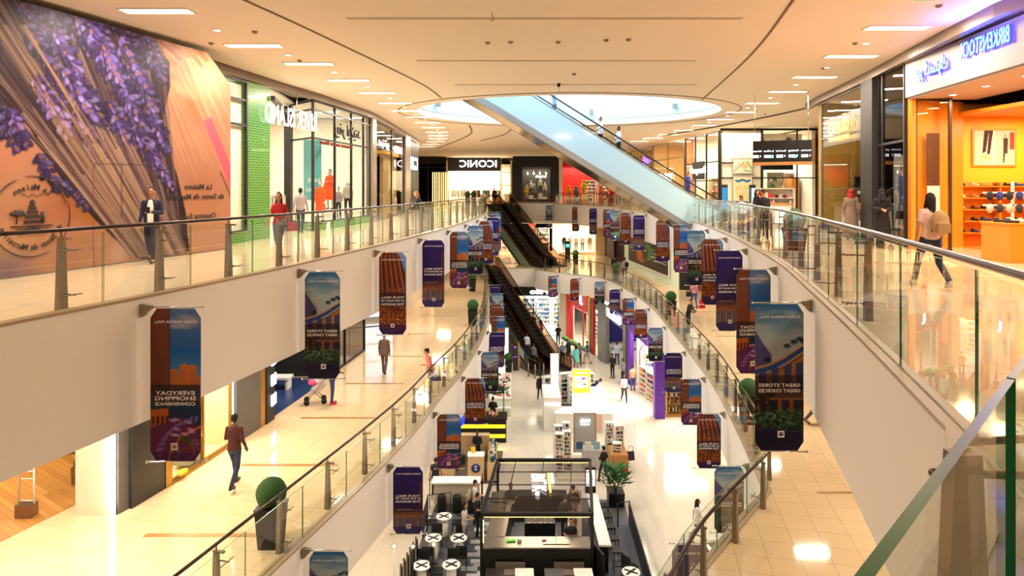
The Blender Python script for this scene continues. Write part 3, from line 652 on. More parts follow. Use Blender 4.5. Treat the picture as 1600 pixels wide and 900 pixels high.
# ================================================================== ESCALATORS
M_clad = mat('pale_blue_glass_cladding', (.74,.86,.90), .12, coat=.5)
M_mint = mat('mint_glass_cladding', (.55,.72,.66), .15, coat=.4)
M_step = mat('escalator_steps', (.17,.15,.14), .5, .4)
M_deck = mat('bronze_decking', (.46,.33,.25), .35, .6)
M_deckb = mat('grey_decking', (.62,.60,.58), .35, .5)
M_mirror = mat('mirror_soffit', (.72,.68,.62), .08, 1.)
M_tint = glass('tinted_balustrade', (.60,.50,.42), .8)
def escalator(label, foot, u, zb, rise, wd=1.5, deck=.1, sof=1.2, clad=M_clad, deckm=M_deck, bal=M_glass, low=2.0, topl=1.8, hand=1.0, nsteps=None, soffit=None):
    u = Vector((u[0], u[1], 0)).normalized(); v = Vector((-u.y, u.x, 0)); run = rise*math.sqrt(3); o = thing('escalator', label, 'escalator', (foot[0], foot[1], zb)); B = Vector((0,0,0))
    S = lambda s, q, z: tuple(u*s + v*q + Vector((0,0,z)))
    prof = [(-low,0),(-.4,0),(0,.06)] + [(run*k/8, rise*k/8) for k in range(1,8)] + [(run,rise-.06),(run+.4,rise),(run+topl,rise)]
    H = wd/2
    def ribbon(q0, q1, za, zc, name, m):     # solid band between two heights over the step line
        mb = MB(); n = len(prof); vs = []
        for s, z in prof: vs += [S(s,q0,z+za), S(s,q1,z+za), S(s,q1,z+zc), S(s,q0,z+zc)]
        fs = []
        for i in range(n-1):
            a = 4*i; b = a+4
            for k in range(4): fs.append((a+k, a+(k+1) % 4, b+(k+1) % 4, b+k))
        fs += [(3,2,1,0), tuple(4*(n-1)+k for k in range(4))]; mb.add(vs, fs); return part(name, mb, m, o)
    for q in (-1, 1):
        ribbon(q*(H-.06), q*H, -sof+.35, deck, 'side_panel', clad); ribbon(q*(H-.16), q*(H+.03), deck, deck+.05, 'decking', deckm)
        ribbon(q*(H-.09), q*(H-.075), deck+.05, hand-.04, 'balustrade_glass', bal)
        mb = MB(); pts = [S(-low-.25,q*(H-.08),.45), S(-low-.42,q*(H-.08),.72), S(-low-.28,q*(H-.08),hand-.06)]+[S(s,q*(H-.08),z+hand) for s, z in prof]+[S(run+topl+.28,q*(H-.08),rise+hand-.06),S(run+topl+.4,q*(H-.08),rise+.7)]
        mb.tube(pts, .04, 8); part('handrail', mb, mat('rubber_handrail', (.06,.06,.065), .35), o)
        ribbon(q*(H-.14), q*(H+.02), -sof, -sof+.35, 'truss_edge', deckm)
    ribbon(-H+.02, H-.02, -sof, -sof+.05, 'soffit', soffit or deckm)
    n = int(run/.4)
    for k in range(n):
        s = k*run/n; z = rise*(k+1)/n-.05; part('step', MB().box((0,0,0),(run/n,wd-.34,.2)).xf(Matrix.Translation(Vector(S(s+run/n/2,0,z-.1))) @ Matrix.Rotation(math.atan2(u.y,u.x),4,'Z')), M_step, o)
    for s0, s1, z in ((-low,.1,0),(run-.1,run+topl,rise)): part('landing_plate', MB().bar(S(s0,0,z-.02),S(s1,0,z-.02),wd-.2,.05), mat('landing_plate_metal', (.35,.33,.31), .4, .7), o)
    return o
UE = escalator('pale blue sided escalator rising from the upper walkway through the oval skylight', (10.8,34.4), (-.978,-.209), Z2, 7.9, wd=1.7, deck=.36, sof=1.55, deckm=M_deckb, low=1.4, soffit=M_mirror)
ue_u = Vector((-.978,-.209,0)).normalized()
u_ = (-.46,.887); vv = Vector((.887,.46,0))
for k, (q, w_) in enumerate(((-.77,'left'),(.77,'right'))):
    escalator('dark escalator with bronze decking between upper and middle floors, the %s one' % w_, (2.95+.887*q, 58.7+.46*q), u_, Z1, Z2-Z1, clad=M_mint, sof=1.25, bal=M_tint, low=1.6, topl=1.5)
    escalator('dark escalator between middle and ground floors, the %s one' % w_, (2.35+.887*q, 46.8+.46*q), u_, Z0, Z1, clad=M_dark, sof=1.15, bal=M_tint, low=1.5, topl=1.4)
# ================================================================== PEOPLE
def remesh(mb, vox, sm=3):
    me = mb.mesh('tmp', M_white); o = bpy.data.objects.new('tmp', me); COL.objects.link(o)
    r = o.modifiers.new('r', 'REMESH'); r.mode = 'VOXEL'; r.voxel_size = vox; r.use_smooth_shade = True
    if sm: k = o.modifiers.new('s', 'SMOOTH'); k.iterations = sm; k.factor = .5
    dg = bpy.context.evaluated_depsgraph_get(); dg.update(); out = bpy.data.meshes.new_from_object(o.evaluated_get(dg)); bpy.data.objects.remove(o); bpy.data.meshes.remove(me)
    out.materials.clear(); out.polygons.foreach_set('use_smooth', [True]*len(out.polygons)); return out
SKINS = {'light': (.80,.60,.48), 'tan': (.66,.46,.34), 'brown': (.42,.27,.19)}
def cm(rgb, r=.8): return mat('cloth_%02x%02x%02x' % tuple(int(c*255) for c in rgb), rgb, r)
def rotx(p, c, a):      # turn a point round an x axis through c
    y, z = p[1]-c[1], p[2]-c[2]; return (p[0], c[1]+y*math.cos(a)-z*math.sin(a), c[2]+y*math.sin(a)+z*math.cos(a))
def person(label, x, y, z, rz=0., h=1.72, pose='stand', arms='down', top=(.3,.3,.3), bottom=(.15,.15,.2), shoe=(.1,.1,.1), skin='tan', hair=(.06,.04,.04), style='short', sleeve='long', kind='shirt', fine=0, lean=0., inner=None, legs='trousers', name='person', cat='person', body=None, fem=False, turn=0.):
    s = h/1.75; o = thing(name, label, cat, (x, y, z), rz); vox = .0095 if fine else .016; o.scale = (1,1,1)
    sk = body or mat('skin_'+skin, SKINS[skin], .55)
    hip = (0,0,.93)
    sw = .140 if fem else .162
    def T(p): return rotx(p, hip, lean)       # upper body lean (forward = -y)
    # legs
    LG = {'stand': [((.09,0,.92),(.10,-.01,.50),(.105,.02,.08)), ((-.09,0,.92),(-.10,-.01,.50),(-.105,.02,.08))],
          'walk': [((.09,0,.92),(.09,-.17,.53),(.09,-.24,.09)), ((-.09,0,.92),(-.09,.03,.49),(-.09,.31,.15))],
          'stride': [((.09,0,.90),(.10,-.22,.52),(.13,-.33,.09)), ((-.09,0,.90),(-.10,.10,.48),(-.15,.38,.15))],
          'sit': [((.09,0,.48),(.11,-.42,.50),(.11,-.40,.08)), ((-.09,0,.48),(-.11,-.42,.50),(-.11,-.40,.08))]}[pose]
    if pose == 'sit': hip = (0,0,.48)
    dz = hip[2]-.93
    def U(px, py, pz): return T((px, py, pz+dz))
    sh = [U(sw, .0, 1.395), U(-sw, .0, 1.395)]
    AR = {'down': [((.215,.02,1.14),(.215,-.05,.90)), ((-.215,.02,1.14),(-.215,-.05,.90))],
          'swing': [((.21,.10,1.16),(.24,.10,.93)), ((-.21,-.06,1.15),(-.23,-.22,.98))],
          'phone': [((.215,.0,1.15),(.05,-.27,1.18)), ((-.215,.02,1.14),(-.22,-.12,.93))],
          'both': [((.24,.0,1.15),(.07,-.27,1.12)), ((-.24,.0,1.15),(-.07,-.27,1.14))],
          'rail': [((.24,-.10,1.16),(.12,-.36,1.17)), ((-.24,-.10,1.16),(-.10,-.38,1.17))],
          'reach': [((.26,-.08,1.20),(.30,-.36,1.08)), ((-.215,.02,1.14),(-.215,-.05,.90))],
          'hair': [((.27,-.06,1.30),(.12,-.10,1.52)), ((-.215,.02,1.14),(-.22,-.08,.92))],
          'behind': [((.25,.10,1.16),(.08,.17,.98)), ((-.25,.10,1.16),(-.08,.17,.98))]}[arms]
    b = MB(); nn = 10 if fine else 8
    prof = [(.02,.80),(.135,.84),(.155,.92),(.128,1.08),(.15,1.28),(.145,1.40),(.075,1.46),(.05,1.50)]
    tb = MB().lathe([(r, zz+dz) for r, zz in prof], n=18, sy=.62); tb.v = [T(p) for p in tb.v]; b.add(tb.v, tb.f, 0, True)
    b.cone(U(0,.005,1.42), U(0,-.015,1.56), .055, .05, nn)
    hc = Vector(U(0,-.02,1.635)); Rt = Matrix.Rotation(turn, 3, 'Z') @ Matrix.Rotation(lean*.6, 3, 'X')
    def Hd(p): return tuple(hc + Rt @ Vector(p))
    hb = MB().ball((0,0,0), (.073,.092,.108), 16).ball((0,-.022,-.055), (.052,.062,.058), 12).cone((0,-.088,.005),(0,-.107,-.022),.010,.015,8).ball((.075,.008,-.01),(.012,.022,.032),8).ball((-.075,.008,-.01),(.012,.022,.032),8).ball((0,-.086,-.052),(.024,.010,.010),8)
    hb.v = [Hd(p) for p in hb.v]; b.add(hb.v, hb.f, 0, True)
    for i in (0,1):
        e, w_ = U(*AR[i][0]), U(*AR[i][1]); b.cone(sh[i], e, .045, .036, nn); b.cone(e, w_, .036, .025, nn)
        d = (Vector(w_)-Vector(e)).normalized(); P = Vector(w_); up = Vector((0,0,1)) if abs(d.z) < .8 else Vector((0,-1,0)); q = d.cross(up).normalized(); nrm = q.cross(d)
        pb = MB(); b.cone(P, P+d*.075, .026, .032, nn)
        fr = .0095 if fine else .012
        for k in range(4):
            off = q*((k-1.5)*.021); L = (.062,.075,.07,.052)[k]; a0 = P+d*.078+off; a1 = a0+d*L*.6-nrm*.012; a2 = a1+d*L*.35-nrm*.03; b.cone(a0-d*.02, a1, fr, fr*.9, 6); b.cone(a1, a2, fr*.9, fr*.75, 6)
        sg = 1 if i == 0 else -1; b.cone(P+d*.02, P+d*.05+q*.048*sg-nrm*.015, fr*1.1, fr, 6); b.cone(P+d*.05+q*.048*sg-nrm*.015, P+d*.085+q*.045*sg-nrm*.03, fr, fr*.8, 6)
    for hp, kn, an in LG:
        b.cone(hp, kn, .075, .050, nn); b.cone(kn, an, .050, .034, nn); b.cone((an[0],an[1]+.02,an[2]-.02), (an[0],an[1]-.13,max(.035,an[2]-.045)), .034, .030, nn)
    for m_ in (b,): m_.v = [(px*s, py*s, pz*s) for px, py, pz in m_.v]
    bo = link('body', remesh(b, vox, 2), o); bo.data.materials.append(sk)
    def cloth(nm, mb, color, v=None, sm=4, rough=.85, lab=None):
        mb.v = [(px*s, py*s, pz*s) for px, py, pz in mb.v]; c = link(nm, remesh(mb, v or vox*1.35, sm), o); c.data.materials.append(cm(color, rough)); 
        if lab: c['label'] = lab
        return c
    # top
    if kind in ('shirt','jacket','tee','vest'):
        t = MB(); jk = kind == 'jacket'; z0 = .80 if jk else .87
        pf = [(.05,z0),(.172 if jk else .162,z0+.01),(.176 if jk else .168,.95),(.152 if not fem else .138,1.09),(.172,1.28),(.170,1.38),(.115,1.45),(.07,1.475)]
        tb = MB().lathe([(r, zz+dz) for r, zz in pf], n=20, sy=.70); tb.v = [T(p) for p in tb.v]; t.add(tb.v, tb.f, 0, True)
        for i in (0,1):
            e, w_ = U(*AR[i][0]), U(*AR[i][1]); t.cone(sh[i], Vector(sh[i]).lerp(Vector(e), .98 if sleeve == 'long' else .62), .058, .048, nn)
            if sleeve == 'long': t.cone(e, Vector(e).lerp(Vector(w_), .93), .046, .036, nn)
        cloth('jacket' if jk else 'shirt', t, top)
        if inner:
            t = MB(); tb = MB().lathe([(.04,.92+dz),(.07,.94+dz),(.075,1.3+dz),(.05,1.44+dz),(.03,1.46+dz)], (0,-.108,0), n=12, sy=.40); tb.v = [T(p) for p in tb.v]; t.add(tb.v, tb.f, 0, True); cloth('shirt', t, inner, lab='pale shirt under the open jacket')
    elif kind in ('abaya','dress'):
        t = MB(); zb = .04 if kind == 'abaya' else .42; R0 = .27 if kind == 'abaya' else .24
        pf = [(.1,zb),(R0,zb+.02),(R0*.93,.45 if kind == 'abaya' else .6),(.185,.95),(.165,1.12),(.178,1.30),(.165,1.40),(.10,1.46),(.07,1.50)]
        t.lathe(pf, n=22, sy=.78)
        for i in (0,1):
            e, w_ = U(*AR[i][0]), U(*AR[i][1]); t.cone(sh[i], e, .07, .065, nn)
            if sleeve == 'long': t.cone(e, Vector(e).lerp(Vector(w_), .95), .062, .062, nn)
        cloth(kind, t, top)
    # bottom
    if legs in ('trousers','shorts') and kind != 'abaya':
        t = MB()
        if pose != 'sit': t.lathe([(.05,.80),(.155,.82),(.166,.90),(.150,.99),(.05,1.0)], n=18, sy=.68)
        else: t.ball((0,0,.50),(.17,.15,.12),14)
        for hp, kn, an in LG:
            if legs == 'trousers': t.cone(hp, kn, .088, .066, nn); t.cone(kn, Vector(kn).lerp(Vector(an), .93), .064, .052, nn)
            else: t.cone(hp, Vector(hp).lerp(Vector(kn), .95), .090, .078, nn)
        if not (kind == 'dress'): cloth('trousers' if legs == 'trousers' else 'shorts', t, bottom)
    # shoes
    for hp, kn, an in LG:
        t = MB(); zt = max(0., an[2]-.09); t.cone((an[0],an[1]+.035,.045+zt), (an[0],an[1]-.15,.038+zt*.2), .042, .034, nn); t.cone((an[0],an[1]+.02,.09+zt), (an[0],an[1]+.02,.05+zt), .040, .042, nn)
        t.v = [(px*s, py*s, max(0.0, pz)*s) for px, py, pz in t.v]; link('shoe', remesh(t, .012, 2), o).data.materials.append(cm(shoe, .5))
    # hair or head cover
    t = MB()
    if style in ('short','long','bun'):
        t.ball((0,.016,.026), (.080,.092,.096), 14); t.ball((0,.03,-.01), (.078,.075,.085), 12)
        if style == 'long': t.cone((0,.055,0),(0,.085,-.20),.078,.060,10); t.cone((.062,.02,-.02),(.085,-.01,-.22),.030,.026,8); t.cone((-.062,.02,-.02),(-.085,-.01,-.22),.030,.026,8); t.cone((0,.085,-.2),(0,.10,-.34),.060,.03,8)
        if style == 'bun': t.ball((0,.10,.07), .045, 10); t.cone((0,.10,.02),(0,.13,-.12),.03,.015,8)
    elif style in ('scarf','niqab'):
        t.ball((0,.012,.015), (.092,.106,.120), 14); t.cone((0,.02,-.06),(0,.015,-.20),.095,.125,12)
        if style == 'niqab': t.ball((0,-.030,-.055), (.080,.085,.085), 12); t.cone((0,-.05,-.05),(0,-.075,-.22),.075,.09,10)
    elif style == 'cap': t.ball((0,.006,.035), (.086,.100,.088), 14); t.cone((0,-.07,.045),(0,-.14,.03),.045,.03,8)
    elif style == 'grey_crop': t.ball((0,.02,.03), (.078,.088,.088), 14)
    if t.v:
        t.v = [Hd(p) for p in t.v]; cloth({'scarf':'headscarf','niqab':'face_veil','cap':'cap'}.get(style, 'hair'), t, hair, v=vox, sm=2)
    if fine and style != 'niqab' or (fine and style == 'niqab'):
        for sx in (-1,1):
            e = MB().ball(Hd((sx*.030,-.083 if style != 'niqab' else -.118,.012)), (.012,.007,.007), 8); e.v = [(px*s,py*s,pz*s) for px,py,pz in e.v]; part('eye', e, mat('eye_dark', (.07,.05,.04), .3), bo)
            if style != 'niqab': e = MB().bar(Hd((sx*.014,-.089,.032)), Hd((sx*.048,-.078,.034)), .006, .008); e.v = [(px*s,py*s,pz*s) for px,py,pz in e.v]; part('eyebrow', e, cm(hair), bo)
    return o
def bag(label, x, y, z, size=(.3,.12,.3), col=(.1,.1,.1), rz=0., strap=.25, name='handbag', cat='bag'):
    o = thing(name, label, cat, (x, y, z), rz); a, b_, c = size
    bd = MB().box((0,0,c/2), size, taper=(.82,.8)); part('bag_body', bd, cm(col, .6), o)
    part('handle', MB().tube([(-a*.32,0,c*.97),(-a*.28,0,c+strap*.8),(0,0,c+strap),(a*.28,0,c+strap*.8),(a*.32,0,c*.97)], .011, 6), cm(col, .6), o); return o
def backpack(label, x, y, z, rz, col, w_=.30, h_=.42):
    o = thing('backpack', label, 'backpack', (x, y, z), rz); t = MB().ball((0,0,h_*.55),(w_/2,.10,h_*.5),14).ball((0,.03,h_*.35),(w_*.46,.11,h_*.34),14); link('pack', remesh(t, .016, 2), o).data.materials.append(cm(col))
    part('front_pocket', MB().box((0,.12,h_*.33),(w_*.66,.07,h_*.36)), cm(tuple(c*.93 for c in col)), o)
    for q in (-1,1): part('strap', MB().tube([(q*w_*.3,-.08,h_*.15),(q*w_*.36,-.30,h_*.5),(q*w_*.34,-.26,h_*.88),(q*w_*.28,-.08,h_*1.0)], .016, 6), cm(tuple(c*.7 for c in col)), o)
    return o
BACK = PI
# --- second floor
x, d = -8.42, 14.96
person('man in navy jacket and white shirt reading his phone before the lavender mural', x, d, Z2, .25, 1.76, 'walk', 'phone', (.10,.11,.22), (.10,.10,.19), (.08,.06,.05), 'tan', kind='jacket', inner=(.90,.88,.85), fine=1)
o = thing('smartphone', 'dark smartphone in the hand of the man in the navy jacket', 'phone', (x+.14, d-.40, Z2+1.235), .25); part('phone_body', MB().box((0,0,0),(.075,.012,.145)), M_black, o); part('screen', MB().box((0,.008,0),(.066,.003,.13)), mat('phone_screen', (.5,.55,.6), .2, emit=.5), o)
person('woman in red top and blue jeans walking beside the left upper railing', -5.84, 16.05, Z2, 0, 1.62, 'walk', 'swing', (.62,.06,.09), (.28,.37,.55), (.15,.10,.09), 'tan', (.10,.05,.05), 'long', 'short', 'tee', fine=1, fem=True)
bag('red handbag hanging at the side of the woman in the red top', -5.53, 16.1, Z2+.66, (.26,.10,.22), (.65,.06,.12), .3)
person('man in grey shirt and black trousers entering the shop past the green brick pillar', -8.0, 24.2, Z2, BACK+.2, 1.74, 'walk', 'swing', (.56,.52,.53), (.07,.06,.07), (.06,.05,.05), 'tan', style='short', fine=1)
person('woman in pale pink top half hidden behind the green brick pillar', -8.75, 24.0, Z2, BACK, 1.60, 'walk', 'down', (.82,.62,.58), (.30,.25,.28), (.2,.1,.1), 'light', (.20,.08,.06), 'long', fem=True)
person('blonde woman in black jacket and blue jeans leaning on the left upper railing', -3.62, 25.5, Z2, -1.25, 1.64, 'stand', 'phone', (.09,.09,.12), (.16,.32,.62), (.4,.3,.25), 'light', (.62,.42,.24), 'long', kind='jacket', fine=1, lean=.28, fem=True)
bag('dark shoulder bag at the back of the blonde woman at the railing', -3.98, 25.6, Z2+.86, (.30,.14,.26), (.16,.10,.09), .3)
person('person in dark brown clothes at the top of the far escalators', -1.9, 68.6, Z2, 0, 1.7, 'stand', 'down', (.20,.10,.08), (.15,.08,.08), skin='brown')
def on_ue(px, zoff=0.):       # a standing spot on the rising escalator
    best = None
    for i in range(400):
        s = i*.04; p = Vector((10.8,34.4,0))+ue_u*s+Vector((.209,-.978,0))*-.1; q = 800+1000*p.x/p.y
        if best is None or abs(q-px) < best[0]: best = (abs(q-px), p, s)
    s = best[2]; n_ = int(max(0,s)/(7.9*math.sqrt(3)/int(7.9*math.sqrt(3)/.4))); run = 7.9*math.sqrt(3); n = int(run/.4)
    return best[1].x, best[1].y, Z2 + 7.9*(min(n-1, n_)+1)/n-.05
for px, lab, kw in ((939,'man in white shirt and black trousers riding up the blue sided escalator', dict(top=(.90,.90,.92), bottom=(.10,.08,.09), skin='tan', arms='reach', turn=.5)),
                    (967,'dark haired man in white shirt on the escalator behind a red suitcase', dict(top=(.88,.89,.92), bottom=(.11,.12,.13), skin='brown', arms='reach')),
                    (867,'person in pale blue shirt high on the escalator under the skylight', dict(top=(.62,.74,.86), bottom=(.20,.34,.45), skin='tan', arms='down')),
                    (1075,'bald man in blue polo and blue trousers stepping onto the escalator', dict(top=(.16,.24,.55), bottom=(.14,.20,.42), skin='tan', arms='reach', style='grey_crop', hair=(.3,.25,.22)))):
    X, Y, Zz = on_ue(px); person(lab, X, Y, Zz, PI/2+PI+.2, 1.75, 'stand', fine=0, **kw)
X, Y, Zz = on_ue(951); o = thing('suitcase', 'small red suitcase standing on the escalator between the two men in white shirts', 'suitcase', (X, Y, Zz)); part('case', MB().box((0,0,.33),(.36,.24,.56)), mat('red_case', (.72,.10,.16), .4), o); part('handle', MB().tube([(-.1,0,.6),(-.1,0,.95),(.1,0,.95),(.1,0,.6)], .01, 6), M_black, o)
for sx in (-.14,.14): part('wheel', MB().tube([(sx,-.03,.03),(sx,.03,.03)], .03, 10), M_black, o)
person('man in black shirt leaning on the right upper railing with his back to us', 7.95, 20.1, Z2, BACK+.3, 1.72, 'stand', 'rail', (.06,.05,.06), (.10,.09,.10), skin='tan', style='grey_crop', hair=(.30,.20,.15), fine=1, lean=.12)
person('woman with long black hair in black standing at the far kiosk counter', 10.4, 27.2, Z2, .6, 1.66, 'stand', 'both', (.08,.07,.08), (.08,.07,.08), skin='light', style='long', fem=True)
person('short person in white top beyond the right railing', 8.75, 24.4, Z2, .5, 1.45, 'stand', 'down', (.88,.85,.88), (.4,.4,.5), skin='tan', style='bun')
person('man in white shirt and grey trousers walking past the dark shoe shop', 15.6, 31.5, Z2, -1.0, 1.80, 'walk', 'swing', (.92,.90,.86), (.36,.35,.36), skin='tan', style='grey_crop', hair=(.6,.55,.5), fine=1)
person('woman in taupe abaya and red headscarf seen from behind', 11.55, 21.8, Z2, BACK-.4, 1.70, 'stand', 'down', (.50,.42,.37), skin='tan', hair=(.60,.10,.14), style='scarf', kind='abaya', fine=1)
person('woman in black abaya and face veil walking along the right upper walkway', 10.75, 18.6, Z2, -.35, 1.72, 'stand', 'both', (.045,.04,.05), skin='tan', hair=(.04,.035,.045), style='niqab', kind='abaya', fine=1)
bag('black handbag on the arm of the woman in the black abaya', 11.25, 18.5, Z2+.84, (.30,.12,.24), (.14,.09,.08), .22)
person('young woman in pale pink t-shirt and dark jeans walking away with a backpack', 7.32, 11.2, Z2, BACK-.15, 1.66, 'stride', 'down', (.86,.72,.68), (.12,.15,.28), (.75,.72,.7), 'tan', (.10,.05,.04), 'long', 'short', 'tee', fine=1, fem=True)
backpack('beige backpack worn by the young woman in pale pink', 7.32+.04, 11.0, Z2+.92, BACK-.15+PI+PI, (.66,.52,.34))
# --- first floor
person('man in maroon shirt and blue jeans seen from behind on the middle floor', -6.68, 15.4, Z1, BACK-.1, 1.76, 'walk', 'phone', (.28,.10,.08), (.16,.19,.30), (.12,.05,.04), 'brown', (.04,.03,.03), fine=1)
person('grey haired man in brown suit walking away on the middle floor', -4.93, 24.7, Z1, BACK, 1.60, 'walk', 'down', (.40,.32,.29), (.36,.28,.26), (.1,.08,.08), 'tan', (.62,.58,.55), 'grey_crop', kind='jacket', fine=1)
person('woman in pink jacket and dark skirt leaning on the middle floor railing', -2.85, 22.5, Z1, -1.3, 1.58, 'stand', 'phone', (.88,.52,.50), (.12,.08,.12), (.8,.7,.65), 'light', (.10,.05,.05), 'bun', kind='jacket', legs='shorts', lean=.25, fine=1, fem=True)
bag('violet tote bag beside the woman in the pink jacket', -2.62, 22.35, Z1+.46, (.28,.14,.34), (.24,.18,.42), .2)
person('woman in long purple tunic and jeans pushing the stroller', -5.98, 21.3, Z1, PI/2+.2, 1.60, 'stand', 'both', (.42,.05,.52), (.18,.22,.40), (.75,.10,.40), 'brown', (.10,.07,.06), 'short', kind='shirt', fem=True)
# stroller
o = thing('stroller', 'pink and white baby stroller pushed by the woman in purple', 'stroller', (-6.55,21.4,Z1), .3)
link('seat', remesh(MB().cone((-.05,0,.42),(.18,0,.62),.14,.15).ball((.1,0,.75),(.18,.17,.14)), .02, 2), o).data.materials.append(cm((.85,.80,.80)))
link('canopy', remesh(MB().ball((-.10,0,.70),(.17,.18,.10)), .02, 1), o).data.materials.append(cm((.85,.30,.50)))
part('frame', MB().tube([(-.30,-.2,.12),(.25,-.2,.80),(.38,-.2,.98),(.38,.2,.98),(.25,.2,.80),(-.30,.2,.12)], .014, 6).tube([(.25,-.2,.1),(-.15,-.2,.55)], .014, 6).tube([(.25,.2,.1),(-.15,.2,.55)], .014, 6), M_steel, o)
for sx in (-.30,.25):
    for sy in (-.2,.2): part('wheel', MB().tube([(sx,sy-.025,.09),(sx,sy+.025,.09)], .09, 14), M_black, o)
person('man in black shirt leaning on the right middle floor railing', 8.75, 31.8, Z1, -PI/2-.7+PI, 1.72, 'stand', 'rail', (.07,.06,.08), (.1,.1,.12), skin='light', style='short', lean=.25)
person('person in pink shirt and blue jeans carrying a red bag on the middle floor', 10.9, 38.3, Z1, BACK, 1.70, 'walk', 'down', (.80,.56,.64), (.20,.32,.60), skin='tan', style='bun')
bag('bright red shopping bag beside the person in pink', 11.35, 38.2, Z1, (.34,.16,.50), (.78,.05,.08), .25, .25, 'shopping_bag')
bag('black shoulder bag beside the person in pink', 10.55, 38.2, Z1+.70, (.30,.14,.28), (.08,.07,.08), .35)
person('man in grey t-shirt with a black rucksack walking away on the far middle floor', 8.85, 50.2, Z1, BACK, 1.72, 'walk', 'down', (.62,.58,.62), (.16,.18,.30), skin='tan')
backpack('black rucksack on the man in grey on the far middle floor', 8.95, 50.0, Z1+.95, BACK+PI, (.07,.07,.08))
person('person all in black walking ahead on the far middle floor', 8.35, 52.4, Z1, BACK, 1.70, 'walk', 'down', (.07,.06,.07), (.07,.07,.09), skin='tan')
person('person in orange top far along the right middle floor', 9.15, 19.3, Z1, .4, 1.62, 'walk', 'swing', (.85,.50,.34), (.32,.32,.36), skin='light', style='long')
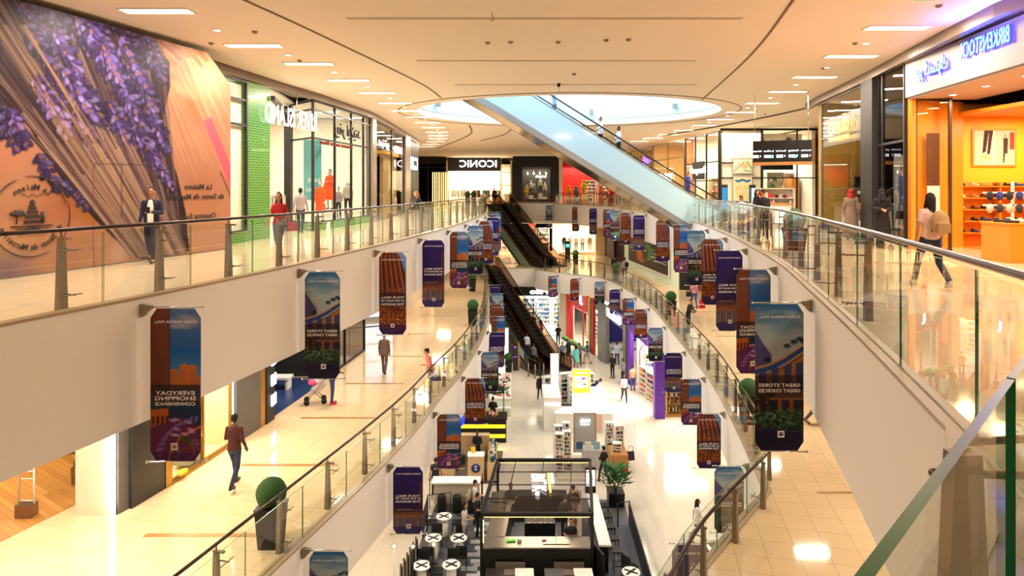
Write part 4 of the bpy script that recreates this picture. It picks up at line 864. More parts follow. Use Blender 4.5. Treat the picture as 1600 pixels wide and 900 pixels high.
# --- ground floor
G = [('man in black shirt striding across the ground floor hall', 1.74,39.5, BACK,1.72,'stride','down',(.07,.08,.12),(.07,.07,.08),'brown','short','long'),
 ('man in pale pink shirt and black trousers walking towards us', 6.9,39.4, .1,1.70,'walk','swing',(.90,.76,.80),(.10,.08,.09),'brown','short','long'),
 ('man in orange and white shirt beside the purple shop pillar', 7.85,41.6, BACK,1.65,'stand','down',(.82,.62,.50),(.24,.28,.44),'light','short','short'),
 ('man in black standing near the purple shop front', 6.95,44.3, -.8,1.72,'stand','both',(.06,.06,.07),(.06,.06,.07),'brown','short','long'),
 ('man in grey shirt standing beside the purple pillar', 7.45,43.0, -1.2,1.72,'stand','both',(.48,.48,.54),(.09,.10,.14),'brown','short','long'),
 ('woman in black standing at the blue shop entrance', 7.05,48.3, -1.2,1.62,'stand','phone',(.06,.05,.06),(.06,.05,.06),'light','long','long'),
 ('man in pale blue shirt at the blue shop counter', 7.8,47.5, BACK,1.74,'stand','both',(.68,.74,.84),(.14,.18,.34),'tan','short','long'),
 ('person in navy shirt at the blue shop counter', 8.5,47.3, BACK,1.7,'stand','both',(.14,.18,.40),(.12,.15,.3),'tan','short','short'),
 ('man in black sweater near the white lit shop entrance', 3.87,53.7, BACK,1.74,'stand','both',(.07,.06,.07),(.10,.10,.13),'tan','short','long'),
 ('man in grey blazer walking beside the woman in green', 3.75,47.6, 0,1.76,'walk','swing',(.44,.48,.54),(.22,.22,.26),'tan','short','long'),
 ('woman in dark green dress touching her hair', 4.3,48.6, .2,1.70,'walk','hair',(.07,.20,.14),(.7,.5,.4),'light','long','short'),
 ('person in turquoise robe walking among the group', 4.68,46.9, BACK,1.64,'walk','down',(.42,.82,.82),(.42,.82,.82),'tan','long','long'),
 ('man in mauve t-shirt and black trousers', 4.98,47.4, BACK,1.72,'walk','swing',(.46,.36,.42),(.10,.09,.11),'tan','short','short'),
 ('man in blue t-shirt and beige shorts', 5.62,47.9, -2.2,1.72,'walk','down',(.18,.30,.58),(.60,.54,.60),'light','short','short'),
 ('woman in pink top far beyond the escalators', 2.55,56.2, BACK,1.62,'walk','down',(.80,.50,.55),(.45,.35,.4),'light','long','short'),
 ('person in turquoise top far beyond the escalators', 2.0,57.0, BACK,1.62,'walk','down',(.45,.75,.78),(.4,.6,.65),'light','long','short'),
 ('person in purple top close to the escalator foot', 1.65,56.0, BACK,1.6,'stand','down',(.42,.14,.46),(.3,.2,.35),'light','long','long'),
 ('man in black t-shirt and jeans walking under the left walkway', -3.25,27.2, BACK,1.74,'stride','swing',(.15,.14,.16),(.10,.14,.24),'tan','short','short'),
 ('woman in blue skirt half hidden under the left walkway', -4.25,25.0, BACK,1.60,'walk','down',(.30,.38,.60),(.6,.45,.38),'tan','long','long'),
 ('shop assistant in black at the wooden skincare kiosk', -1.65,30.4, -.3,1.68,'stand','both',(.07,.06,.08),(.08,.08,.1),'brown','short','long'),
 ('person in black at the yellow lit kiosk', -1.05,35.2, BACK,1.70,'stand','both',(.10,.08,.09),(.10,.09,.1),'light','short','long'),
 ('person with brown hair at the yellow lit kiosk', -1.75,35.4, BACK,1.62,'stand','both',(.45,.32,.22),(.12,.10,.1),'light','long','long'),
 ('diner in black at the white sushi counter', -1.5,40.2, -.6,1.66,'stand','both',(.07,.06,.07),(.08,.08,.1),'light','short','long'),
 ('second diner in black at the white sushi counter', -1.45,41.6, -.6,1.64,'stand','both',(.08,.07,.09),(.08,.08,.1),'tan','short','long'),
 ('woman in black shopping at the accessories kiosk', 4.1,28.6, BACK+.6,1.66,'walk','both',(.06,.06,.07),(.07,.07,.08),'tan','short','long'),
 ('barista in black t-shirt behind the cafe counter back left', -.15+.1,24.9, .2,1.72,'stand','both',(.10,.11,.15),(.10,.10,.12),'brown','short','short'),
 ('barista in black with cap inside the cafe kiosk right', 2.35,24.6, BACK,1.76,'stand','both',(.05,.05,.06),(.05,.05,.06),'tan','cap','long'),
 ('second barista in black beside the one with the cap', 2.0,24.0, BACK,1.72,'stand','both',(.07,.07,.08),(.07,.07,.08),'tan','short','long'),
 ('barista in dark t-shirt bent over the front right counter', 2.05,22.35, 0,1.66,'stand','both',(.09,.09,.11),(.09,.09,.1),'tan','short','short'),
 ('customer with backpack at the left of the cafe kiosk', -1.45,25.1, -PI/2-PI,1.74,'stand','both',(.80,.78,.76),(.2,.2,.25),'light','short','short'),
 ('customer in black at the left of the cafe kiosk', -1.3,24.2, -PI/2-PI,1.66,'stand','both',(.12,.11,.13),(.13,.13,.16),'light','short','short'),
 ('woman in white flowered top waiting left of the cafe kiosk', -1.75,23.5, -PI/2-PI,1.64,'stand','both',(.80,.76,.74),(.62,.58,.56),'light','long','short'),
 ('woman in white seen through the lower right glass railing', 6.9,23.8, PI/2,1.62,'walk','swing',(.88,.85,.86),(.86,.84,.85),'light','long','short')]
HC = {'cap': (.05,.05,.06)}
for i, (lab, gx, gy, r, h, ps, ar, tp, bt, sk, st, sl) in enumerate(G):
    person(lab, gx, gy, Z0+.001, r, h, ps, ar, tp, bt, (.12,.08,.07), sk, HC.get(st, (.09,.05,.04) if i % 3 else (.05,.04,.04)), st, sl, 'dress' if 'dress' in lab or 'robe' in lab else ('tee' if sl == 'short' else 'shirt'), legs='shorts' if 'shorts' in lab else 'trousers', fem='woman' in lab)
person('worker in dark blue bending over the white cosmetics counter', 4.9, 39.6, Z0, PI/2+.2, 1.72, 'stand', 'both', (.10,.14,.30), (.08,.09,.12), skin='brown', lean=1.05, kind='shirt')
backpack('pale rucksack worn by the customer left of the cafe kiosk', -1.66, 25.1, .92, PI/2, (.72,.66,.56))
for k, (s_, q_, lab, tp, bt, ar) in enumerate(((1.2,-.77,'man in white shirt riding at the foot of the left lower escalator',(.82,.84,.90),(.2,.2,.3),'reach'),(.2,-.77,'man in grey t-shirt stepping onto the left lower escalator',(.42,.40,.43),(.09,.09,.1),'reach'))):
    X = 2.35+.887*q_-.46*s_; Y = 46.8+.46*q_+.887*s_; run = 6*math.sqrt(3); n = int(run/.4); zz = 6*(int(s_/(run/n))+1)/n-.05 if s_ > .3 else .12
    person(lab, X, Y, zz, BACK-.4, 1.74, 'walk' if k else 'stand', ar, tp, bt, skin='tan')
# ================================================================== SHOP FRONTS
def vec2(a, b): v = Vector((b[0]-a[0], b[1]-a[1], 0)); L = v.length; return v/L, L
def lerp2(a, b, t): return (a[0]+(b[0]-a[0])*t, a[1]+(b[1]-a[1])*t)
def facade(label, a, b, z0, z1, cols=(0,.5,1), rows=(), fr=.07, fm=None, gm=None, sill=0., head=0., name='shopfront', glassed=True, depth=.10, skirt=None, cat='shop front'):
    o = thing(name, label, cat, (a[0], a[1], z0)); t, L = vec2(a, b); rz = math.atan2(t.y, t.x); fm = fm or M_dark; gm = gm or M_shopglass
    loc = lambda s, z: (t.x*s, t.y*s, z-z0); zs = [z0+sill]+[z0+r for r in rows]+[z1-head]
    for c in cols: s = c*L; part('mullion', MB().box(loc(s, (z0+z1)/2), (fr, depth, z1-z0), rz), fm, o)
    for z in zs: part('transom', MB().box(loc(L/2, z), (L, depth*.8, fr), rz), fm, o)
    if head > .05: part('header_panel', MB().box(loc(L/2, z1-head/2), (L, depth*.7, head), rz), fm, o)
    if sill > .05: part('sill_panel', MB().box(loc(L/2, z0+sill/2), (L, depth*1.3, sill), rz), skirt or fm, o)
    if glassed:
        for c0, c1 in zip(cols[:-1], cols[1:]):
            part('glass_pane', MB().box(loc((c0+c1)/2*L, (z0+sill+z1-head)/2), ((c1-c0)*L-fr, .012, z1-z0-sill-head-fr), rz), gm, o)
    return o
def panel(nm, a, b, z0, z1, m, th=.15, kind=True, label=None, cat=None):
    t, L = vec2(a, b); rz = math.atan2(t.y, t.x); mb = MB().box((0,0,(z1-z0)/2), (L, th, z1-z0)); o = link(nm, mb.mesh(nm, m), None, ((a[0]+b[0])/2, (a[1]+b[1])/2, z0), rz)
    if kind: o['kind'] = 'structure'
    else: tag(o, label, cat)
    return o
def room(pts, z0, z1, m, names=None, th=.12):
    for i, (a, b) in enumerate(zip(pts[:-1], pts[1:])): panel((names[i] if names else 'wall_left'), a, b, z0, z1, m, th)
def sign(label, s, P, R, size, m, width=None, name='sign', backing=None, bm=None, ext=.03, mirror=True, rot=0., bold=0., U=(0,0,1)):
    o = thing(name, label, 'sign', P); part('lettering', put_text(MB(), s, (0,0,0), R, U, size, ext, mirror, bold, rot, width=width), m, o)
    if backing:
        R_ = Vector(R).normalized(); N = R_.cross(Vector(U)); rz = math.atan2(R_.y, R_.x); part('sign_board', MB().box(tuple(-N*.07), (backing[0], .06, backing[1]), rz), bm, o)
    return o
GOODS = [mat('goods_%d' % i, c, .5) for i, c in enumerate([(.85,.2,.2),(.95,.9,.85),(.2,.35,.6),(.9,.7,.2),(.3,.55,.3),(.2,.18,.2),(.85,.5,.55),(.6,.4,.25)])]
def shelves(label, loc, rz, w, h, d, rows, fm=None, pal=None, seed=1, name='shelf_unit', step=.12, back=True):
    R = random.Random(seed); fm = fm or M_white; o = thing(name, label, 'shelf', loc, rz); c = MB().box((-w/2,0,h/2),(.04,d,h)).box((w/2,0,h/2),(.04,d,h)).box((0,0,h),(w,d,.04))
    if back: c.box((0,d/2,h/2),(w,.02,h))
    part('carcass', c, fm, o); g = MB()
    for k in range(rows):
        z = .1+k*(h-.15)/rows; part('shelf', MB().box((0,0,z),(w-.04,d-.02,.03)), fm, o); x = -w/2+.08
        while x < w/2-.08:
            ww = step*(.5+R.random()*.7); hh = min((h-.15)/rows*.8, .08+R.random()*.25)
            if R.random() > .12: g.box((x+ww/2, -.03+R.random()*.04, z+.015+hh/2), (ww*.85, d*.55, hh), 0, R.choice(pal or range(8)))
            x += ww
    part('goods', g, GOODS, o, kind='stuff'); return o
def rack(label, loc, rz, w, cols, seed=0, h=1.45, n=12):
    R = random.Random(seed); o = thing('clothes_rack', label, 'clothes rack', loc, rz)
    part('frame', MB().tube([(-w/2,0,0),(-w/2,0,h),(w/2,0,h),(w/2,0,0)], .015, 6).bar((-w/2,-.2,.02),(-w/2,.2,.02),.03,.03).bar((w/2,-.2,.02),(w/2,.2,.02),.03,.03), M_steel, o)
    for i in range(n):
        x = -w/2+w*(i+.5)/n; L = .7+R.random()*.25; part('garment', MB().box((x,0,h-.04-L/2),(w/n*.55,.42,L),0,0,(1,.55)), cm(R.choice(cols)), o)
    return o
def mannequin(label, x, y, z, rz, top, bottom, kind='shirt', col=(.85,.80,.76), style='bald', hair=(.1,.08,.08), h=1.8, arms='down', legs='trousers', pose='stand'):
    return person(label, x, y, z, rz, h, pose, arms, top, bottom, (.1,.1,.1), style=style, hair=hair, kind=kind, name='mannequin', cat='mannequin', body=mat('mannequin_%d' % int(col[0]*99), col, .35), legs=legs, fem=True)
M_glow = mat('white_letters', (1,1,1), .5, emit=2.6)
M_gloww = mat('warm_letters', (1,.8,.35), .5, emit=2.6, ecol=(1,.78,.25))
M_blueg = mat('blue_letters', (.4,.75,1), .5, emit=1.6, ecol=(.35,.70,1)); M_blueedge = mat('blue_letter_edge', (.1,.15,.95), .5, emit=2.8, ecol=(.08,.12,1))
M_led = mat('led_strip', (1,1,1), .5, emit=7., ecol=(.96,.98,1)); M_ledw = mat('warm_led_strip', (1,.8,.5), .5, emit=5., ecol=(1,.78,.45))
M_green = brickmat('green_glazed_brick', (.16,.44,.10), (.15,.46,.22), (.46,.60,.28), 1., .23, .085, .012, .25, 'XZ', coat=.3)
M_tanb = brickmat('tan_brick', (.80,.66,.42), (.70,.56,.34), (.48,.38,.26), 1., .23, .085, .014, .6, 'XZ')
M_shopw = mat('shop_wall_white', (.93,.90,.84), .8)
M_bandm = mat('bulkhead_bronze', (.42,.35,.29), .35, .4)
# ---- upper left: hoarding with the lavender photograph
A0, A1 = Vector((-9.7,12.15,0)), Vector((-8.0,18.2,0)); aw = (A1-A0).normalized()
def hoard_pt(px, py):       # where on the board a detail of its printed picture lies
    r = (px-800)/F; t = (r*A0.y-A0.x)/(aw.x-r*aw.y); p = A0+aw*t; return t, CZ+(293-py)*p.y/F
def lavender():
    c = Canvas(640*1+1, 660, -270, -170, 1.0, (.76,.56,.44)); R = random.Random(11); rr = R.random
    c.grad(-270,-170,370,60,(.34,.20,.15),(.66,.44,.30)); 
    for _ in range(120):
        x, y = -270+rr()*640, -170+rr()*660; cl = R.choice([(.86,.66,.50),(.78,.52,.38),(.70,.42,.30),(.88,.72,.58),(.74,.50,.42)]); c.ell(x,y,40+70*rr(),30+60*rr(),rr()*3,cl,.35,.9)
    for _ in range(26): x = 255+rr()*100; c.line(x-60,35+rr()*20,x+25,150+rr()*140,3+6*rr(),(.93,.80,.62),.22,1.5)
    for _ in range(9): x = 255+rr()*60; c.line(x-80,10,x+10,70+rr()*40,6,(.62,.34,.12),.35)
    c.ell(300,165,26,46,-.5,(.70,.42,.28),.5,.9); c.ell(285,140,30,12,.6,(.94,.86,.70),.4,.9)
    c.poly([(318,190),(330,182),(362,262),(362,300)], (.90,.42,.48), .95); c.line(345,270,362,310,3,(.55,.35,.3),.8); c.ell(290,390,22,26,0,(.90,.60,.30),.6,.9); c.ell(185,395,18,22,.4,(.86,.72,.66),.7,.6)
    c.ell(20,240,50,60,0,(.86,.58,.46),.6,.9); c.ell(35,300,70,50,0,(.84,.64,.50),.7,.9); c.ell(10,425,60,40,0,(.45,.36,.52),.6,.9); c.ell(130,330,20,60,-.9,(.70,.44,.16),.6,.8)
    M = [(-270,-170),(60,-60),(120,0),(190,42),(235,62),(264,96),(266,134),(256,180),(262,235),(276,270),(290,330),(296,392),(235,410),(205,398),(150,345),(110,300),(70,240),(40,190),(0,160),(-270,40)]
    c.poly(M, (.20,.11,.16), .95)
    for _ in range(230):      # stems fanning from the binding at lower right up into the heads
        u = rr(); x1 = 205+85*u; y1 = 402-8*u; x0 = -240+ (u*.75+rr()*.25)*500; y0 = -140+rr()*300
        if y0 > x0*1.35+210: continue
        cl = R.choice([(.52,.42,.38),(.40,.31,.31),(.30,.22,.26),(.60,.50,.45),(.25,.17,.22)]); c.line(x0,y0,x1,y1,.8+rr()*1.2,cl,.75,1.6+2.6*rr())
    def floret(x, y, a, s, br=1.):
        p = R.choice([(.43,.34,.60),(.52,.43,.68),(.34,.25,.48),(.60,.52,.74),(.28,.19,.38)]); p = tuple(min(1, q*br) for q in p)
        c.ell(x-1,y+1.5,s*1.15,s*.62,a,(.16,.09,.18),.7,.5); c.ell(x,y,s,s*.52,a,p,.95,.35); c.ell(x+s*.25*math.cos(a)-1,y+s*.25*math.sin(a)-1,s*.45,s*.18,a,tuple(min(1,q+.18) for q in p),.6,.8)
    def spike(x0, y0, x1, y1, wd, n, s, br=1.):
        L = math.hypot(x1-x0,y1-y0); a = math.atan2(y1-y0,x1-x0)
        for k in range(n):
            t = (k+.5)/n; f = math.sin(PI*min(1,(t*.85+.15)))**.6
            for q in range(6):
                sd = (rr()*2-1); x = x0+(x1-x0)*t-math.sin(a)*sd*wd*f; y = y0+(y1-y0)*t+math.cos(a)*sd*wd*f; floret(x, y, a+sd*.9+(rr()-.5)*.5, s*(.7+.6*rr()), br*(1.15-.35*abs(sd)))
            if rr() > .55: c.ell(x0+(x1-x0)*t, y0+(y1-y0)*t, s*.6, s*.4, a, (.66,.42,.28), .8, .5)
    for _ in range(70):
        x = -240+rr()*470; y = -150+rr()*330
        if y > x*.9+190 or y < x*.35-90: continue
        spike(x, y, x+22+rr()*24, y+42+rr()*30, 9+rr()*6, 6, 7.5, .85)
    for s_ in [(228,60,258,128,11,8,7,.95),(40,40,90,110,13,7,9,.9),(85,50,125,125,14,8,9,1.05),(115,20,160,90,12,7,8,.9),(140,45,185,130,16,9,9,1.05),(160,70,205,170,15,10,8.5,1.),(190,60,235,150,13,9,8,1.),(55,120,110,215,14,8,9,1.35),(100,110,150,190,16,8,9,1.),(15,170,45,230,10,5,9,1.2),(195,140,240,240,14,10,7.5,1.),(170,160,205,230,12,7,8,.95),(120,180,165,250,13,7,8,1.),(215,210,262,280,12,8,7,1.05),(235,170,262,240,9,8,6,1.05),(245,250,272,300,7,6,5,1.1),(60,240,90,300,10,5,8,.9),(95,285,140,325,9,5,8,.8),(-60,100,0,190,14,7,10,1.),(-140,60,-70,150,16,7,10,.9)]: spike(*s_)
    for _ in range(90):
        u = rr(); x1 = 208+82*u; x0 = x1-60-110*(1-u)*rr()-20; y0 = 400-(x1-x0)*(1.25+.9*u); c.line(x0,y0,x1,402-6*u,1.6,R.choice([(.70,.56,.47),(.60,.47,.42),(.80,.68,.56),(.45,.33,.36)]),.85,2.2)
    for _ in range(8): x = 8+rr()*60; c.line(x-20,40,x+150+rr()*60,330,3.2,(.72,.57,.42),.6,3.)
    c.line(190,255,190,340,1,(.25,.2,.22),.6); c.line(148,256,232,258,1,(.25,.2,.22),.6); c.line(146,258,146,416,.9,(.45,.33,.28),.6); c.line(0,424,146,406,1,(.9,.8,.7),.6); c.line(270,392,360,380,1.2,(.90,.78,.66),.6)
    c.a = np.clip(np.clip(c.a, 0, 1)**1.2*np.array([.84,.86,.90], np.float32), 0, 1); return c
LV = lavender()
cols_px = [-9000,-3000,-1500,-900,-600,-420,-300,-220,-160,-110,-70]+[-40+1.3*i for i in range(309)]
ts = [max(-9.5, hoard_pt(p, 293)[0]) if p > -2000 else -9.5-.01*(0) for p in cols_px]; ts = sorted(set(round(t, 5) for t in ts)); ny = 330
tA = np.array(ts); zA = np.linspace(ZC-.02, Z2+.03, ny); TT, ZZ = np.meshgrid(tA, zA); Yd = A0.y+aw.y*TT; Xd = A0.x+aw.x*TT
PX = 800+F*Xd/np.maximum(Yd, .5); PY = 293-F*(ZZ-CZ)/np.maximum(Yd, .5); colr = LV.sample(PX, PY).reshape(-1, 3)
hb = thing('hoarding', 'shop hoarding printed with a giant photograph of dried lavender', 'hoarding', (A0.x, A0.y, Z2))
tmax = ts[-1]; cutx = np.clip((TT-(tmax-.9))/.9, 0, 1); Z3 = np.where(ZZ > ZC-1.2, ZZ-np.clip(ZZ-(ZC-.15-cutx*.75), 0, 9), ZZ)
vs = np.stack([aw.x*TT, aw.y*TT, Z3-Z2], -1).reshape(-1, 3); W_ = len(ts); fs = [(i*W_+j+W_, i*W_+j+W_+1, i*W_+j+1, i*W_+j) for i in range(ny-1) for j in range(W_-1)]
me = printed('printed_board', [tuple(v) for v in vs], fs, colr, vcolmat('hoarding_print', .45)); pbd = link('printed_board', me, hb)
nl = Vector((-aw.y, aw.x, 0)); nb = MB(); P0, P1 = aw*ts[0]+nl*.02, aw*tmax+nl*.02; rzh = math.atan2(aw.y, aw.x)
nb.box(tuple((P0+P1)/2+nl*.10+Vector((0,0,2.3))), (tmax-ts[0], .12, 4.6), rzh); part('timber_backing', nb, M_white, hb); part('side_return', MB().box(tuple(aw*(tmax-.03)+nl*.5+Vector((0,0,2.3))), (.06, .95, 4.6), rzh), cm((.72,.36,.26)), hb)
def on_board(px, py, off=.012): t, z = hoard_pt(px, py); return aw*t - nl*off + Vector((0,0,z-Z2))
M_ink = mat('black_print', (.14,.10,.10), .6)
b = MB()
for s_, px, py, wpx, sz in (('La Maison',310,292,42,.17),('du Savon de Marseille',307,307.5,90,.17),('Opening Soon',309,338,57,.17)):
    wd = (hoard_pt(px+wpx/2,py)[0]-hoard_pt(px-wpx/2,py)[0]); put_text(b, s_, on_board(px,py), aw, size=.2, ext=.002, width=wd, bold=.003)
part('lettering', b, M_ink, pbd)
tc_, zc_ = hoard_pt(50, 338); C0 = aw*tc_ - nl*.012 + Vector((0,0,zc_-Z2)); b = MB()
def rp(r, a): return C0 + aw*(r*math.cos(a)*1.0) + Vector((0,0,r*math.sin(a)))
for a0, a1, r in ((.55,1.75,.80),(1.95,2.6,.78),(-.9,.4,.80),(3.5,5.2,.80),(2.75,3.3,.80),(.3,1.2,.75)): b.tube([rp(r, a0+(a1-a0)*k/14) for k in range(15)], [.004+.007*math.sin(PI*k/14) for k in range(15)], 4)
for s_, ac, r, sp, fl in (('La Maison', PI/2, .58, .155, 1), ('du Savon de Marseille', -PI/2, .62, .118, -1)):
    n = len(s_)
    for i, ch in enumerate(s_):
        if ch == ' ': continue
        k = (i-(n-1)/2)*sp*fl; a = ac + k; U_ = aw*math.cos(a)+Vector((0,0,math.sin(a))); U_ *= fl; Rr = (aw*math.sin(a)-Vector((0,0,math.cos(a))))*fl
        put_text(b, ch, rp(r, a), Rr, U_, size=.17, ext=.002, bold=.002)
def q(x, z): return C0+aw*x+Vector((0,0,z))
for i, (w_, z_) in enumerate(((.36,-.14),(.30,-.04),(.24,.05),(.17,.13),(.11,.20))):
    b.add([q(-w_/2,z_)-nl*.002, q(w_/2,z_)-nl*.002, q(w_/2*.93,z_+.065)-nl*.002, q(-w_/2*.93,z_+.065)-nl*.002], [(0,1,2,3)])
b.add([q(-.07,.27), q(.07,.27), q(0,.34)], [(0,1,2)]); b.tube([q(-.31,-.14),q(-.30,.02)], .012, 5)
for dx, dz, r in ((-.36,.06,.07),(-.28,.09,.08),(-.22,.05,.06),(-.31,.04,.07)): b.tube([q(dx-r,dz),q(dx+r,dz)], [.03,.045], 6)
b.tube([q(.21,-.14),q(.21,.08)], .035, 6)
for k in range(9): b.tube([q(-.06+.015*k,-.20),q(-.28+.07*k,-.36)], [.004,.014], 4)
b.tube([q(-.42,-.19),q(.42,-.19)], .012, 4); b.tube([q(-.33,-.24),q(.33,-.24)], .008, 4)
b.tube([q(.04*k*1.0-.22, .42+.035*math.sin(k*1.4)) for k in range(12)], .006, 4)
part('round_logo', b, M_ink, pbd)
# ---- upper left: window strip, green brick pillar, clothes shop with corner bay
LW = [(-8.9,18.4),(-8.75,19.6),(-8.35,22.15)]
facade('white backed window beside the lavender hoarding', (-8.86,18.9), (-8.60,20.68), Z2, 16.6, (0,1), (3.75,4.55), sill=.35, skirt=M_green)
panel('wall_left', (-9.0,18.95), (-8.75,20.65), Z2+.36, 16.5, M_shopw, .03)
pb = MB().box((0,0,2.6),(.6,1.48,5.2)); o = link('brick_pillar', pb.mesh('brick_pillar', M_green), None, (-8.80,21.50,Z2), -.15); tag(o, 'green glazed brick pillar between the white window and the shop entrance', 'pillar')
panel('wall_left', (-9.2,19.7), (-16,19.7), Z2, 16.7, M_shopw); panel('wall_left', (-15.9,19.7), (-15.5,33.5), Z2, 16.7, M_shopw); panel('wall_left', (-15.6,33.2), (-7.4,32.6), Z2, 16.7, M_shopw)
struct('ceiling', MB().prism([(-16,19.6),(-9.1,19.6),(-8.6,22.4),(-9.2,27.2),(-8.1,25.9),(-7.4,32.4),(-15.6,33.2)], 16.72, 16.80), M_white)
facade('left flank of the glazed corner bay of the white lit clothes shop', (-9.45,27.3), (-8.0,25.7), Z2, 16.7, (0,1), (3.75,4.9), sill=.32, skirt=M_green)
facade('long glazed front of the white lit clothes shop with three black mullions', (-8.0,25.7), (-7.2,32.4), Z2, 16.7, (0,.33,.62,.86,1), (3.75,4.9), sill=.32, skirt=M_green)
t = thing('door_frame', 'tall dark post at the entrance of the white lit clothes shop', 'door frame', (-9.5,27.2,Z2)); part('post', MB().box((0,0,2.6),(.28,.3,5.2)), M_dark, t); part('header', MB().bar((.1,-.2,4.75),(1.2,-5.0,4.85),.14,.16), M_dark, t)
for x, y, s in ((-12,22,1),(-12,26,1),(-10.5,29.5,1),(-9.6,24,.5)): area('shop_lamp', (x,y,16.6), 2.2, 2.2, (330)*.5*s, (1,.93,.82))
fd = Vector((.8,6.7,0)).normalized(); fd2 = Vector((.0,1,0))
# big illuminated name, projecting across the entrance
d1, d2 = Vector((-8.36,21.7,0)), Vector((-7.78,25.5,0))
sg = sign('large white glowing shop name across the corner of the clothes shop', 'RIVER ISLAND', ((d1.x+d2.x)/2, (d1.y+d2.y)/2, 15.72), (d2-d1), 1.0, M_glow, width=(d2-d1).length, ext=.006)
part('rod', MB().tube([(-.06,.6,0),(-.06,.6,1.27)], .015, 6), M_chrome, sg)
sign('black arabic shop name on the upper glass of the clothes shop', '\uFEAA\uFEE8\uFEF3\uFEFB\uFEF3\uFE81 \uFEAE\uFED4\uFEF3\uFEAD', (-7.50,29.3,15.78), fd, .8, M_black, width=3.1)
sign('small dark red line of lettering under the arabic shop name', 'womenswear  menswear  kidswear', (-7.70,28.2,15.08), fd, .26, cm((.45,.12,.10)), width=3.6)
t = thing('poster', 'tall teal banner with save lettering inside the clothes shop', 'poster', (-8.6,27.6,Z2+1.5), .1); part('sheet', MB().box((0,0,1.0),(.75,.02,2.6)), mat('teal_banner', (.30,.60,.62), .7), t); part('lettering', put_text(put_text(MB(), 'SAVE', (.06,-.03,.55), (1,0,0), size=.24, ext=.003), 'DS AU', (.06,-.03,.15), (1,0,0), size=.24, ext=.003), M_letters, t)
mannequin('mannequin in orange ruffled dress, tallest in the clothes shop window', -8.3,29.2,Z2+.75,-.2,(.92,.28,.06),(.9,.3,.1),'dress',(.62,.56,.54),'short',(.35,.30,.32),1.85,'phone')
mannequin('mannequin in orange skirt suit at the left of the clothes shop window', -8.2,27.4,Z2+.3,-.2,(.92,.30,.08),(.88,.32,.1),'dress',(.75,.70,.66),'short',(.55,.50,.48),1.75)
mannequin('mannequin in grey top and black trousers at the right of the clothes shop window', -7.95,31.0,Z2+.3,.1,(.62,.60,.56),(.12,.11,.12),'shirt',(.80,.76,.72),'long',(.70,.66,.62),1.82)
mannequin('seated mannequin with black boots in the middle of the clothes shop window', -8.1,29.9,Z2+.3,-.3,(.55,.52,.52),(.10,.10,.11),'shirt',(.70,.66,.64),'short',(.4,.36,.36),1.5)
for i, (x, y, sx) in enumerate(((-8.3,29.2,1.0),(-8.15,27.3,.8),(-8.0,31.,.9))): solo('display_plinth', MB().box((0,0,.15),(sx,.9,.3)).box((0,0,.52 if i == 0 else .2),(.5,.5,.46 if i == 0 else .05)), M_white, 'white display plinth under the %s window mannequin' % ('tallest','left','right')[i], 'plinth', (x, y, Z2+.0))
rack('rack of beige and grey coats just inside the clothes shop entrance', (-10.0,25.6,Z2), .2, 1.8, [(.72,.66,.58),(.62,.58,.54),(.80,.74,.66),(.4,.36,.34)], 3)
rack('rack of dark clothes deeper inside the clothes shop', (-11.5,24.0,Z2), 1.2, 1.8, [(.25,.22,.22),(.5,.45,.42),(.8,.75,.7)], 4)
for i, x in enumerate((-9.7,-9.35)):
    t = thing('spotlight', 'black ceiling spotlight, the %s of two over the clothes shop entrance' % ('left','right')[i], 'spotlight', (x,24.0,15.2)); part('can', MB().tube([(0,0,-.05),(.05,-.15,-.14)], .07, 10), M_black, t); part('stem', MB().tube([(0,0,0),(0,0,1.5)], .01, 6), M_black, t)
# ---- upper left: further curve of shops
SEG = [(-7.2,32.4),(-7.25,36.9),(-7.45,41.5),(-7.55,46.5),(-7.75,52.5)]
panel('wall_left', (-7.19,32.4), (-7.2,33.3), Z2, 16.9, mat('steel_column', (.62,.57,.52), .3, .7), .3)
facade('narrow smoked window of the tan brick shop', (-7.22,33.4), (-7.26,38.5), Z2, 16.7, (0,1), (3.9,), fm=M_dark)
panel('wall_left', (-8.2,33.6), (-8.2,38.4), Z2, 16.5, M_tanb, .2)
o = solo('display_unit', MB().box((0,0,1.25),(.1,1.6,1.9)), cm((.66,.20,.12)), 'red panel display in the window of the tan brick shop', 'display', (-8.0,34.4,Z2+.2))
facade('tall window of the tan brick shop next to the pinkish column', (-7.28,38.6), (-7.38,43.6), Z2, 16.7, (0,1), (4.0,), fm=M_dark)
panel('wall_left', (-7.9,38.7), (-7.95,43.5), Z2, 15.2, M_tanb, .2); panel('wall_left', (-7.9,38.7), (-7.95,43.5), 15.25, 15.45, mat('yellow_shelf', (.92,.70,.15), .5), .5)
panel('wall_left', (-7.42,43.7), (-7.48,46.2), Z2, 16.9, mat('steel_column', (.62,.57,.52), .3, .7), .35)
panel('wall_left', (-7.55,46.4), (-7.75,52.5), Z2, 16.8, M_darkw, .2); 
t = thing('roller_shutter', 'black roller shutter at the far end of the left shops', 'shutter', (-7.52,48.6,Z2))
for k in range(22): part('slat', MB().box((0,0,.1+k*.14),(.06,3.0,.11), .03), M_black, t)
sign('small white glowing box sign over the black shutter', 'JR', (-7.3,48.2,15.0), (0,1,0), .6, M_dark, width=2.2, name='light_box_sign', backing=(3.0,.9), bm=M_glow)
sign('white glowing arabic sign on the tan brick shop', '\uFEEE\uFEAF\uFEE8\uFE98\uFEB3', (-7.1,35.6,15.7), (0,1,0), .7, M_glow, width=2.8, ext=.006)
sign('white glowing latin sign next to the arabic one', 'CASTRO', (-7.2,40.6,15.55), (0,1,0), .62, M_glow, width=2.9, ext=.006)
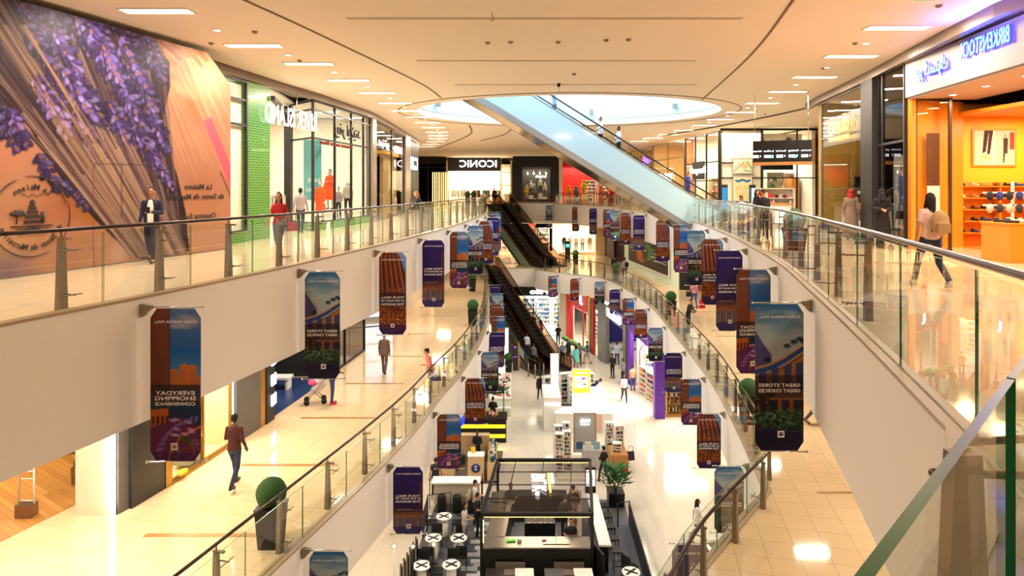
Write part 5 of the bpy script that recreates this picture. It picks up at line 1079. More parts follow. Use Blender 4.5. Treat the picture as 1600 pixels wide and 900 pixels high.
struct('trim_11', MB().wall([(-9.05,17.9),(-8.78,20.),(-8.25,23.5),(-7.75,26.),(-7.02,32.4),(-7.05,37),(-7.25,43),(-7.4,49),(-7.7,53),(-8.6,55.5),(-11,57)], 16.72, ZC+.02, .2), M_bandm)
panel('wall_left', (-7.75,52.5), (-16,57), Z2, 16.9, M_darkw, .3)
# ---- far end of the upper floor: dark glazed lobby, bright clothes shop, black boutique, red toy shop
YB = 78.
panel('wall_back', (-16,YB+2), (-8.2,YB+2), Z2, 17, mat('dark_green_glass_wall', (.10,.13,.10), .12), .2)
facade('dark glazed screen at the far left end of the upper walkway', (-12.4,YB), (-8.1,YB), Z2, 16.9, (0,.5,1), (4.2,), gm=M_smoke)
t = thing('light_rods', 'cluster of glowing vertical rods left of the bright far shop', 'light installation', (-8.6,YB-.6,Z2))
for k in range(9): part('rod', MB().tube([(-1.0+k*.22,.1*(k % 2),0),(-1.0+k*.22,.1*(k % 2),3.6)], .025, 6), M_ledw, t)
panel('wall_back', (-7.8,YB+5), (-.1,YB+5), Z2, 16.2, M_shopw, .2); panel('wall_back', (-7.9,YB), (-7.9,YB+5), Z2, 16.5, M_shopw, .2); panel('wall_back', (-.1,YB), (-.1,YB+5), Z2, 16.5, M_shopw, .2)
facade('fascia and frame of the bright far clothes shop', (-7.8,YB), (-1.4,YB), Z2, 16.85, (0,1), (), head=1.6, glassed=False, fm=mat('brown_black', (.15,.12,.11), .35))
sign('large white glowing rounded shop name over the bright far shop', 'ICONIC', (-4.1,YB-.25,16.05), (1,0,0), 1.2, M_glow, width=4.5, bold=.012, ext=.05)
for x in (-6.4,-4.2,-2.2): area('shop_lamp', (x,YB+2.5,15.9), 1.8, 3.5, (420)*.5, (1,.86,.62))
for i, x in enumerate((-7.0,-5.8,-4.4,-3.2,-1.9)): rack('clothes rack number %s from the left in the bright far shop' % ORD[i], (x,YB+1.2,Z2), .2*i, 1.0, [(.15,.12,.14),(.12,.55,.45),(.6,.5,.3),(.85,.8,.7),(.7,.2,.2)], i+10, n=7)
facade('narrow bright shop window beside the white rounded shop name', (-1.3,YB), (.0,YB), Z2, 16.8, (0,1), (2.,3.6), fm=mat('gold_frame', (.62,.50,.30), .3, .8))
panel('wall_back', (.1,YB), (1.2,YB), Z2, 17, M_black, .3); panel('wall_back', (4.8,YB), (5.7,YB), Z2, 17, M_black, .3); panel('wall_back', (1.2,YB), (4.8,YB), 15.75, 17, M_black, .3); panel('wall_back', (1.2,YB+2.2), (4.8,YB+2.2), Z2, 16, mat('charcoal_wall', (.22,.20,.18), .6), .2)
facade('black framed display window of the far black boutique', (1.2,YB-.2), (4.8,YB-.2), Z2, 15.75, (0,.5,1), (), sill=.3)
sign('small white glowing name inside the black boutique window', 'brands', (3.5,YB-.5,14.55), (1,0,0), .5, M_glow, width=1.3)
area('shop_lamp', (3.,YB+1,15.6), 3., 1., (260)*.5, (1,.88,.68))
for i, (x, z, tp, bt) in enumerate(((1.8,.3,(.85,.66,.12),(.8,.62,.1)),(2.35,.8,(.80,.76,.70),(.3,.26,.24)),(2.75,.4,(.50,.50,.48),(.3,.3,.32)),(3.5,1.1,(.70,.66,.52),(.12,.11,.12)),(4.05,.6,(.74,.72,.62),(.45,.42,.36)))):
    mannequin('boutique mannequin, %s from the left in the far black window' % ORD[i], x, YB+.9, Z2+z, 0, tp, bt, 'dress' if i == 0 else 'shirt', (.9,.85,.78)); solo('display_plinth', MB().box((0,0,z/2),(.55,.5,z)), M_white, 'plinth under the %s mannequin from the left in the far black window' % ORD[i], 'plinth', (x, YB+.9, Z2))
for i in range(4):
    t = thing('track_spotlight', 'hanging spotlight, %s from the left in the far black window' % ORD[i], 'spotlight', (1.9+i*.75,YB+.5,15.3)); part('stem', MB().tube([(0,0,0),(0,0,-.25)], .02, 6), M_white, t); part('can', MB().tube([(0,0,-.25),(.04,0,-.5)], .06, 8), mat('downlight_lens', (1,1,.95), .5), t)
M_red = mat('toy_shop_red', (.82,.06,.03), .45)
panel('wall_back', (5.7,YB-.3), (6.1,YB-.3), Z2, 17, M_white, .5); panel('wall_back', (6.1,YB+2.5), (17,YB+2.5), Z2, 17, M_red, .2); panel('wall_back', (6.1,YB-.2), (17,YB-.2), 15.9, 17, M_red, .25)
for x in (8,12): area('shop_lamp', (x,YB+.8,15.8), 3.2, 1.4, (420)*.5, (1,.85,.65))
for i, x in enumerate((9.6,11.4,13.4)): shelves('toy shelf full of colourful boxes, %s from the left in the red shop' % ORD[i], (x,YB+1.8,Z2), 0, 1.6, 2.6, .5, 6, M_white, seed=i+2)
for i, (x, c, h) in enumerate(((6.8,(.85,.5,.1),1.9),(7.7,(.2,.35,.6),1.8),(8.6,(.95,.68,.1),2.6),(10.6,(.85,.35,.35),1.9),(11.9,(.85,.15,.1),2.0),(14.2,(.9,.25,.05),2.9))):
    t = thing('toy_display', 'stacked toy display column, %s from the left before the red shop' % ORD[i], 'display', (x,YB-1.2,Z2)); part('base', MB().lathe([(.42,0),(.42,.5),(.30,.55),(.30,h*.6)], n=14), cm(c), t); part('top_figure', MB().ball((0,0,h*.72),(.36,.30,h*.16),12).ball((0,0,h*.95),(.24,.22,.22),10), cm((min(1,c[0]+.1),min(1,c[1]+.2),c[2])), t)
sign('white patch sign on the red shop wall', '+', (11.2,YB+2.2,14.7), (1,0,0), .5, M_red, name='light_box_sign', backing=(1.6,.8), bm=M_glow)
# ---- upper right far: glazed shops along the right of the walkway
RW = [(13.,40.),(12.7,44),(12.35,49.5),(12.1,55.),(11.9,62),(11.8,75)]
facade('glazed front of the warm white shop right of the escalator, nearest bays', (12.6,46.5), (13.,40.2), Z2, 16.75, (0,.33,.66,1), (2.2,3.4))
facade('glazed front of the pale shop beyond the black sign', (12.15,55), (12.58,46.6), Z2, 16.75, (0,.5,1), (4.0,), fm=mat('gold_frame', (.62,.50,.30), .3, .8))
facade('farthest glazed front on the right upper walkway', (11.9,66), (12.13,55.2), Z2, 16.75, (0,.5,1), (4.0,), fm=mat('gold_frame', (.62,.50,.30), .3, .8))
panel('wall_right', (19,40.3), (19,66), Z2, 16.9, M_shopw, .2); panel('wall_right', (12.7,46.5), (19,46.5), Z2, 16.8, cm((.80,.50,.32)), .2); panel('wall_right', (12.2,55.1), (19,55.1), Z2, 16.8, cm((.86,.68,.44)), .2); panel('wall_right', (12,66), (19,66), Z2, 16.8, cm((.86,.68,.44)), .2)
for x, y in ((15,43.5),(15,50.5),(14.5,60)): area('shop_lamp', (x,y,16.5), 3, 3, (520)*.5, (1,.84,.58))
shelves('wooden shelf of jars inside the warm white shop', (16,45.9,Z2), 0, 3.5, 2.4, .5, 5, M_wood, seed=31); shelves('second wooden shelf with goods in the warm white shop', (18.5,43.5,Z2), PI/2, 3.5, 2.4, .5, 5, M_wood, seed=32)
sign('white glowing squiggly name on the dark panel of the warm shop', '\u2736camper\u2736', (12.58,43.4,14.35), (.06,-1,0), .6, M_glow, width=3.0, backing=(2.2,1.2), bm=M_darkw)
sign('white outlined round lettering on the glass right of the escalator', 'OND.', (12.2,51.5,13.95), (.06,-1,0), .95, M_glow, width=4.2)
t = thing('light_wedge', 'violet triangular light patch panel behind the escalator glass', 'light panel', (12.0,57.2,15.5)); part('panel', MB().add([(0,-1.6,0),(0,1.6,-.5),(0,1.6,.6),(.04,-1.6,0),(.04,1.6,-.5),(.04,1.6,.6)], [(0,1,2),(5,4,3),(0,3,4,1),(1,4,5,2),(2,5,3,0)]), mat('violet_glow', (.6,.4,1), .5, emit=1.5), t)
# wall facing us: lantern-lit shop with poster and open front
facade('black framed glazed front of the gift shop facing us', (13.05,40.), (19.4,40.), Z2, 16.9, (0,.40,.41,.75,1), (2.35,3.3), glassed=False, head=.1)
panel('wall_right', (13.1,40.12), (15.6,40.12), Z2, 16.85, mat('white_stone', (.90,.86,.76), .7, noise=.05), .1)
panel('wall_right', (13.2,46.3), (19.8,46.3), Z2, 16.9, M_shopw, .2); panel('wall_right', (15.7,40.2), (15.7,43.5), 14.9, 16.9, M_shopw, .1)
for x, y in ((17.5,43),(14.3,39.6)): area('shop_lamp', (x,y,16.6), 2.5, 1.2, (480 if x > 15 else 160)*.5, (1,.93,.8))
pc = Canvas(81, 161, 0, 0, 1, (.88,.82,.66)); RR = random.Random(5)
for _ in range(300): pc.ell(RR.random()*80, RR.random()*160, 2, 1.2, RR.random()*3, (.60,.52,.36), .5, .6)
for k in range(40): pc.line(10+k*1.5, 14+3*math.sin(k*.25), 12+k*1.5, 14+3*math.sin(k*.25), 7, (.10,.36,.62)); pc.line(20+k*1.2, 108+4*math.sin(k*.3), 22+k*1.2, 108+4*math.sin(k*.3), 7, (.12,.40,.62))
for k in range(5): pc.line(12+k*12, 36, 16+k*12, 52, 3, (.75,.60,.08)); pc.line(12+k*13, 60, 20+k*12, 82, 3, (.78,.64,.10))
pc.line(66,34,74,70,3,(.75,.60,.08)); pc.line(74,70,58,96,3,(.75,.60,.08)); pc.line(15,130,25,155,3,(.35,.2,.15))
for z_, ht, cvx, nm, lb in ((13.85,2.5,pc,'poster','tall illustrated poster with blue ribbons and yellow lettering'),):
    me = grid_print('print', cvx, (0,0,0), (1,0,0), (0,0,1), 1.15, ht, 60, 110, M_print, .02); t = thing(nm, lb, 'poster', (13.83,39.95,z_)); link('print', me, t); part('frame', MB().box((.575,.03,-ht/2),(1.35,.03,ht+.2)), mat('grey_frame', (.62,.60,.55), .5), t)
p2c = Canvas(81, 61, 0, 0, 1, (.85,.82,.72))
for k in range(26): a = k*.5; p2c.ell(50+2.6*k**.6*math.cos(a), 28+2.2*k**.6*math.sin(a), 9-.2*k, 6, a, (.82,.62+.01*(k % 5),.45), .5, .5)
p2c.line(60,8,78,40,6,(.3,.6,.25),.8); p2c.line(45,48,76,52,5,(.3,.6,.25),.8); p2c.line(4,52,44,12,5,(.55,.5,.42),.7); p2c.line(4,40,30,10,3,(.6,.55,.5),.7)
t = thing('poster', 'small square illustrated print with a rose above the ribbon poster', 'poster', (13.83,39.95,14.95)); link('print', grid_print('print', p2c, (0,0,0), (1,0,0), (0,0,1), 1.15, .85, 50, 38, M_print, .02), t); part('frame', MB().box((.575,.03,-.42),(1.35,.03,1.0)), mat('grey_frame', (.62,.60,.55), .5), t)
p3c = Canvas(141, 41, 0, 0, 1, (.95,.92,.84))
for k in range(60): x = 5+RR.random()*130; p3c.ell(x, 22+RR.random()*16, 5+RR.random()*6, 3+RR.random()*4, 0, RR.choice([(.35,.30,.26),(.55,.50,.42),(.20,.17,.15)]), .6, .6)
p3c.ell(22,22,8,12,0,(.3,.26,.22),.8,.5); p3c.ell(100,20,12,13,0,(.3,.26,.22),.8,.4)
t = thing('mural_print', 'black and white village drawing along the top of the gift shop', 'mural', (15.4,40.6,16.6)); link('print', grid_print('print', p3c, (0,0,0), (1,0,0), (0,0,1), 3.0, .85, 110, 32, M_print, .02), t)
for i, (x, y, c_) in enumerate(((16.3,43.5,[1,4,7]),(17.2,42.5,[1,0,4]),(18.4,43.,[0,5,1]),(16.9,41.2,[1,4,3]),(19,44.5,[1,2,3]))): shelves('tall white shelf of packages, %s from the left in the gift shop' % ORD[i], (x,y,Z2), 0, 1.1, 2.7, .4, 5, M_white, c_, seed=40+i)
panel('name_board', (15.6,39.85), (17.5,39.85), 14.3, 14.75, M_black, .08, False, 'blank black board above the gift shop opening', 'sign board')
for i, (x, c) in enumerate(((13.1,(.1,.4,.6)),(14.9,(.08,.3,.55)))):
    t = thing('info_totem', 'slim blue glowing information totem, %s one before the poster' % ('left','right')[i], 'totem', (10.95+i*2.2,33.+i*2,Z2)); part('body', MB().box((0,0,.95),(.32,.10,1.9)), M_dark, t); part('screen', MB().box((0,-.055,1.2),(.26,.01,1.1)), mat('totem_screen', c, .3, emit=.8), t)
# kiosk counter with goods near the right railing
t = thing('kiosk_counter', 'white and yellow kiosk counter beyond the right railing', 'counter', (11.0,28.2,Z2)); part('front_panel', MB().box((0,0,.5),(2.6,.06,1.0)), M_white, t); part('counter_top', MB().box((0,.3,1.02),(2.7,.75,.05)), M_wood, t); part('yellow_panel', MB().box((-.9,-.04,.5),(.35,.03,.9)), cm((.85,.62,.12)), t)
part('glowing_panel', MB().box((-.1,-.04,.5),(.4,.03,.7)), mat('panel_glow', (1,.97,.85), .5, emit=1.5), t); part('glowing_panel', MB().box((.8,-.04,.5),(.4,.03,.7)), mat('panel_glow', (1,.97,.85), .5), t)
shelves('low goods shelf standing on the floor behind the kiosk counter', (12.0,29.4,Z2), 0, 1.8, 1.7, .35, 4, M_white, seed=52)
fl_ = Canvas(81, 61, 0, 0, 1, (.93,.88,.82))
for k, (x, y, c_) in enumerate(((40,30,(.15,.30,.70)),(50,22,(.85,.30,.15)),(32,22,(.90,.60,.15)),(46,42,(.75,.12,.35)),(30,40,(.25,.55,.25)),(58,36,(.55,.75,.85)))): fl_.ell(x, y, 12, 7, k*1.05, c_, .9, .4)
t = thing('wall_print', 'bright flower print on the back wall of the gift shop', 'picture', (16.3,46.1,15.3)); link('print', grid_print('print', fl_, (0,0,0), (1,0,0), (0,0,1), 2.6, 1.6, 50, 36, M_print, .02), t); part('frame', MB().box((1.3,.03,-.8),(2.7,.03,1.7)), M_white, t)
# hanging directory board
t = thing('directory_sign', 'black hanging directory board with white lettering and icons', 'sign', (10.55,25.4,15.05), -.42)
part('board', MB().box((.15,0,-.42),(2.15,.10,.86)), M_black, t); part('wooden_edge', MB().box((.15,-.02,-.90),(2.2,.34,.12)), M_wood, t); part('end_cap', MB().box((1.28,0,-.42),(.12,.34,.98)), cm((.42,.30,.22)), t)
part('rod', MB().tube([(-.86,0,0),(-.86,0,1.9)], .014, 6), M_chrome, t); part('rod', MB().tube([(1.1,0,0),(1.1,0,1.9)], .014, 6), M_chrome, t)
b = MB(); b2 = MB()
for k, w_ in enumerate(('Information','Lifts','Cinema Food','Parking','Customer Service')): put_text(b, w_, (-.78+.45*k,-.06,-.40), (1,0,0), size=.10, ext=.003, width=.36); put_text(b, '\u2191 \u25A0\u25A0\u25A0' if k != 3 else '\u2191 \u25A0\u25A0', (-.78+.45*k,-.06,-.62), (1,0,0), size=.15, ext=.003, width=.34)
part('lettering', b, mat('sign_letters', (.9,.92,1), .5, emit=2.), t)
b2.box((-.22,-.058,-.62),(.12,.006,.12)).box((.62,-.058,-.62),(.12,.006,.12)); part('cyan_icon', b2, mat('cyan_icon', (.2,.85,.8), .5, emit=1.5), t)
# ---- upper right near: shoe shops
BR = [(12.9,26.6),(12.35,23.6),(11.8,20.8),(11.2,18.1),(10.65,15.6),(10.15,13.2),(9.9,9),(9.8,2)]
struct('trim_12', MB().wall([(BR[0][0]+.6,29.)]+BR, 16.72, ZC+.02, -.2), M_bandm)
M_brn = mat('smoked_brown_glass', (.30,.22,.16), .06, coat=.6); M_ork = mat('honey_wood', (.86,.52,.14), .4, noise=.15, nscale=1.5)
o = facade('dark framed glazed front of the shoe shop with gold lettering', (12.9,26.6), (11.95,21.6), Z2, 16.7, (0,1), (3.75,), head=0., fm=mat('grey_frame_dark', (.36,.33,.30), .4), gm=M_shopglass)
t_ = (Vector((11.95,21.6,0))-Vector((12.9,26.6,0))).normalized(); rzz = math.atan2(t_.y,t_.x)
part('sign_panel', MB().box(tuple(t_*2.5+Vector((.05,0,3.95))),(4.9,.1,1.1),rzz), mat('grey_panel', (.40,.37,.35), .4), o)
sg = sign('gold glowing shop name on the dark grey panel', 'dune', (12.25,24.0,15.55), t_, .95, M_gloww, width=2.3, ext=.006); part('lettering_small', put_text(MB(), 'LONDON ACCESSORIES', (0,0,-.5), t_, size=.22, ext=.004, width=2.3), M_gloww, sg)
panel('wall_right', (13.1,27.2), (17.5,29.), Z2, 16.8, mat('taupe_gold_wall', (.62,.50,.22), .5), .2); panel('wall_right', (17.5,29), (17,21), Z2, 16.8, cm((.55,.24,.14)), .2); panel('wall_right', (17,21.2), (12.1,21.4), Z2, 16.8, cm((.45,.36,.26)), .15)
area('shop_lamp', (14.8,24.6,16.5), 2.5, 2.5, (200)*.5, (1,.85,.6)); shelves('lit display cabinet with white boxes in the gold lettered shoe shop', (15.6,26.6,Z2), -.5, 2.4, 2.2, .4, 3, M_dark, [1,1,3], seed=60, step=.3)
panel('wall_right', (11.95,21.6), (11.72,20.5), Z2, 16.9, mat('dark_column', (.12,.10,.09), .6), .35)
o = facade('smoked glass front with a lit poster between the two shoe shops', (11.7,20.4), (11.25,18.3), Z2, 16.75, (0,.18,1), (3.1,), fm=M_dark, gm=M_smoke)
panel('wall_right', (13.6,20.9), (13.3,19.3), Z2, 16.8, M_darkw, .15)
lb = Canvas(61, 131, 0, 0, 1, (.93,.97,.97)); lb.poly([(2,20),(10,20),(10,128),(2,128)], (.75,.86,.85)); lb.ell(32,22,5,7,0,(.62,.50,.42)); lb.poly([(22,34),(42,34),(47,60),(42,66),(22,66),(18,60)], (.42,.52,.66)); lb.poly([(23,66),(41,66),(38,118),(33,118),(32,80),(30,118),(24,118)], (.35,.50,.78)); lb.ell(26,121,5,3,0,(.5,.4,.3)); lb.ell(37,121,5,3,0,(.5,.4,.3))
t = thing('lightbox_poster', 'bright backlit poster of a person in blue shirt and jeans', 'poster', (11.75,19.7,Z2+2.72)); tt = Vector((-.45,-2.1,0)).normalized(); link('poster_print', grid_print('poster_print', lb, (0,0,0), tuple(tt), (0,0,1), 1.15, 2.2, 60, 130, vcolmat('lightbox_print', .5, emit=1.3), .05), t); part('frame', MB().box(tuple(tt*.575+Vector((.08,0,-1.1))),(1.3,.08,2.4),math.atan2(tt.y,tt.x)), M_dark, t)
panel('wall_right', (11.35,18.25), (11.3,18.0), Z2, 15.75, M_ork, .12)
# big shoe shop: mauve fascia, wooden interior
FA, FB = (11.25,18.2), (9.75,7.5); ft = (Vector((*FB,0))-Vector((*FA,0))).normalized(); M_mauve = mat('pale_mauve_fascia', (.66,.61,.60), .5)
panel('wall_right', FA, FB, 15.75, 16.75, M_mauve, .12)
struct('ceiling', MB().prism([FB, FA, (13.2,18.2), (12.2,7.5)], 15.70, 15.78), M_mauve)
def fas(s, z): p = Vector((*FA,0))+ft*s; return (p.x-.15, p.y, z)
sg = sign('white glowing latin shoe shop name with vivid blue edges', 'BIRKENSTOCK', fas(3.9,16.42), ft, .52, M_blueg, width=1.85, ext=.004); part('blue_edge', put_text(MB(), 'BIRKENSTOCK', (.03,0,0), ft, size=.53, ext=.006, width=1.89, bold=.010), M_blueedge, sg)
AR_ = '\uFED9\uFEEE\uFE98\uFEB4\uFEE8\uFEDB \uFEAE\uFEF4\uFE91'
sg = sign('white glowing arabic shoe shop name with vivid blue edges', AR_, fas(1.62,16.32), ft, .52, M_blueg, width=1.55, ext=.004); part('blue_edge', put_text(MB(), AR_, (.03,0,0), ft, size=.53, ext=.006, width=1.59, bold=.010), M_blueedge, sg)
area('blue_sign_glow', (fas(5.0,16.5)[0]-.5, fas(5.0,0)[1], 16.45), 2.6, .3, 45, (.25,.2,1), (PI,0,math.atan2(ft.y,ft.x)))
for i in range(6):
    o = copy_tree(DP); p = Vector((*FA,0))+ft*(1.0+i*1.5); o.location = (p.x+.75, p.y, 15.70); o['label'] = 'small downlight under the mauve shoe shop fascia, %s from the far end' % ORD[i]; o['group'] = 'shoe shop downlights'
    area('shoe_shop_spot', (p.x+1.1, p.y, 15.66), .3, .3, 45, (1,.72,.36))
# recessed front and interior
facade('narrow timber framed glass return of the orange lit shoe shop', (11.42,18.12), (12.25,17.9), Z2, 15.7, (0,1), (), fm=mat('dark_brown_frame', (.22,.13,.08), .4), glassed=True)
panel('wall_right', (16.8,20.8), (16.8,7), Z2, 15.7, M_ork, .2); panel('wall_right', (13.2,19.3), (16.8,19.3), Z2, 15.7, mat('honey_yellow_wall', (.90,.68,.16), .5), .2); panel('wall_right', (13.2,18.8), (11.35,18.3), Z2, 15.7, M_ork, .12)
struct('ceiling', MB().prism([(12.9,7),(16.9,7),(16.9,20.8),(13.1,20.8)], 15.3, 15.4), M_ork); struct('floor', MB().prism([(13.0,7),(16.9,7),(16.9,19.3),(13.2,19.3)], Z2, Z2+.02), M_ork)
for x, y in ((15,17.5),(15,14.5),(15,11.5)): area('shop_lamp', (x,y,15.25), 1.6, 1.6, 130, (1,.80,.48))
sp = Canvas(121, 91, 0, 0, 1, (.80,.76,.72)); sp.poly([(60,0),(120,0),(120,90),(60,90)], (.74,.70,.66)); sp.poly([(30,0),(44,0),(34,55),(24,60)], (.20,.14,.16)); sp.poly([(44,0),(56,0),(46,62),(38,62)], (.20,.14,.16)); sp.ell(30,68,12,5,.2,(.85,.70,.45)); sp.ell(44,72,9,4,.2,(.85,.70,.45)); sp.poly([(85,20),(100,20),(98,60),(86,60)], (.24,.18,.18)); sp.ell(92,14,4,5,0,(.6,.45,.35)); sp.poly([(86,60),(91,60),(88,84),(84,84)], (.2,.16,.18)); sp.poly([(105,5),(119,5),(119,50),(105,50)], (.72,.25,.18)); sp.line(60,0,60,90,2,(.95,.95,.9))
def shelf_pt(px, py, xw): d = xw*F/(px-800); return (xw, d, CZ+(293-py)*d/F)
t = thing('framed_photo', 'large framed street photo of legs in sandals on the wooden wall', 'picture', (15.2,19.15,15.0)) 
P_ = ((1522-800)/1000*19.15, 19.15, CZ+(293-204)*19.15/1000); t.location = (P_[0]-.0, P_[1]-.0, P_[2]); wd = 64*19.15/1000; ht = 54*19.15/1000
link('print', grid_print('print', sp, (0,0,0), (1,0,0), (0,0,1), wd, ht, 100, 76, M_print, .02), t); part('frame', MB().box((wd/2,.03,-ht/2),(wd+.1,.04,ht+.1)), M_ork, t)
t = thing('wall_poster', 'tall narrow dark sandal poster behind the glass', 'poster', ((1448-800)/1000*18.2, 18.2, CZ+(293-208)*18.2/1000)); part('sheet', MB().box((.18,0,-.75),(.36,.02,1.5)), mat('sandal_poster', (.36,.20,.10), .5, noise=.6, nscale=9), t); part('notice', MB().box((.18,-.02,-1.9),(.36,.01,.8)), M_white, t)
# shelves of shoes, each pair on its board
def shoe_mesh(): return MB().cone((0,.10,.03),(0,-.13,.028),.042,.036,10).ball((0,.07,.07),(.034,.06,.04),10)
SHM = [shoe_mesh().mesh('shoe', c) for c in (cm((.10,.08,.08)), cm((.85,.78,.70)), cm((.36,.20,.12)), cm((.15,.20,.42)), cm((.75,.55,.25)))]
t = thing('shoe_rack', 'orange wooden wall rack with rows of shoe shelves', 'shelf', (14.6,18.9,Z2)); part('carcass', MB().box((0,.16,.95),(2.9,.04,1.9)).box((-1.45,0,.95),(.05,.36,1.9)).box((1.45,0,.95),(.05,.36,1.9)).box((-.3,0,.95),(.04,.34,1.9)), M_ork, t)
n_ = 0; NM = ('bottom','second','third','fourth','top')
for k in range(5):
    z = .42+k*.34; part('shelf', MB().box((0,0,z),(2.9,.38,.03)), M_ork, t)
    for j in range(9):
        o = link('shoe', SHM[(j*3+k*2) % 5], None, (13.3+j*.32, 18.85, Z2+z+.017), (j % 3-1)*.5); tag(o, 'shoe on the %s shelf of the wooden wall rack, %s from the left' % (NM[k], ORD[j]), 'shoe', 'shoes on the wall rack')
solo('display_podium', MB().box((0,0,.44),(1.75,.9,.88)).box((0,0,.90),(1.8,.95,.04)), M_ork, 'honey wood podium standing at the shoe shop threshold', 'podium', (12.35, 15.2, Z2))
for j in range(10):
    o = link('shoe', SHM[j % 5], None, (11.7+.3*(j % 5), 15.0+.35*(j//5), Z2+.923), .6); tag(o, 'sandal on the honey wood podium, %s one' % ORD[j], 'shoe', 'sandals on the podium')
t = thing('shoe_tree_stand', 'white slat stand with dark blue slippers on the podium', 'display stand', (12.75,16.3,Z2)); part('upright', MB().box((0,0,.95),(.05,.05,1.9)), M_white, t)
for z in (1.3,1.62): part('bar', MB().box((0,0,z),(1.5,.05,.04)), M_white, t)
for j in range(6): part('slipper', MB().ball((-.62+j*.25,-.06,1.22),(.09,.06,.12),10), cm((.16,.16,.24) if j % 2 else (.75,.72,.70)), t)
for j in range(6): part('slipper', MB().ball((-.62+j*.25,-.06,1.54),(.09,.06,.12),10), cm((.14,.2,.5) if j % 2 else (.12,.12,.18)), t)
# emergency exit light near the top
t = thing('exit_sign', 'green lit exit sign at the very top of the ceiling on the right', 'sign', (7.94,12.3,ZC)); part('housing', MB().box((0,0,-.10),(.36,.05,.2)), mat('exit_green', (.05,.55,.35), .4, emit=1.2), t); part('arrow', MB().box((.05,-.03,-.10),(.12,.01,.05)).box((-.08,-.03,-.10),(.05,.01,.1)), M_glow, t)
# ================================================================== MIDDLE FLOOR
M_conc = mat('concrete_panel', (.36,.35,.33), .6, noise=.15, nscale=2.5); M_cream = mat('cream_stone', (.86,.80,.70), .45, noise=.03, nscale=1.5); M_gold = mat('gold_metal', (.72,.56,.30), .25, .9)
M_oakfl = brickmat('oak_floor', (.74,.52,.26), (.64,.43,.20), (.50,.33,.15), 1., 1.4, .14, .004, .45, 'XY', .6)
W1 = 9.6
struct('floor', MB().prism([(-10.9,10.5),(-10.4,12.95),(-9.86,14.7),(-9.6,24),(-24,24),(-24,10.5)], Z1, Z1+.012), M_oakfl)
o = solo('entrance_column', MB().box((0,0,1.8),(.80,.62,3.6), .02), M_cream, 'broad cream stone column at the entrance of the timber floored shop', 'column', (-9.18,14.35,Z1))
t = thing('led_strip_light', 'bright vertical led strip on the edge of the cream column', 'light', (-8.74,14.02,Z1)); part('tube', MB().box((0,0,1.8),(.05,.05,3.6)), M_led, t); part('channel', MB().box((.0,.04,1.8),(.09,.03,3.6)), M_steel, t); area('led_glow', (-8.70,13.93,Z1+1.6), .1, 2.8, 12, (1,.97,.9), (PI/2,0,0))
panel('wall_left', (-8.72,14.1), (-8.62,14.5), Z1, W1, M_conc, .12)
panel('wall_left', (-8.62,14.5), (-8.60,15.0), Z1, W1, M_gold, .06); area('niche_glow', (-8.55,14.7,9.4), .3, .3, 25, (1,.75,.4))
panel('wall_left', (-8.56,14.35), (-8.34,15.30), Z1, W1, mat('black_stone', (.13,.12,.11), .35, noise=.2, nscale=2), .10)
panel('wall_left', (-8.33,15.32), (-8.28,15.50), Z1, W1, M_gold, .12)
facade('bright display window of the middle floor clothes shop behind the man in maroon', (-8.28,15.5), (-7.86,17.85), Z1, W1, (0,.5,1), (), fm=M_gold, sill=.08, fr=.04)
panel('wall_left', (-9.9,15.4), (-9.6,18.0), Z1, W1, mat('pale_timber_wall', (.88,.80,.62), .5), .1); panel('wall_left', (-9.7,15.35), (-8.35,15.5), Z1, W1, M_shopw, .06); panel('wall_left', (-9.6,18.), (-7.95,17.95), Z1, W1, mat('pale_timber_wall', (.88,.80,.62), .5), .1)
area('window_lamp', (-8.8,16.6,9.5), 1.2, 1.8, 260, (1,.90,.68))
mannequin('mannequin in black trousers and striped cape in the middle floor window', -8.6,16.0,Z1+.12,-1.2,(.30,.22,.20),(.10,.10,.10),'jacket',(.15,.14,.14))
t = thing('planter_box', 'concrete box planter with pale foliage in the middle floor window', 'planter', (-8.45,16.75,Z1+.09)); part('box', MB().box((0,0,.28),(.45,.8,.56)), mat('pale_concrete', (.78,.76,.66), .7), t)
RL = random.Random(8); lf = MB()
for _ in range(70):
    a = RL.random()*2*PI; r = RL.random()*.3; z = .6+RL.random()*.3; p = Vector((r*.7*math.cos(a), r*1.2*math.sin(a), z)); q = p+Vector((RL.random()-.5, RL.random()-.5, .6)).normalized()*.16; w_ = Vector((-(q-p).y,(q-p).x,0)).normalized()*.025; lf.add([p,(p+q)/2+w_,q,(p+q)/2-w_], [(0,1,2,3)])
part('foliage', lf, cm((.80,.80,.55)), t, kind='stuff')
solo('yellow_bowl', MB().ball((0,0,.06),(.10,.20,.06),12), cm((.90,.70,.10)), 'yellow bowl on the floor of the middle floor window', 'bowl', (-8.15,15.85,Z1+.09))
t = thing('led_strip_light', 'bright vertical led strip beside the dark concrete panel', 'light', (-7.83,17.9,Z1)); part('tube', MB().box((0,0,1.8),(.06,.06,3.6)), M_led, t); part('channel', MB().box((-.03,.05,1.8),(.1,.03,3.6)), M_steel, t)
panel('wall_left', (-7.82,18.), (-7.60,19.2), Z1, W1, M_conc, .15); panel('wall_left', (-7.6,19.2), (-7.55,19.45), Z1, W1, M_gold, .15); panel('wall_left', (-7.55,19.45), (-7.49,19.95), Z1, W1, M_black, .2)
for k in range(5): 
    t = thing('square_light', 'glowing square light panel, %s from the floor beside the blue floored shop' % ORD[k], 'light', (-7.42,19.9,Z1+.62+k*.62)); part('panel', MB().box((0,0,0),(.06,.34,.34)), M_led, t); part('rim', MB().box((-.03,0,0),(.04,.38,.38)), M_black, t)
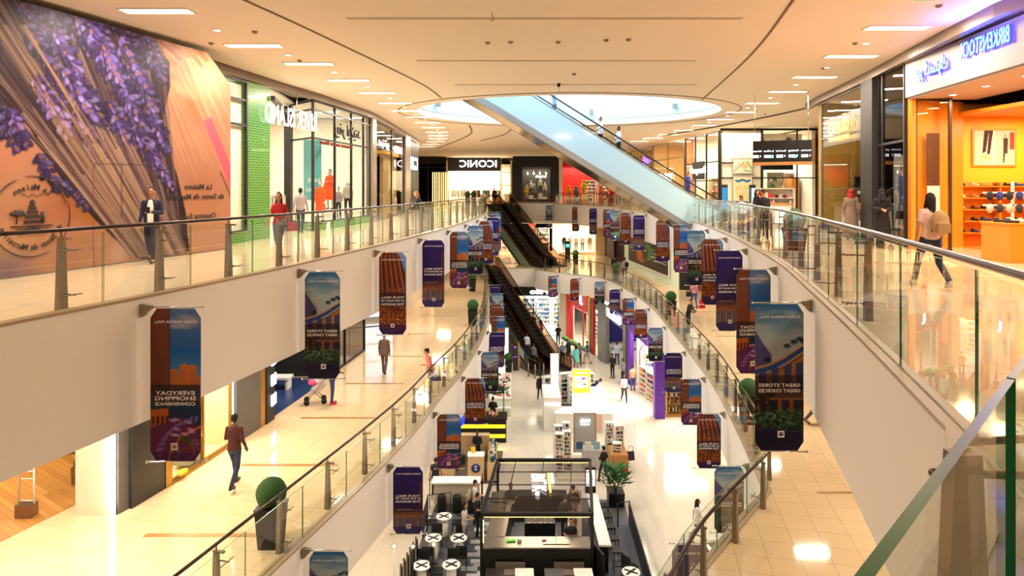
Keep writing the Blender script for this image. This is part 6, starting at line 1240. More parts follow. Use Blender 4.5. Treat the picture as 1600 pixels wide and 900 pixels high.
struct('floor', MB().prism([(-7.5,20.),(-7.12,22.7),(-6.95,24.2),(-18,24.2),(-18,20.)], Z1, Z1+.012), mat('blue_floor', (.16,.24,.40), .25))
panel('wall_left', (-12,24.5), (-6.95,24.4), Z1, W1, M_darkw, .1); panel('wall_left', (-17,20), (-12,24.5), Z1, W1, mat('navy_wall', (.10,.12,.22), .5), .1)
panel('wall_left', (-17,19.9), (-7.6,19.85), Z1, W1, M_darkw, .1)
rack('rack of dark clothes in the blue floored shop', (-9.2,21.0,Z1), 1.3, 1.6, [(.1,.12,.3),(.12,.12,.14),(.3,.1,.4)], 21); area('shop_lamp', (-9.5,22,9.4), 1.5, 1.5, 60, COOL)
o = solo('white_bench', MB().box((0,0,.42),(1.4,.5,.08)).box((-.6,0,.2),(.08,.45,.38)).box((.6,0,.2),(.08,.45,.38)), M_white, 'white display bench on the blue shop floor', 'bench', (-8.6,22.9,Z1))
facade('tall brown tinted glass front beside the grey haired man', (-6.95,24.4), (-6.52,28.2), Z1, W1, (0,.4,1), (), gm=M_smoke, sill=.05)
panel('wall_left', (-9,24.6), (-9,28.2), Z1, W1, cm((.45,.38,.32)), .1); t = thing('led_strip_light', 'slanting white light tube behind the brown tinted glass', 'light', (-6.9,27.0,Z1+1.9)); part('tube', MB().tube([(0,0,0),(.03,.1,1.2)], .03, 8), M_led, t); part('end_cap', MB().box((0,0,0),(.08,.08,.06)), M_steel, t)
# cool daylight opening further along
facade('white framed glazed opening letting cool daylight onto the middle floor', (-11.5,31.5), (-6.2,33.5), Z1, W1, (0,.3,.6,1), (.9,1.8,2.7), fm=mat('navy_frame', (.10,.13,.25), .4), gm=M_shopglass)
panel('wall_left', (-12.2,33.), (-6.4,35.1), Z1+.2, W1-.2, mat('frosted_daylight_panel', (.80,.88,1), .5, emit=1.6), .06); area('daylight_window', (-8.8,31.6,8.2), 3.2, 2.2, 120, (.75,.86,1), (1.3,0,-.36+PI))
panel('wall_left', (-6.1,33.6), (-5.9,48), Z1, W1, mat('pale_wall', (.85,.80,.72), .4), .15)
# timber floored shop on the far left: security gates, plant, sofa
for i, (x, y, w_) in enumerate(((-10.62,14.0,'nearer'),(-10.85,16.2,'farther'))):
    t = thing('security_gate', 'white security gate on the timber floor, the %s of two' % w_, 'security gate', (x,y,Z1+.012)); part('frame', MB().tube([(-.16,0,.28),(-.16,0,1.62),(.16,0,1.62),(.16,0,.28)], .022, 6), M_white, t)
    for z in (.34,.82,.98): part('rung', MB().tube([(-.16,0,z),(.16,0,z)], .012, 6), M_white, t)
    part('base', MB().box((0,0,.14),(.36,.22,.28)), mat('brown_steel', (.55,.44,.34), .3, .7), t)
def leafy(label, loc, h, spread, n, pot, potc, seed=1, leaf=.28, name='potted_plant', lc=(.16,.38,.12)):
    R = random.Random(seed); t = thing(name, label, 'plant', loc); part('pot', MB().box((0,0,pot[2]/2),pot,0.,0,(1.08,1.08)), potc, t); st = MB(); lf = MB()
    for k in range(6):
        a = k*1.05+R.random(); st.tube([(0,0,pot[2]-.05),(.3*spread*math.cos(a),.3*spread*math.sin(a),pot[2]+h*.5),(.5*spread*math.cos(a),.5*spread*math.sin(a),pot[2]+h*.85)], [.02,.014,.008], 5)
    for _ in range(n):
        a = R.random()*2*PI; z = pot[2]+h*(.15+.8*R.random()); r = spread*(.15+.5*R.random()); p = Vector((r*math.cos(a), r*math.sin(a), z)); d = Vector((math.cos(a)*.8, math.sin(a)*.8, .35+.7*R.random())).normalized()*leaf*(.6+.7*R.random()); w_ = Vector((-d.y, d.x, .02)).normalized()*leaf*.16
        lf.add([p, p+d*.45+w_+Vector((0,0,.01)), p+d-Vector((0,0,leaf*.15)), p+d*.45-w_], [(0,1,2,3)])
    part('stem', st, cm((.30,.24,.14)), t, kind='stuff'); part('foliage', lf, mat('leaf_%d' % int(lc[1]*99), lc, .5, noise=.3), t, kind='stuff'); return t
leafy('broad leaved plant in a brown box behind the cream column', (-10.45,15.6,Z1+.012), 1.2, .65, 70, (.34,.34,.42), mat('brown_steel', (.55,.44,.34), .3, .7), 4, .42)
t = thing('daybed', 'low grey daybed with timber frame deep in the timber floored shop', 'sofa', (-13.0,19.3,Z1+.012)); part('mattress', MB().box((0,0,.40),(1.9,.85,.18)), cm((.55,.52,.52)), t); part('frame', MB().box((0,0,.28),(2.0,.9,.06)), M_wood, t)
for sx in (-.9,.9):
    for sy in (-.38,.38): part('leg', MB().box((sx,sy,.13),(.06,.06,.26)), M_wood, t)
t = thing('wooden_stool', 'light timber armchair standing before the grey daybed', 'chair', (-11.9,18.0,Z1+.012)); part('seat', MB().box((0,0,.42),(.5,.48,.05)), M_wood, t); part('backrest', MB().tube([(-.25,.2,.42),(-.25,.25,.78),(.25,.25,.78),(.25,.2,.42)], .02, 6), M_wood, t)
for sx in (-.2,.2):
    for sy in (-.2,.2): part('leg', MB().bar((sx,sy,.4),(sx*1.15,sy*1.15,0),.04,.04), M_wood, t)
panel('wall_left', (-24,24), (-9.7,24), Z1, W1, M_cream, .1); panel('wall_left', (-24,8), (-24,24), Z1, W1, M_cream, .1)
area('shop_lamp', (-13.5,15,9.4), 3, 3, 260, (1,.86,.6)); area('entrance_spot', (-9.6,11.3,9.5), .8, .8, 110, (1,.92,.75)); area('entrance_spot', (-8.2,10.5,9.5), .8, .8, 110, (1,.92,.75))
# bronze inlay strips in the middle floor
M_inlay = mat('bronze_inlay', (.62,.45,.24), .3)
for i, (x0, y0, L) in enumerate([(-7.6,13.25,2.9),(-7.0,16.6,2.5),(-6.6,20.,2.4),(-6.1,23.5,2.1),(-5.6,27.3,2.1),(-5.2,31.5,2.),(-5.1,36,2.)]): struct('trim_13', MB().box((x0+L/2,y0,Z1+.003),(L,.13,.006)), M_inlay)
for i, (x0, y0, L) in enumerate([(7.4,12.55,1.1),(7.2,15.1,1.3),(9.0,19.4,1.5),(9.6,25,2.),(9.9,31,2.),(9.8,37,2.)]): struct('trim_14', MB().box((x0+L/2,y0,Z1+.003),(L,.10,.006)), M_inlay)
# middle floor, far end: bright shop with shelves, mannequin window, dark doorway, advert wall
panel('wall_back', (-8,74), (2.6,74), Z1, W1, M_shopw, .2); panel('wall_back', (-2.,70), (-2.,74), Z1, W1, M_shopw, .1)
struct('ceiling', MB().prism([(-8,64),(12,64),(12,76),(-8,76)], 9.58, 9.64), M_soffit)
for i, x in enumerate((-.6,.8,2.2,3.6)): shelves('bright retail shelf on the far middle floor, %s from the left' % ORD[i], (x,72.6,Z1), 0, 1.2, 2.6, .5, 5, M_white, seed=70+i)
shelves('low retail gondola in front of the bright far shelves', (2.6,69.5,Z1), .2, 2.6, 1.2, .6, 3, M_white, seed=76)
sign('red glowing letters at the far middle floor shop', 'RED', (1.75,70.5,9.15), (1,0,0), .75, mat('red_letters', (1,.15,.05), .5, emit=3., ecol=(1,.12,.04)), width=1.7)
for x in (.5,3.,6.,9): area('shop_lamp', (x,70.5,9.45), 1.6, 1.6, 330, (1,.84,.58))
panel('wall_back', (4.6,73), (10.0,73), Z1, W1, M_cream, .2); panel('wall_back', (8.9,68.5), (9.9,68.5), Z1, W1, mat('veined_marble', (.85,.76,.60), .3, noise=.15, nscale=1.2), .8)
o = solo('window_platform', MB().box((0,0,.12),(4.2,2.2,.24)), M_cream, 'raised stone platform carrying the far row of mannequins', 'platform', (7.2,70.,Z1))
for i, (x, tp, bt, c) in enumerate(((5.7,(.15,.14,.15),(.12,.12,.12),.8),(6.3,(.78,.74,.66),(.8,.76,.68),.85),(7.0,(.85,.82,.78),(.2,.2,.22),.9),(7.7,(.82,.78,.72),(.16,.16,.18),.9),(8.5,(.62,.50,.36),(.55,.44,.32),.85))):
    mannequin('mannequin on the far middle floor platform, %s from the left' % ORD[i], x, 69.9, Z1+.24, 0, tp, bt, 'jacket' if i == 4 else 'shirt', (c,c*.93,c*.85))
panel('wall_right', (10.0,62.5), (10.0,68.5), Z1, W1, cm((.22,.13,.10)), .1); panel('wall_back', (10.0,63.2), (10.9,60.5), Z1, 9.2, cm((.20,.10,.08)), .1)
t = thing('totem_display', 'black floor totem with cyan panels on the far middle floor', 'totem', (5.6,64.5,Z1)); part('body', MB().box((0,0,.9),(.5,.2,1.8)), M_black, t); part('screen', MB().box((0,-.11,1.35),(.36,.01,.3)), mat('cyan_icon', (.2,.85,.8), .5, emit=1.5), t)
# long advert: dark board with red and green bursts
ad = Canvas(161, 91, 0, 0, 1, (.14,.10,.08)); RA = random.Random(3)
for _ in range(700):
    a = RA.random()*2*PI; r = RA.random()**.5; g_ = RA.random() > .5
    cx, cy = (92,30) if g_ else (58,45); ad.ell(cx+20*r*math.cos(a), cy+34*r*math.sin(a), 4, 1.5, a, RA.choice([(.20,.50,.18),(.10,.42,.30),(.35,.58,.20)]) if g_ else RA.choice([(.75,.25,.08),(.65,.35,.10),(.80,.45,.12)]), .7, .5)
ad.ell(76,44,12,26,.1,(.14,.10,.08),.95,.3)
for k, (x, y, w_) in enumerate(((6,26,34),(6,36,38),(112,34,44),(100,46,56),(112,56,44))): ad.line(x,y,x+w_,y+1,2.2,(.85,.82,.78),.85)
ax0, ay0 = (10.7,56.5); ax1, ay1 = (11.35,46.9); ta = (Vector((ax1,ay1,0))-Vector((ax0,ay0,0))); La = ta.length; ta.normalize()
ax0, ay0 = (10.45,57.4)
t = thing('billboard', 'long dark advert board with red and green bursts on the mint wall', 'billboard', (ax0,ay0,8.75)); ta = Vector((11.45-ax0,47.1-ay0,0)); La = ta.length; ta.normalize()
link('print', grid_print('print', ad, (0,0,0), tuple(ta), (0,0,1), La, 2.05, 150, 60, M_print, .03), t); part('frame', MB().box(tuple(ta*La/2+Vector((.07,0,-1.02))),(La+.3,.05,2.3),math.atan2(ta.y,ta.x)), M_white, t)
panel('wall_right', (10.7,60.5), (11.85,45.2), Z1, W1, mat('mint_wall', (.80,.88,.80), .4), .15); panel('wall_right', (11.85,45.2), (12.6,44.9), Z1, W1, M_dark, .3); panel('wall_right', (13.2,44.5), (14,9), Z1, W1, M_cream, .2)
for i, (y, c) in enumerate(((42.5,(.9,.7,.6)),(38.5,(.8,.85,.9)),(34.5,(.95,.8,.6)),(28,(.9,.85,.8)))): facade('lit shop front on the right wall of the middle floor, %s from the far end' % ORD[i], (13.0,y+1.6), (13.1,y-1.6), Z1, 9.3, (0,.5,1), (), fm=M_gold)
# ================================================================== GROUND FLOOR SHOPS
WG = 4.35
panel('wall_back', (-1,62), (5.6,62), 0, WG, M_shopw, .15); panel('wall_back', (5.4,56), (5.4,62), 0, WG, M_shopw, .1)
facade('black framed entrance of the white ground floor shop behind the escalators', (-.8,57.), (4.1,57.), 0, WG, (0,.55,1), (), fm=M_black, glassed=False, head=.75)
sign('white glowing name on the black fascia behind the escalators', 'Fillo', (2.4,56.8,3.95), (1,0,0), .62, M_glow, width=1.6, bold=.02)
for i, x in enumerate((.2,1.6,3.0,4.6)): shelves('glowing white product shelf in the white ground floor shop, %s from the left' % ORD[i], (x,61.4,0), 0, 1.2, 2.6, .4, 6, M_white, [1,1,4,2], seed=80+i)
for x, y in ((1,59.5),(3.6,59.5)): area('shop_lamp', (x,y,4.2), 2, 2, 330, (.95,.98,1))
panel('wall_right', (4.2,56.8), (4.8,56.4), 0, WG, M_cream, .2); panel('wall_right', (4.85,56.3), (5.2,55.6), 0, WG, M_red, .2)
facade('glazed front of the red framed ground floor toy shop', (5.25,55.4), (6.25,51.8), 0, WG, (0,.65,1), (2.9,), fm=mat('toy_red_frame', (.75,.08,.05), .4), gm=M_shopglass)
struct('wall_right', MB().bar((5.2,55.5,3.65),(6.3,51.6,3.65),.1,1.2), M_red)
panel('wall_right', (6.27,51.7), (6.34,51.4), 0, WG, cm((.92,.70,.10)), .25); panel('wall_right', (6.35,51.3), (6.42,51.0), 0, WG, M_black, .25); panel('wall_right', (6.44,50.9), (6.50,50.6), 0, WG, M_red, .25)
facade('narrow glazed window between the red pillar and the grey pillar', (6.52,50.5), (6.68,49.4), 0, WG, (0,1), (), fm=M_gold)
panel('wall_right', (8.2,57), (8.6,49.2), 0, WG, M_shopw, .1)
for i, (x, y) in enumerate(((6.9,55.3),(7.3,53.6),(7.6,51.6))): shelves('tall shelf of blue boxes in the red framed shop, %s from far end' % ORD[i], (x,y,0), -1.35, 1.6, 2.7, .4, 8, M_white, [2,1,1,2,6], seed=90+i)
area('shop_lamp', (6.9,53.4,4.2), 1.2, 3.5, 360, (1,.95,.88))
sign('small white glowing emblem sign on the red fascia', 'J', (5.7,53.4,3.9), (.27,-.96,0), .8, M_glow, width=.6, bold=.03)
g_ = thing('flower_bed', 'low green planting along the foot of the toy shop window', 'planter', (4.75,54.3,0)); part('kerb', MB().wall([(-.45,1.6),(-.1,.3),(.5,-1.2),(1.1,-2.9)], 0, .12, .25), M_black, g_); lf = MB()
for _ in range(160):
    t_ = RL.random(); x = -.35+1.4*t_+RL.random()*.2; y = 1.5-4.3*t_; lf.ball((x,y,.18+RL.random()*.1), .05+.05*RL.random(), 6)
part('foliage', lf, cm((.45,.65,.25)), g_, kind='stuff')
panel('wall_right', (6.72,49.3), (7.15,47.9), 0, WG, mat('grey_steel_pillar', (.52,.52,.52), .3, .5), .3)
M_blue = mat('deep_blue_panel', (.07,.09,.42), .35)
panel('wall_right', (7.3,48.6), (9.6,48.9), 1.5, WG, M_blue, .1); panel('wall_right', (7.3,48.8), (9.6,49.1), 0, 1.5, M_white, .1); panel('wall_right', (7.35,47.5), (7.8,44.2), 3.3, WG, M_blue, .1)
sign('large white glowing name over the blue shop entrance', 'CookieX', (7.35,46.2,3.85), (.12,-1,0), .85, M_glow, width=3.6, bold=.03)
t = thing('service_counter', 'white service counter under the deep blue panel', 'counter', (8.4,48.2,0)); part('front_panel', MB().box((0,0,.5),(1.8,.4,1.0)), M_white, t); part('counter_top', MB().box((0,0,1.03),(1.9,.5,.05)), M_steel, t)
solo('orange_emblem', MB().ball((0,0,0),(.25,.03,.22),12), cm((.95,.55,.1)), 'small orange emblem on the deep blue panel', 'emblem', (8.9,48.6,2.7))
M_pur = mat('purple_panel', (.34,.12,.62), .35)
panel('wall_right', (7.75,44.1), (7.85,43.5), 0, WG, M_steel, .25); panel('wall_right', (7.9,43.3), (8.0,42.7), 0, WG, M_pur, .25)
panel('wall_right', (8.02,42.5), (8.25,38.8), 3.55, WG, M_pur, .12)
panel('wall_right', (8.3,42.6), (9.6,42.9), 0, WG, mat('pink_panel', (.97,.86,.82), .5), .1); panel('wall_right', (11.8,44), (11.8,34), 0, WG, M_shopw, .1); panel('wall_right', (9.6,42.9), (11.8,42.9), 0, WG, M_shopw, .1)
sign('white glowing curled emblem above the purple fronted shop', '&', (8.15,41.4,3.6), (.06,-1,0), .8, M_glow, width=.6)
t = thing('round_arch_display', 'rounded red outlined display niche with stationery shelves', 'display', (9.2,41.6,0)); part('outline', MB().tube([(-.9,-.05,0),(-.9,-.05,2.6),(-.75,-.05,2.9),(-.5,-.05,3.05),(1.2,-.05,3.05)], .04, 6), cm((.72,.15,.25)), t); part('panel', MB().box((.2,.05,1.5),(2.1,.06,3.0)), M_white, t)
for z in (.6,1.1,1.6,2.1,2.5): part('shelf', MB().box((.25,-.15,z),(1.9,.3,.03)), M_white, t)
g = MB(); 
for k in range(60): g.box((-.6+RL.random()*1.7,-.18,[.6,1.1,1.6,2.1,2.5][k % 5]+.12),(.1,.12,.2),0,RL.choice(range(8)))
part('goods', g, GOODS, t, kind='stuff')
for i, (x, y, r) in enumerate(((8.55,40.9,-1.3),(8.75,39.7,-1.3),(9.0,38.5,-1.3),(10.4,40.,-1.3),(10.6,38.2,-1.3))): shelves('white stand of colourful soft toys at the purple fronted shop, %s one' % ORD[i], (x,y,0), r, .95, 1.7, .5, 5, M_white, [0,6,5,3,4,6], seed=100+i, step=.16)
for x, y in ((10,40.8),(9.8,38)): area('shop_lamp', (x,y,4.2), 2.2, 2, 330, (1,.88,.82))
o = solo('purple_pillar', MB().box((0,0,2.17),(.56,.6,4.34)), M_pur, 'square violet pillar standing at the corner of the stationery shop', 'pillar', (8.45,36.8,0)); 
o2 = part('lilac_strip', MB().box((-.29,-.1,2.0),(.02,.25,3.9)), cm((.62,.42,.78)), o)
facade('glazed kitchenware window right of the violet pillar', (8.9,36.9), (11.6,36.9), 0, WG, (0,.5,1), (1.55,), fm=M_gold, sill=.12)
for i, x in enumerate((9.4,10.5,11.3)): shelves('shelf of brown and cream goods behind the kitchenware window, %s from the left' % ORD[i], (x,37.5,0), 0, 1.0, 2.4, .4, 5, M_wood, [7,1,3,5], seed=110+i)
area('shop_lamp', (10.2,37.4,4.2), 2.4, .8, 240, (1,.80,.5)); panel('wall_right', (11.7,36.8), (13,9), 0, WG, M_cream, .2)
panel('wall_left', (-5.5,9), (-6.5,60), 0, WG, M_cream, .2)
# totem by the escalator foot, glowing panel, barrier posts
t = thing('wayfinding_totem', 'tall dark totem with gold edge and violet marks at the escalator foot', 'totem', (.25,46.2,0)); part('body', MB().box((0,0,1.0),(.36,.22,2.0)), mat('brown_black', (.15,.12,.11), .35), t); part('gold_edge', MB().box((.24,0,1.02),(.12,.24,2.05)), M_gold, t); part('violet_mark', MB().box((-.02,-.115,1.7),(.14,.01,.12)).box((-.02,-.115,1.0),(.3,.01,.05)), mat('violet_glow2', (.5,.25,.9), .5, emit=1.2), t)
t = thing('glowing_wall_panel', 'tall white glowing advertising panel left of the escalator foot', 'light panel', (-.75,48.0,0)); part('light_face', MB().box((0,-.06,1.35),(.9,.02,2.5)), mat('white_panel_glow', (.9,1,1), .5, emit=1.6), t); part('housing', MB().box((0,0,1.35),(1.0,.1,2.7)), M_white, t)
for i, (x, y) in enumerate(((1.15,44.7),(1.6,44.3),(2.2,44.5),(3.0,44.9))):
    t = thing('barrier_post', 'short steel barrier post before the lower escalators, %s from the left' % ORD[i], 'post', (x,y,0)); part('pole', MB().tube([(0,0,0),(0,0,.95)], .04, 10), M_steel, t); part('base', MB().lathe([(.1,0),(.1,.02)], n=12), M_steel, t)
for i, (x, y, z, s, lab) in enumerate(((-4.85,12.9,Z1,1.,'large clipped ball topiary in a black pot by the left railing'),(-2.05,33.5,Z1,1.05,'ball topiary in a black pot at the far bend of the left railing'),(-2.75,44.5,Z1,1.,'small far ball topiary in a black pot near the hanging banners'),(7.25,19.6,Z1,1.0,'ball topiary in a black pot behind the right middle railing'),(9.0,36.2,Z1,1.,'ball topiary beside the right middle railing near the advert wall'),(8.0,49.5,Z1,1.,'ball topiary by the far right middle railing beside walking people'),(5.95,60.,Z1,1.,'ball topiary in front of the far mannequin platform'),(-.25,45.9,0,1.,'slim pot with ball topiary beside the dark totem'),(7.9,17.9,Z2-.5,1.,'ball topiary top showing over the right upper railing'),(-4.0,66.5,Z2,1.,'dark green ball topiary at the far left upper railing'),(-4.5,65.,Z2,1.,'bright green ball topiary at the far left upper railing'))):
    t = thing('ball_topiary', lab, 'plant', (x,y,z if z != Z2-.5 else Z2)); k = .75 if z == Z2-.5 else 1.
    part('pot', MB().box((0,0,.39*k),(.40,.40,.78*k),taper=(1.25,1.25)), M_black, t); part('rim', MB().box((0,0,.79*k),(.52,.52,.05)), M_black, t)
    part('foliage_ball', MB().ball((0,0,.78*k+.27),.30,26,bump=.05,seed=i), mat('topiary_green', (.13,.30,.08), .8, noise=.5, nscale=40, bump=.8), t)
# ================================================================== GROUND FLOOR KIOSKS
# ---- cafe kiosk on its dark platform
M_deckfl = mat('grey_platform', (.36,.36,.38), .5, noise=.08, nscale=1.5)
pl = thing('cafe_platform', 'dark grey cafe floor platform with a white zigzag inlay', 'platform', (0,22,0)); part('deck', MB().prism([(-3.75,-2.2),(4.35,-2.2),(4.7,4.9),(1.,5.2),(-3.1,5.2)], .0, .05), M_deckfl, pl)
zz = MB()
for k in range(12): zz.box((-1.55+k*.05+(.12 if k % 2 else -.12), -1.6+k*.42, .053), (.55,.26,.006), .0); zz.box((-1.25+k*.05+(.1 if k % 2 else -.1), -1.4+k*.42, .053), (.4,.14,.006))
part('zigzag_inlay', zz, M_white, pl)
X0, X1, Y0, Y1, H_ = -1.02, 2.68, 21.45, 25.7, 2.25
kx = thing('cafe_kiosk', 'black framed coffee kiosk with open beam roof and warm light strips', 'kiosk', (X0,Y0,.05)); w_, dp_ = X1-X0, Y1-Y0
sk = .45    # the kiosk is turned slightly, so its back sits a little to the right
def kp(u, v, z): return (u*w_+sk*v, v*dp_, z)
for u in (0,1):
    for v in (0,1): part('corner_post', MB().bar(kp(u,v,0),kp(u,v,H_-.05),.10,.10), M_black, kx)
for a, b_ in (((0,0),(1,0)),((0,1),(1,1)),((0,0),(0,1)),((1,0),(1,1))): part('roof_beam', MB().bar(kp(*a,H_-.05),kp(*b_,H_-.05),.12,.12), M_black, kx)
for v in (.25,.5,.75): part('roof_bar', MB().bar(kp(0,v,H_-.05),kp(1,v,H_-.05),.03,.03), M_black, kx)
for u in (.2,.5,.8): part('roof_bar', MB().bar(kp(u,0,H_-.05),kp(u,1,H_-.05),.03,.03), M_black, kx)
for v in (0,1): part('light_strip', MB().bar(kp(.02,v+.02,H_-.16),kp(.98,v+.02,H_-.16),.04,.05), M_ledw, kx)
part('light_strip', MB().bar(kp(.012,.0,H_-.25),kp(.012,.0,1.25),.05,.05), M_ledw, kx)
M_rib = brickmat('ribbed_black', (.07,.07,.07), (.06,.06,.06), (.02,.02,.02), 1., .06, 5., .01, .5, 'XZ', offset=0.)
part('front_counter', MB().box((w_/2,.32,.52),(w_-.1,.64,1.04)), M_rib, kx); part('front_worktop', MB().box((w_/2,.32,1.07),(w_-.06,.68,.05)), M_steel, kx)
part('side_counter', MB().bar(kp(.10,.15,.52),kp(.10,.95,.52),.6,1.04), M_rib, kx); part('side_worktop', MB().bar(kp(.10,.15,1.07),kp(.10,.95,1.07),.66,.05), M_steel, kx)
part('back_counter', MB().bar(kp(.15,.93,.52),kp(.75,.93,.52),.5,1.04), M_rib, kx); part('island_counter', MB().box((w_*.55,dp_*.48,.5),(1.1,.7,1.0)), M_black, kx); part('glass_roof_pane', MB().prism([kp(.02,.02,0)[:2],kp(.98,.02,0)[:2],kp(.98,.98,0)[:2],kp(.02,.98,0)[:2]], H_-.02, H_-.01), glass('kiosk_glass', (.80,.80,.82), .6), kx)
part('right_panel', MB().box((w_+.18,-.02,.55),(.06,.9,1.1),.35), M_rib, kx)
# sign lying on the roof grid: three turned letters, a dot and two bars
sg = thing('sign', 'white glowing turned letters lying on the cafe kiosk roof', 'sign', (.95,23.4,2.33)); b = MB()
U_ = Vector((1,0,0)); R_ = Vector((0,-1,0))
for ch, y in (('B',.62),('\u0393',.18),('K',-.34)): put_text(b, ch, (0,y,.03), R_, U_, size=.72, ext=.01, mirror=False, bold=.008)
b.box((-.05,-.72,.03),(.14,.12,.08)); part('lettering', b, M_glow, sg); part('bar', MB().box((.42,.12,.03),(.06,1.4,.08)), M_gloww, sg); part('bar', MB().box((.55,.48,.03),(.10,.65,.08)), M_glow, sg)
t = thing('sign', 'small upright white glowing box sign at the back right of the kiosk', 'sign', (3.12,25.5,1.3)); part('light_face', MB().box((0,-.06,.35),(.34,.02,.62)), M_glow, t); part('housing', MB().box((0,0,.25),(.42,.1,1.0)), M_black, t); part('lettering', put_text(MB(), 'BTK', (0,-.08,.35), (0,0,-1), (1,0,0), size=.22, ext=.004), M_darkw, t)
area('kiosk_lamp', (1.0,23.6,2.1), 2.4, 2.6, 70, (1,.85,.65))
# things on the counters
for i in range(5):
    t = thing('paper_cup_stack', 'upside down stack of paper cups, %s from the left on the island' % ORD[i], 'cups', (.62+i*.2,23.2,1.06)); part('cups', MB().lathe([(.055,0),(.045,.34),(.040,.36)], n=12), cm((.82,.74,.66)), t); part('rim', MB().lathe([(.062,0),(.062,.015)], n=12), M_white, t)
t = thing('espresso_machine', 'silver espresso machine on the left counter of the kiosk', 'coffee machine', (-.55,24.0,1.14), PI/2); part('body', MB().box((0,0,.25),(.8,.45,.38)), M_chrome, t); part('cup_tray', MB().box((0,0,.47),(.7,.4,.03)), M_steel, t)
for q in (-.2,.2): part('group_head', MB().tube([(q,-.26,.2),(q,-.26,.1)], .05, 10), M_black, t)
t = thing('sink_basin', 'long metal basin sunk in the kiosk front worktop', 'sink', (1.5,21.75,1.145)); part('tray', MB().box((0,0,.01),(.9,.28,.03)), M_steel, t); part('tap', MB().tube([(0,.16,0),(0,.16,.22),(0,.05,.22)], .012, 6), M_chrome, t)
for i, (x, c, nm) in enumerate(((.12,(.3,.8,.1),'bright green cloth folded on the kiosk front worktop'),(.40,(.9,.9,.88),'white crumpled cloth on the kiosk front worktop'),(1.25,(.55,.12,.12),'small red box by the basin on the kiosk worktop'))): solo('folded_cloth' if i < 2 else 'small_box', MB().box((0,0,.02+.03*(i == 1)),(.30 if i == 0 else .14,.12,.04+.06*(i == 1)),.1), cm(c), nm, 'cloth' if i < 2 else 'box', (x-.15,21.8,1.145))
for i, (u, v, h_) in enumerate(((.84,.55,.55),(.84,.75,.6),(.84,.35,.4))):
    p = kp(u,v,1.1); t = thing('drink_dispenser', 'glass and copper brewing stand, %s from the back on the right side' % ('second','first','third')[i], 'coffee brewer', (X0+p[0],Y0+p[1],1.14)); part('stand', MB().tube([(-.08,0,0),(-.08,0,h_),(.08,0,h_),(.08,0,0)], .012, 6), mat('copper', (.75,.42,.28), .25, .9), t); part('flask', MB().lathe([(.07,.05),(.075,.14),(.02,.24),(.05,.32)], n=12), cm((.35,.25,.2)), t)
part('right_counter', MB().bar(kp(.84,.15,.52),kp(.84,.95,.52),.45,1.04), M_rib, kx); part('right_worktop', MB().bar(kp(.84,.15,1.07),kp(.84,.95,1.07),.5,.05), M_steel, kx)
# long white bar with stools on the right
t = thing('bar_counter', 'long white bar counter along the right of the coffee kiosk', 'counter', (3.15,23.4,.05)); part('counter_top', MB().box((0,0,1.05),(.42,3.6,.06)), M_white, t)
for y in (-1.5,1.5): part('support', MB().box((0,y,.5),(.3,.06,1.0)), M_black, t)
def stool(label, loc, g=None):
    t = thing('bar_stool', label, 'stool', loc, 0, g); part('seat', MB().box((0,0,.74),(.32,.32,.05)), M_dark, t)
    for a in (-1,1):
        for b_ in (-1,1): part('leg', MB().bar((a*.13,b_*.13,.72),(a*.16,b_*.16,0),.022,.022), M_black, t)
    part('footrest', MB().box((0,-.15,.28),(.3,.02,.02)).box((0,.15,.28),(.3,.02,.02)), M_black, t); return t
s0 = stool('x', (3.62,24.9,.05))
for i in range(5):
    o = s0 if i == 0 else copy_tree(s0); o.location = (3.62,25.0-.78*i,.05); o['label'] = 'dark bar stool at the long white bar, %s from the back' % ORD[i]; o['group'] = 'stools at the long white bar'
# white high table at the back left with three black stools inside black frames
t = thing('high_table', 'white high table inside a black frame at the back left of the cafe', 'table', (-2.3,26.5,.05)); part('tabletop', MB().box((0,0,1.03),(2.0,.62,.06)), M_white, t); part('panel', MB().box((0,.1,.5),(1.9,.05,1.0)), mat('cream_panel', (.85,.80,.72), .4), t)
for a in (-1.06,1.06): part('frame', MB().tube([(a,-.35,0),(a,-.35,1.12),(a,.4,1.12),(a,.4,0)], .022, 6), M_black, t)
for i in range(3):
    t = thing('cylinder_stool', 'black upholstered cylinder stool, %s from the left at the white high table' % ORD[i], 'stool', (-2.85+i*.62,25.95,.05)); part('seat', MB().lathe([(.17,.0),(.18,.05),(.18,.62),(.16,.66),(.02,.67)], n=18), cm((.06,.06,.06)), t); part('foot_ring', MB().lathe([(.185,.0),(.185,.03)], n=18), M_black, t)
t = thing('partition_frame', 'low black tube partition frame left of the round tables', 'partition', (-3.35,24.9,.05)); part('frame', MB().tube([(0,-.9,0),(0,-.9,.9),(0,.6,.9),(0,.6,0)], .02, 6).tube([(0,.6,.9),(.9,.8,.9),(.9,.8,0)], .02, 6), M_black, t); part('mesh_panel', MB().box((0,-.15,.45),(.01,1.5,.8)), glass('dark_mesh', (.35,.35,.35), .2), t)
def round_table(label, x, y, ped=True):
    t = thing('round_table', label, 'table', (x,y,.05)); part('tabletop', MB().lathe([(.29,.70),(.30,.705),(.30,.725),(.29,.73)], n=28, smooth=False), M_white, t); part('pedestal', MB().lathe([(.15,0),(.16,.03),(.16,.50),(.05,.54),(.04,.70)], n=20), M_white, t)
    b = MB(); 
    for a in (.75,-.55): b.box((0,0,.733),(.46,.085,.006),a)
    part('black_cross', b, M_black, t); b = MB()
    for k in range(8): a = k*PI/4; b.box((.26*math.cos(a),.26*math.sin(a),.733),(.04,.008,.004),a)
    part('tick_mark', b, M_black, t); return t
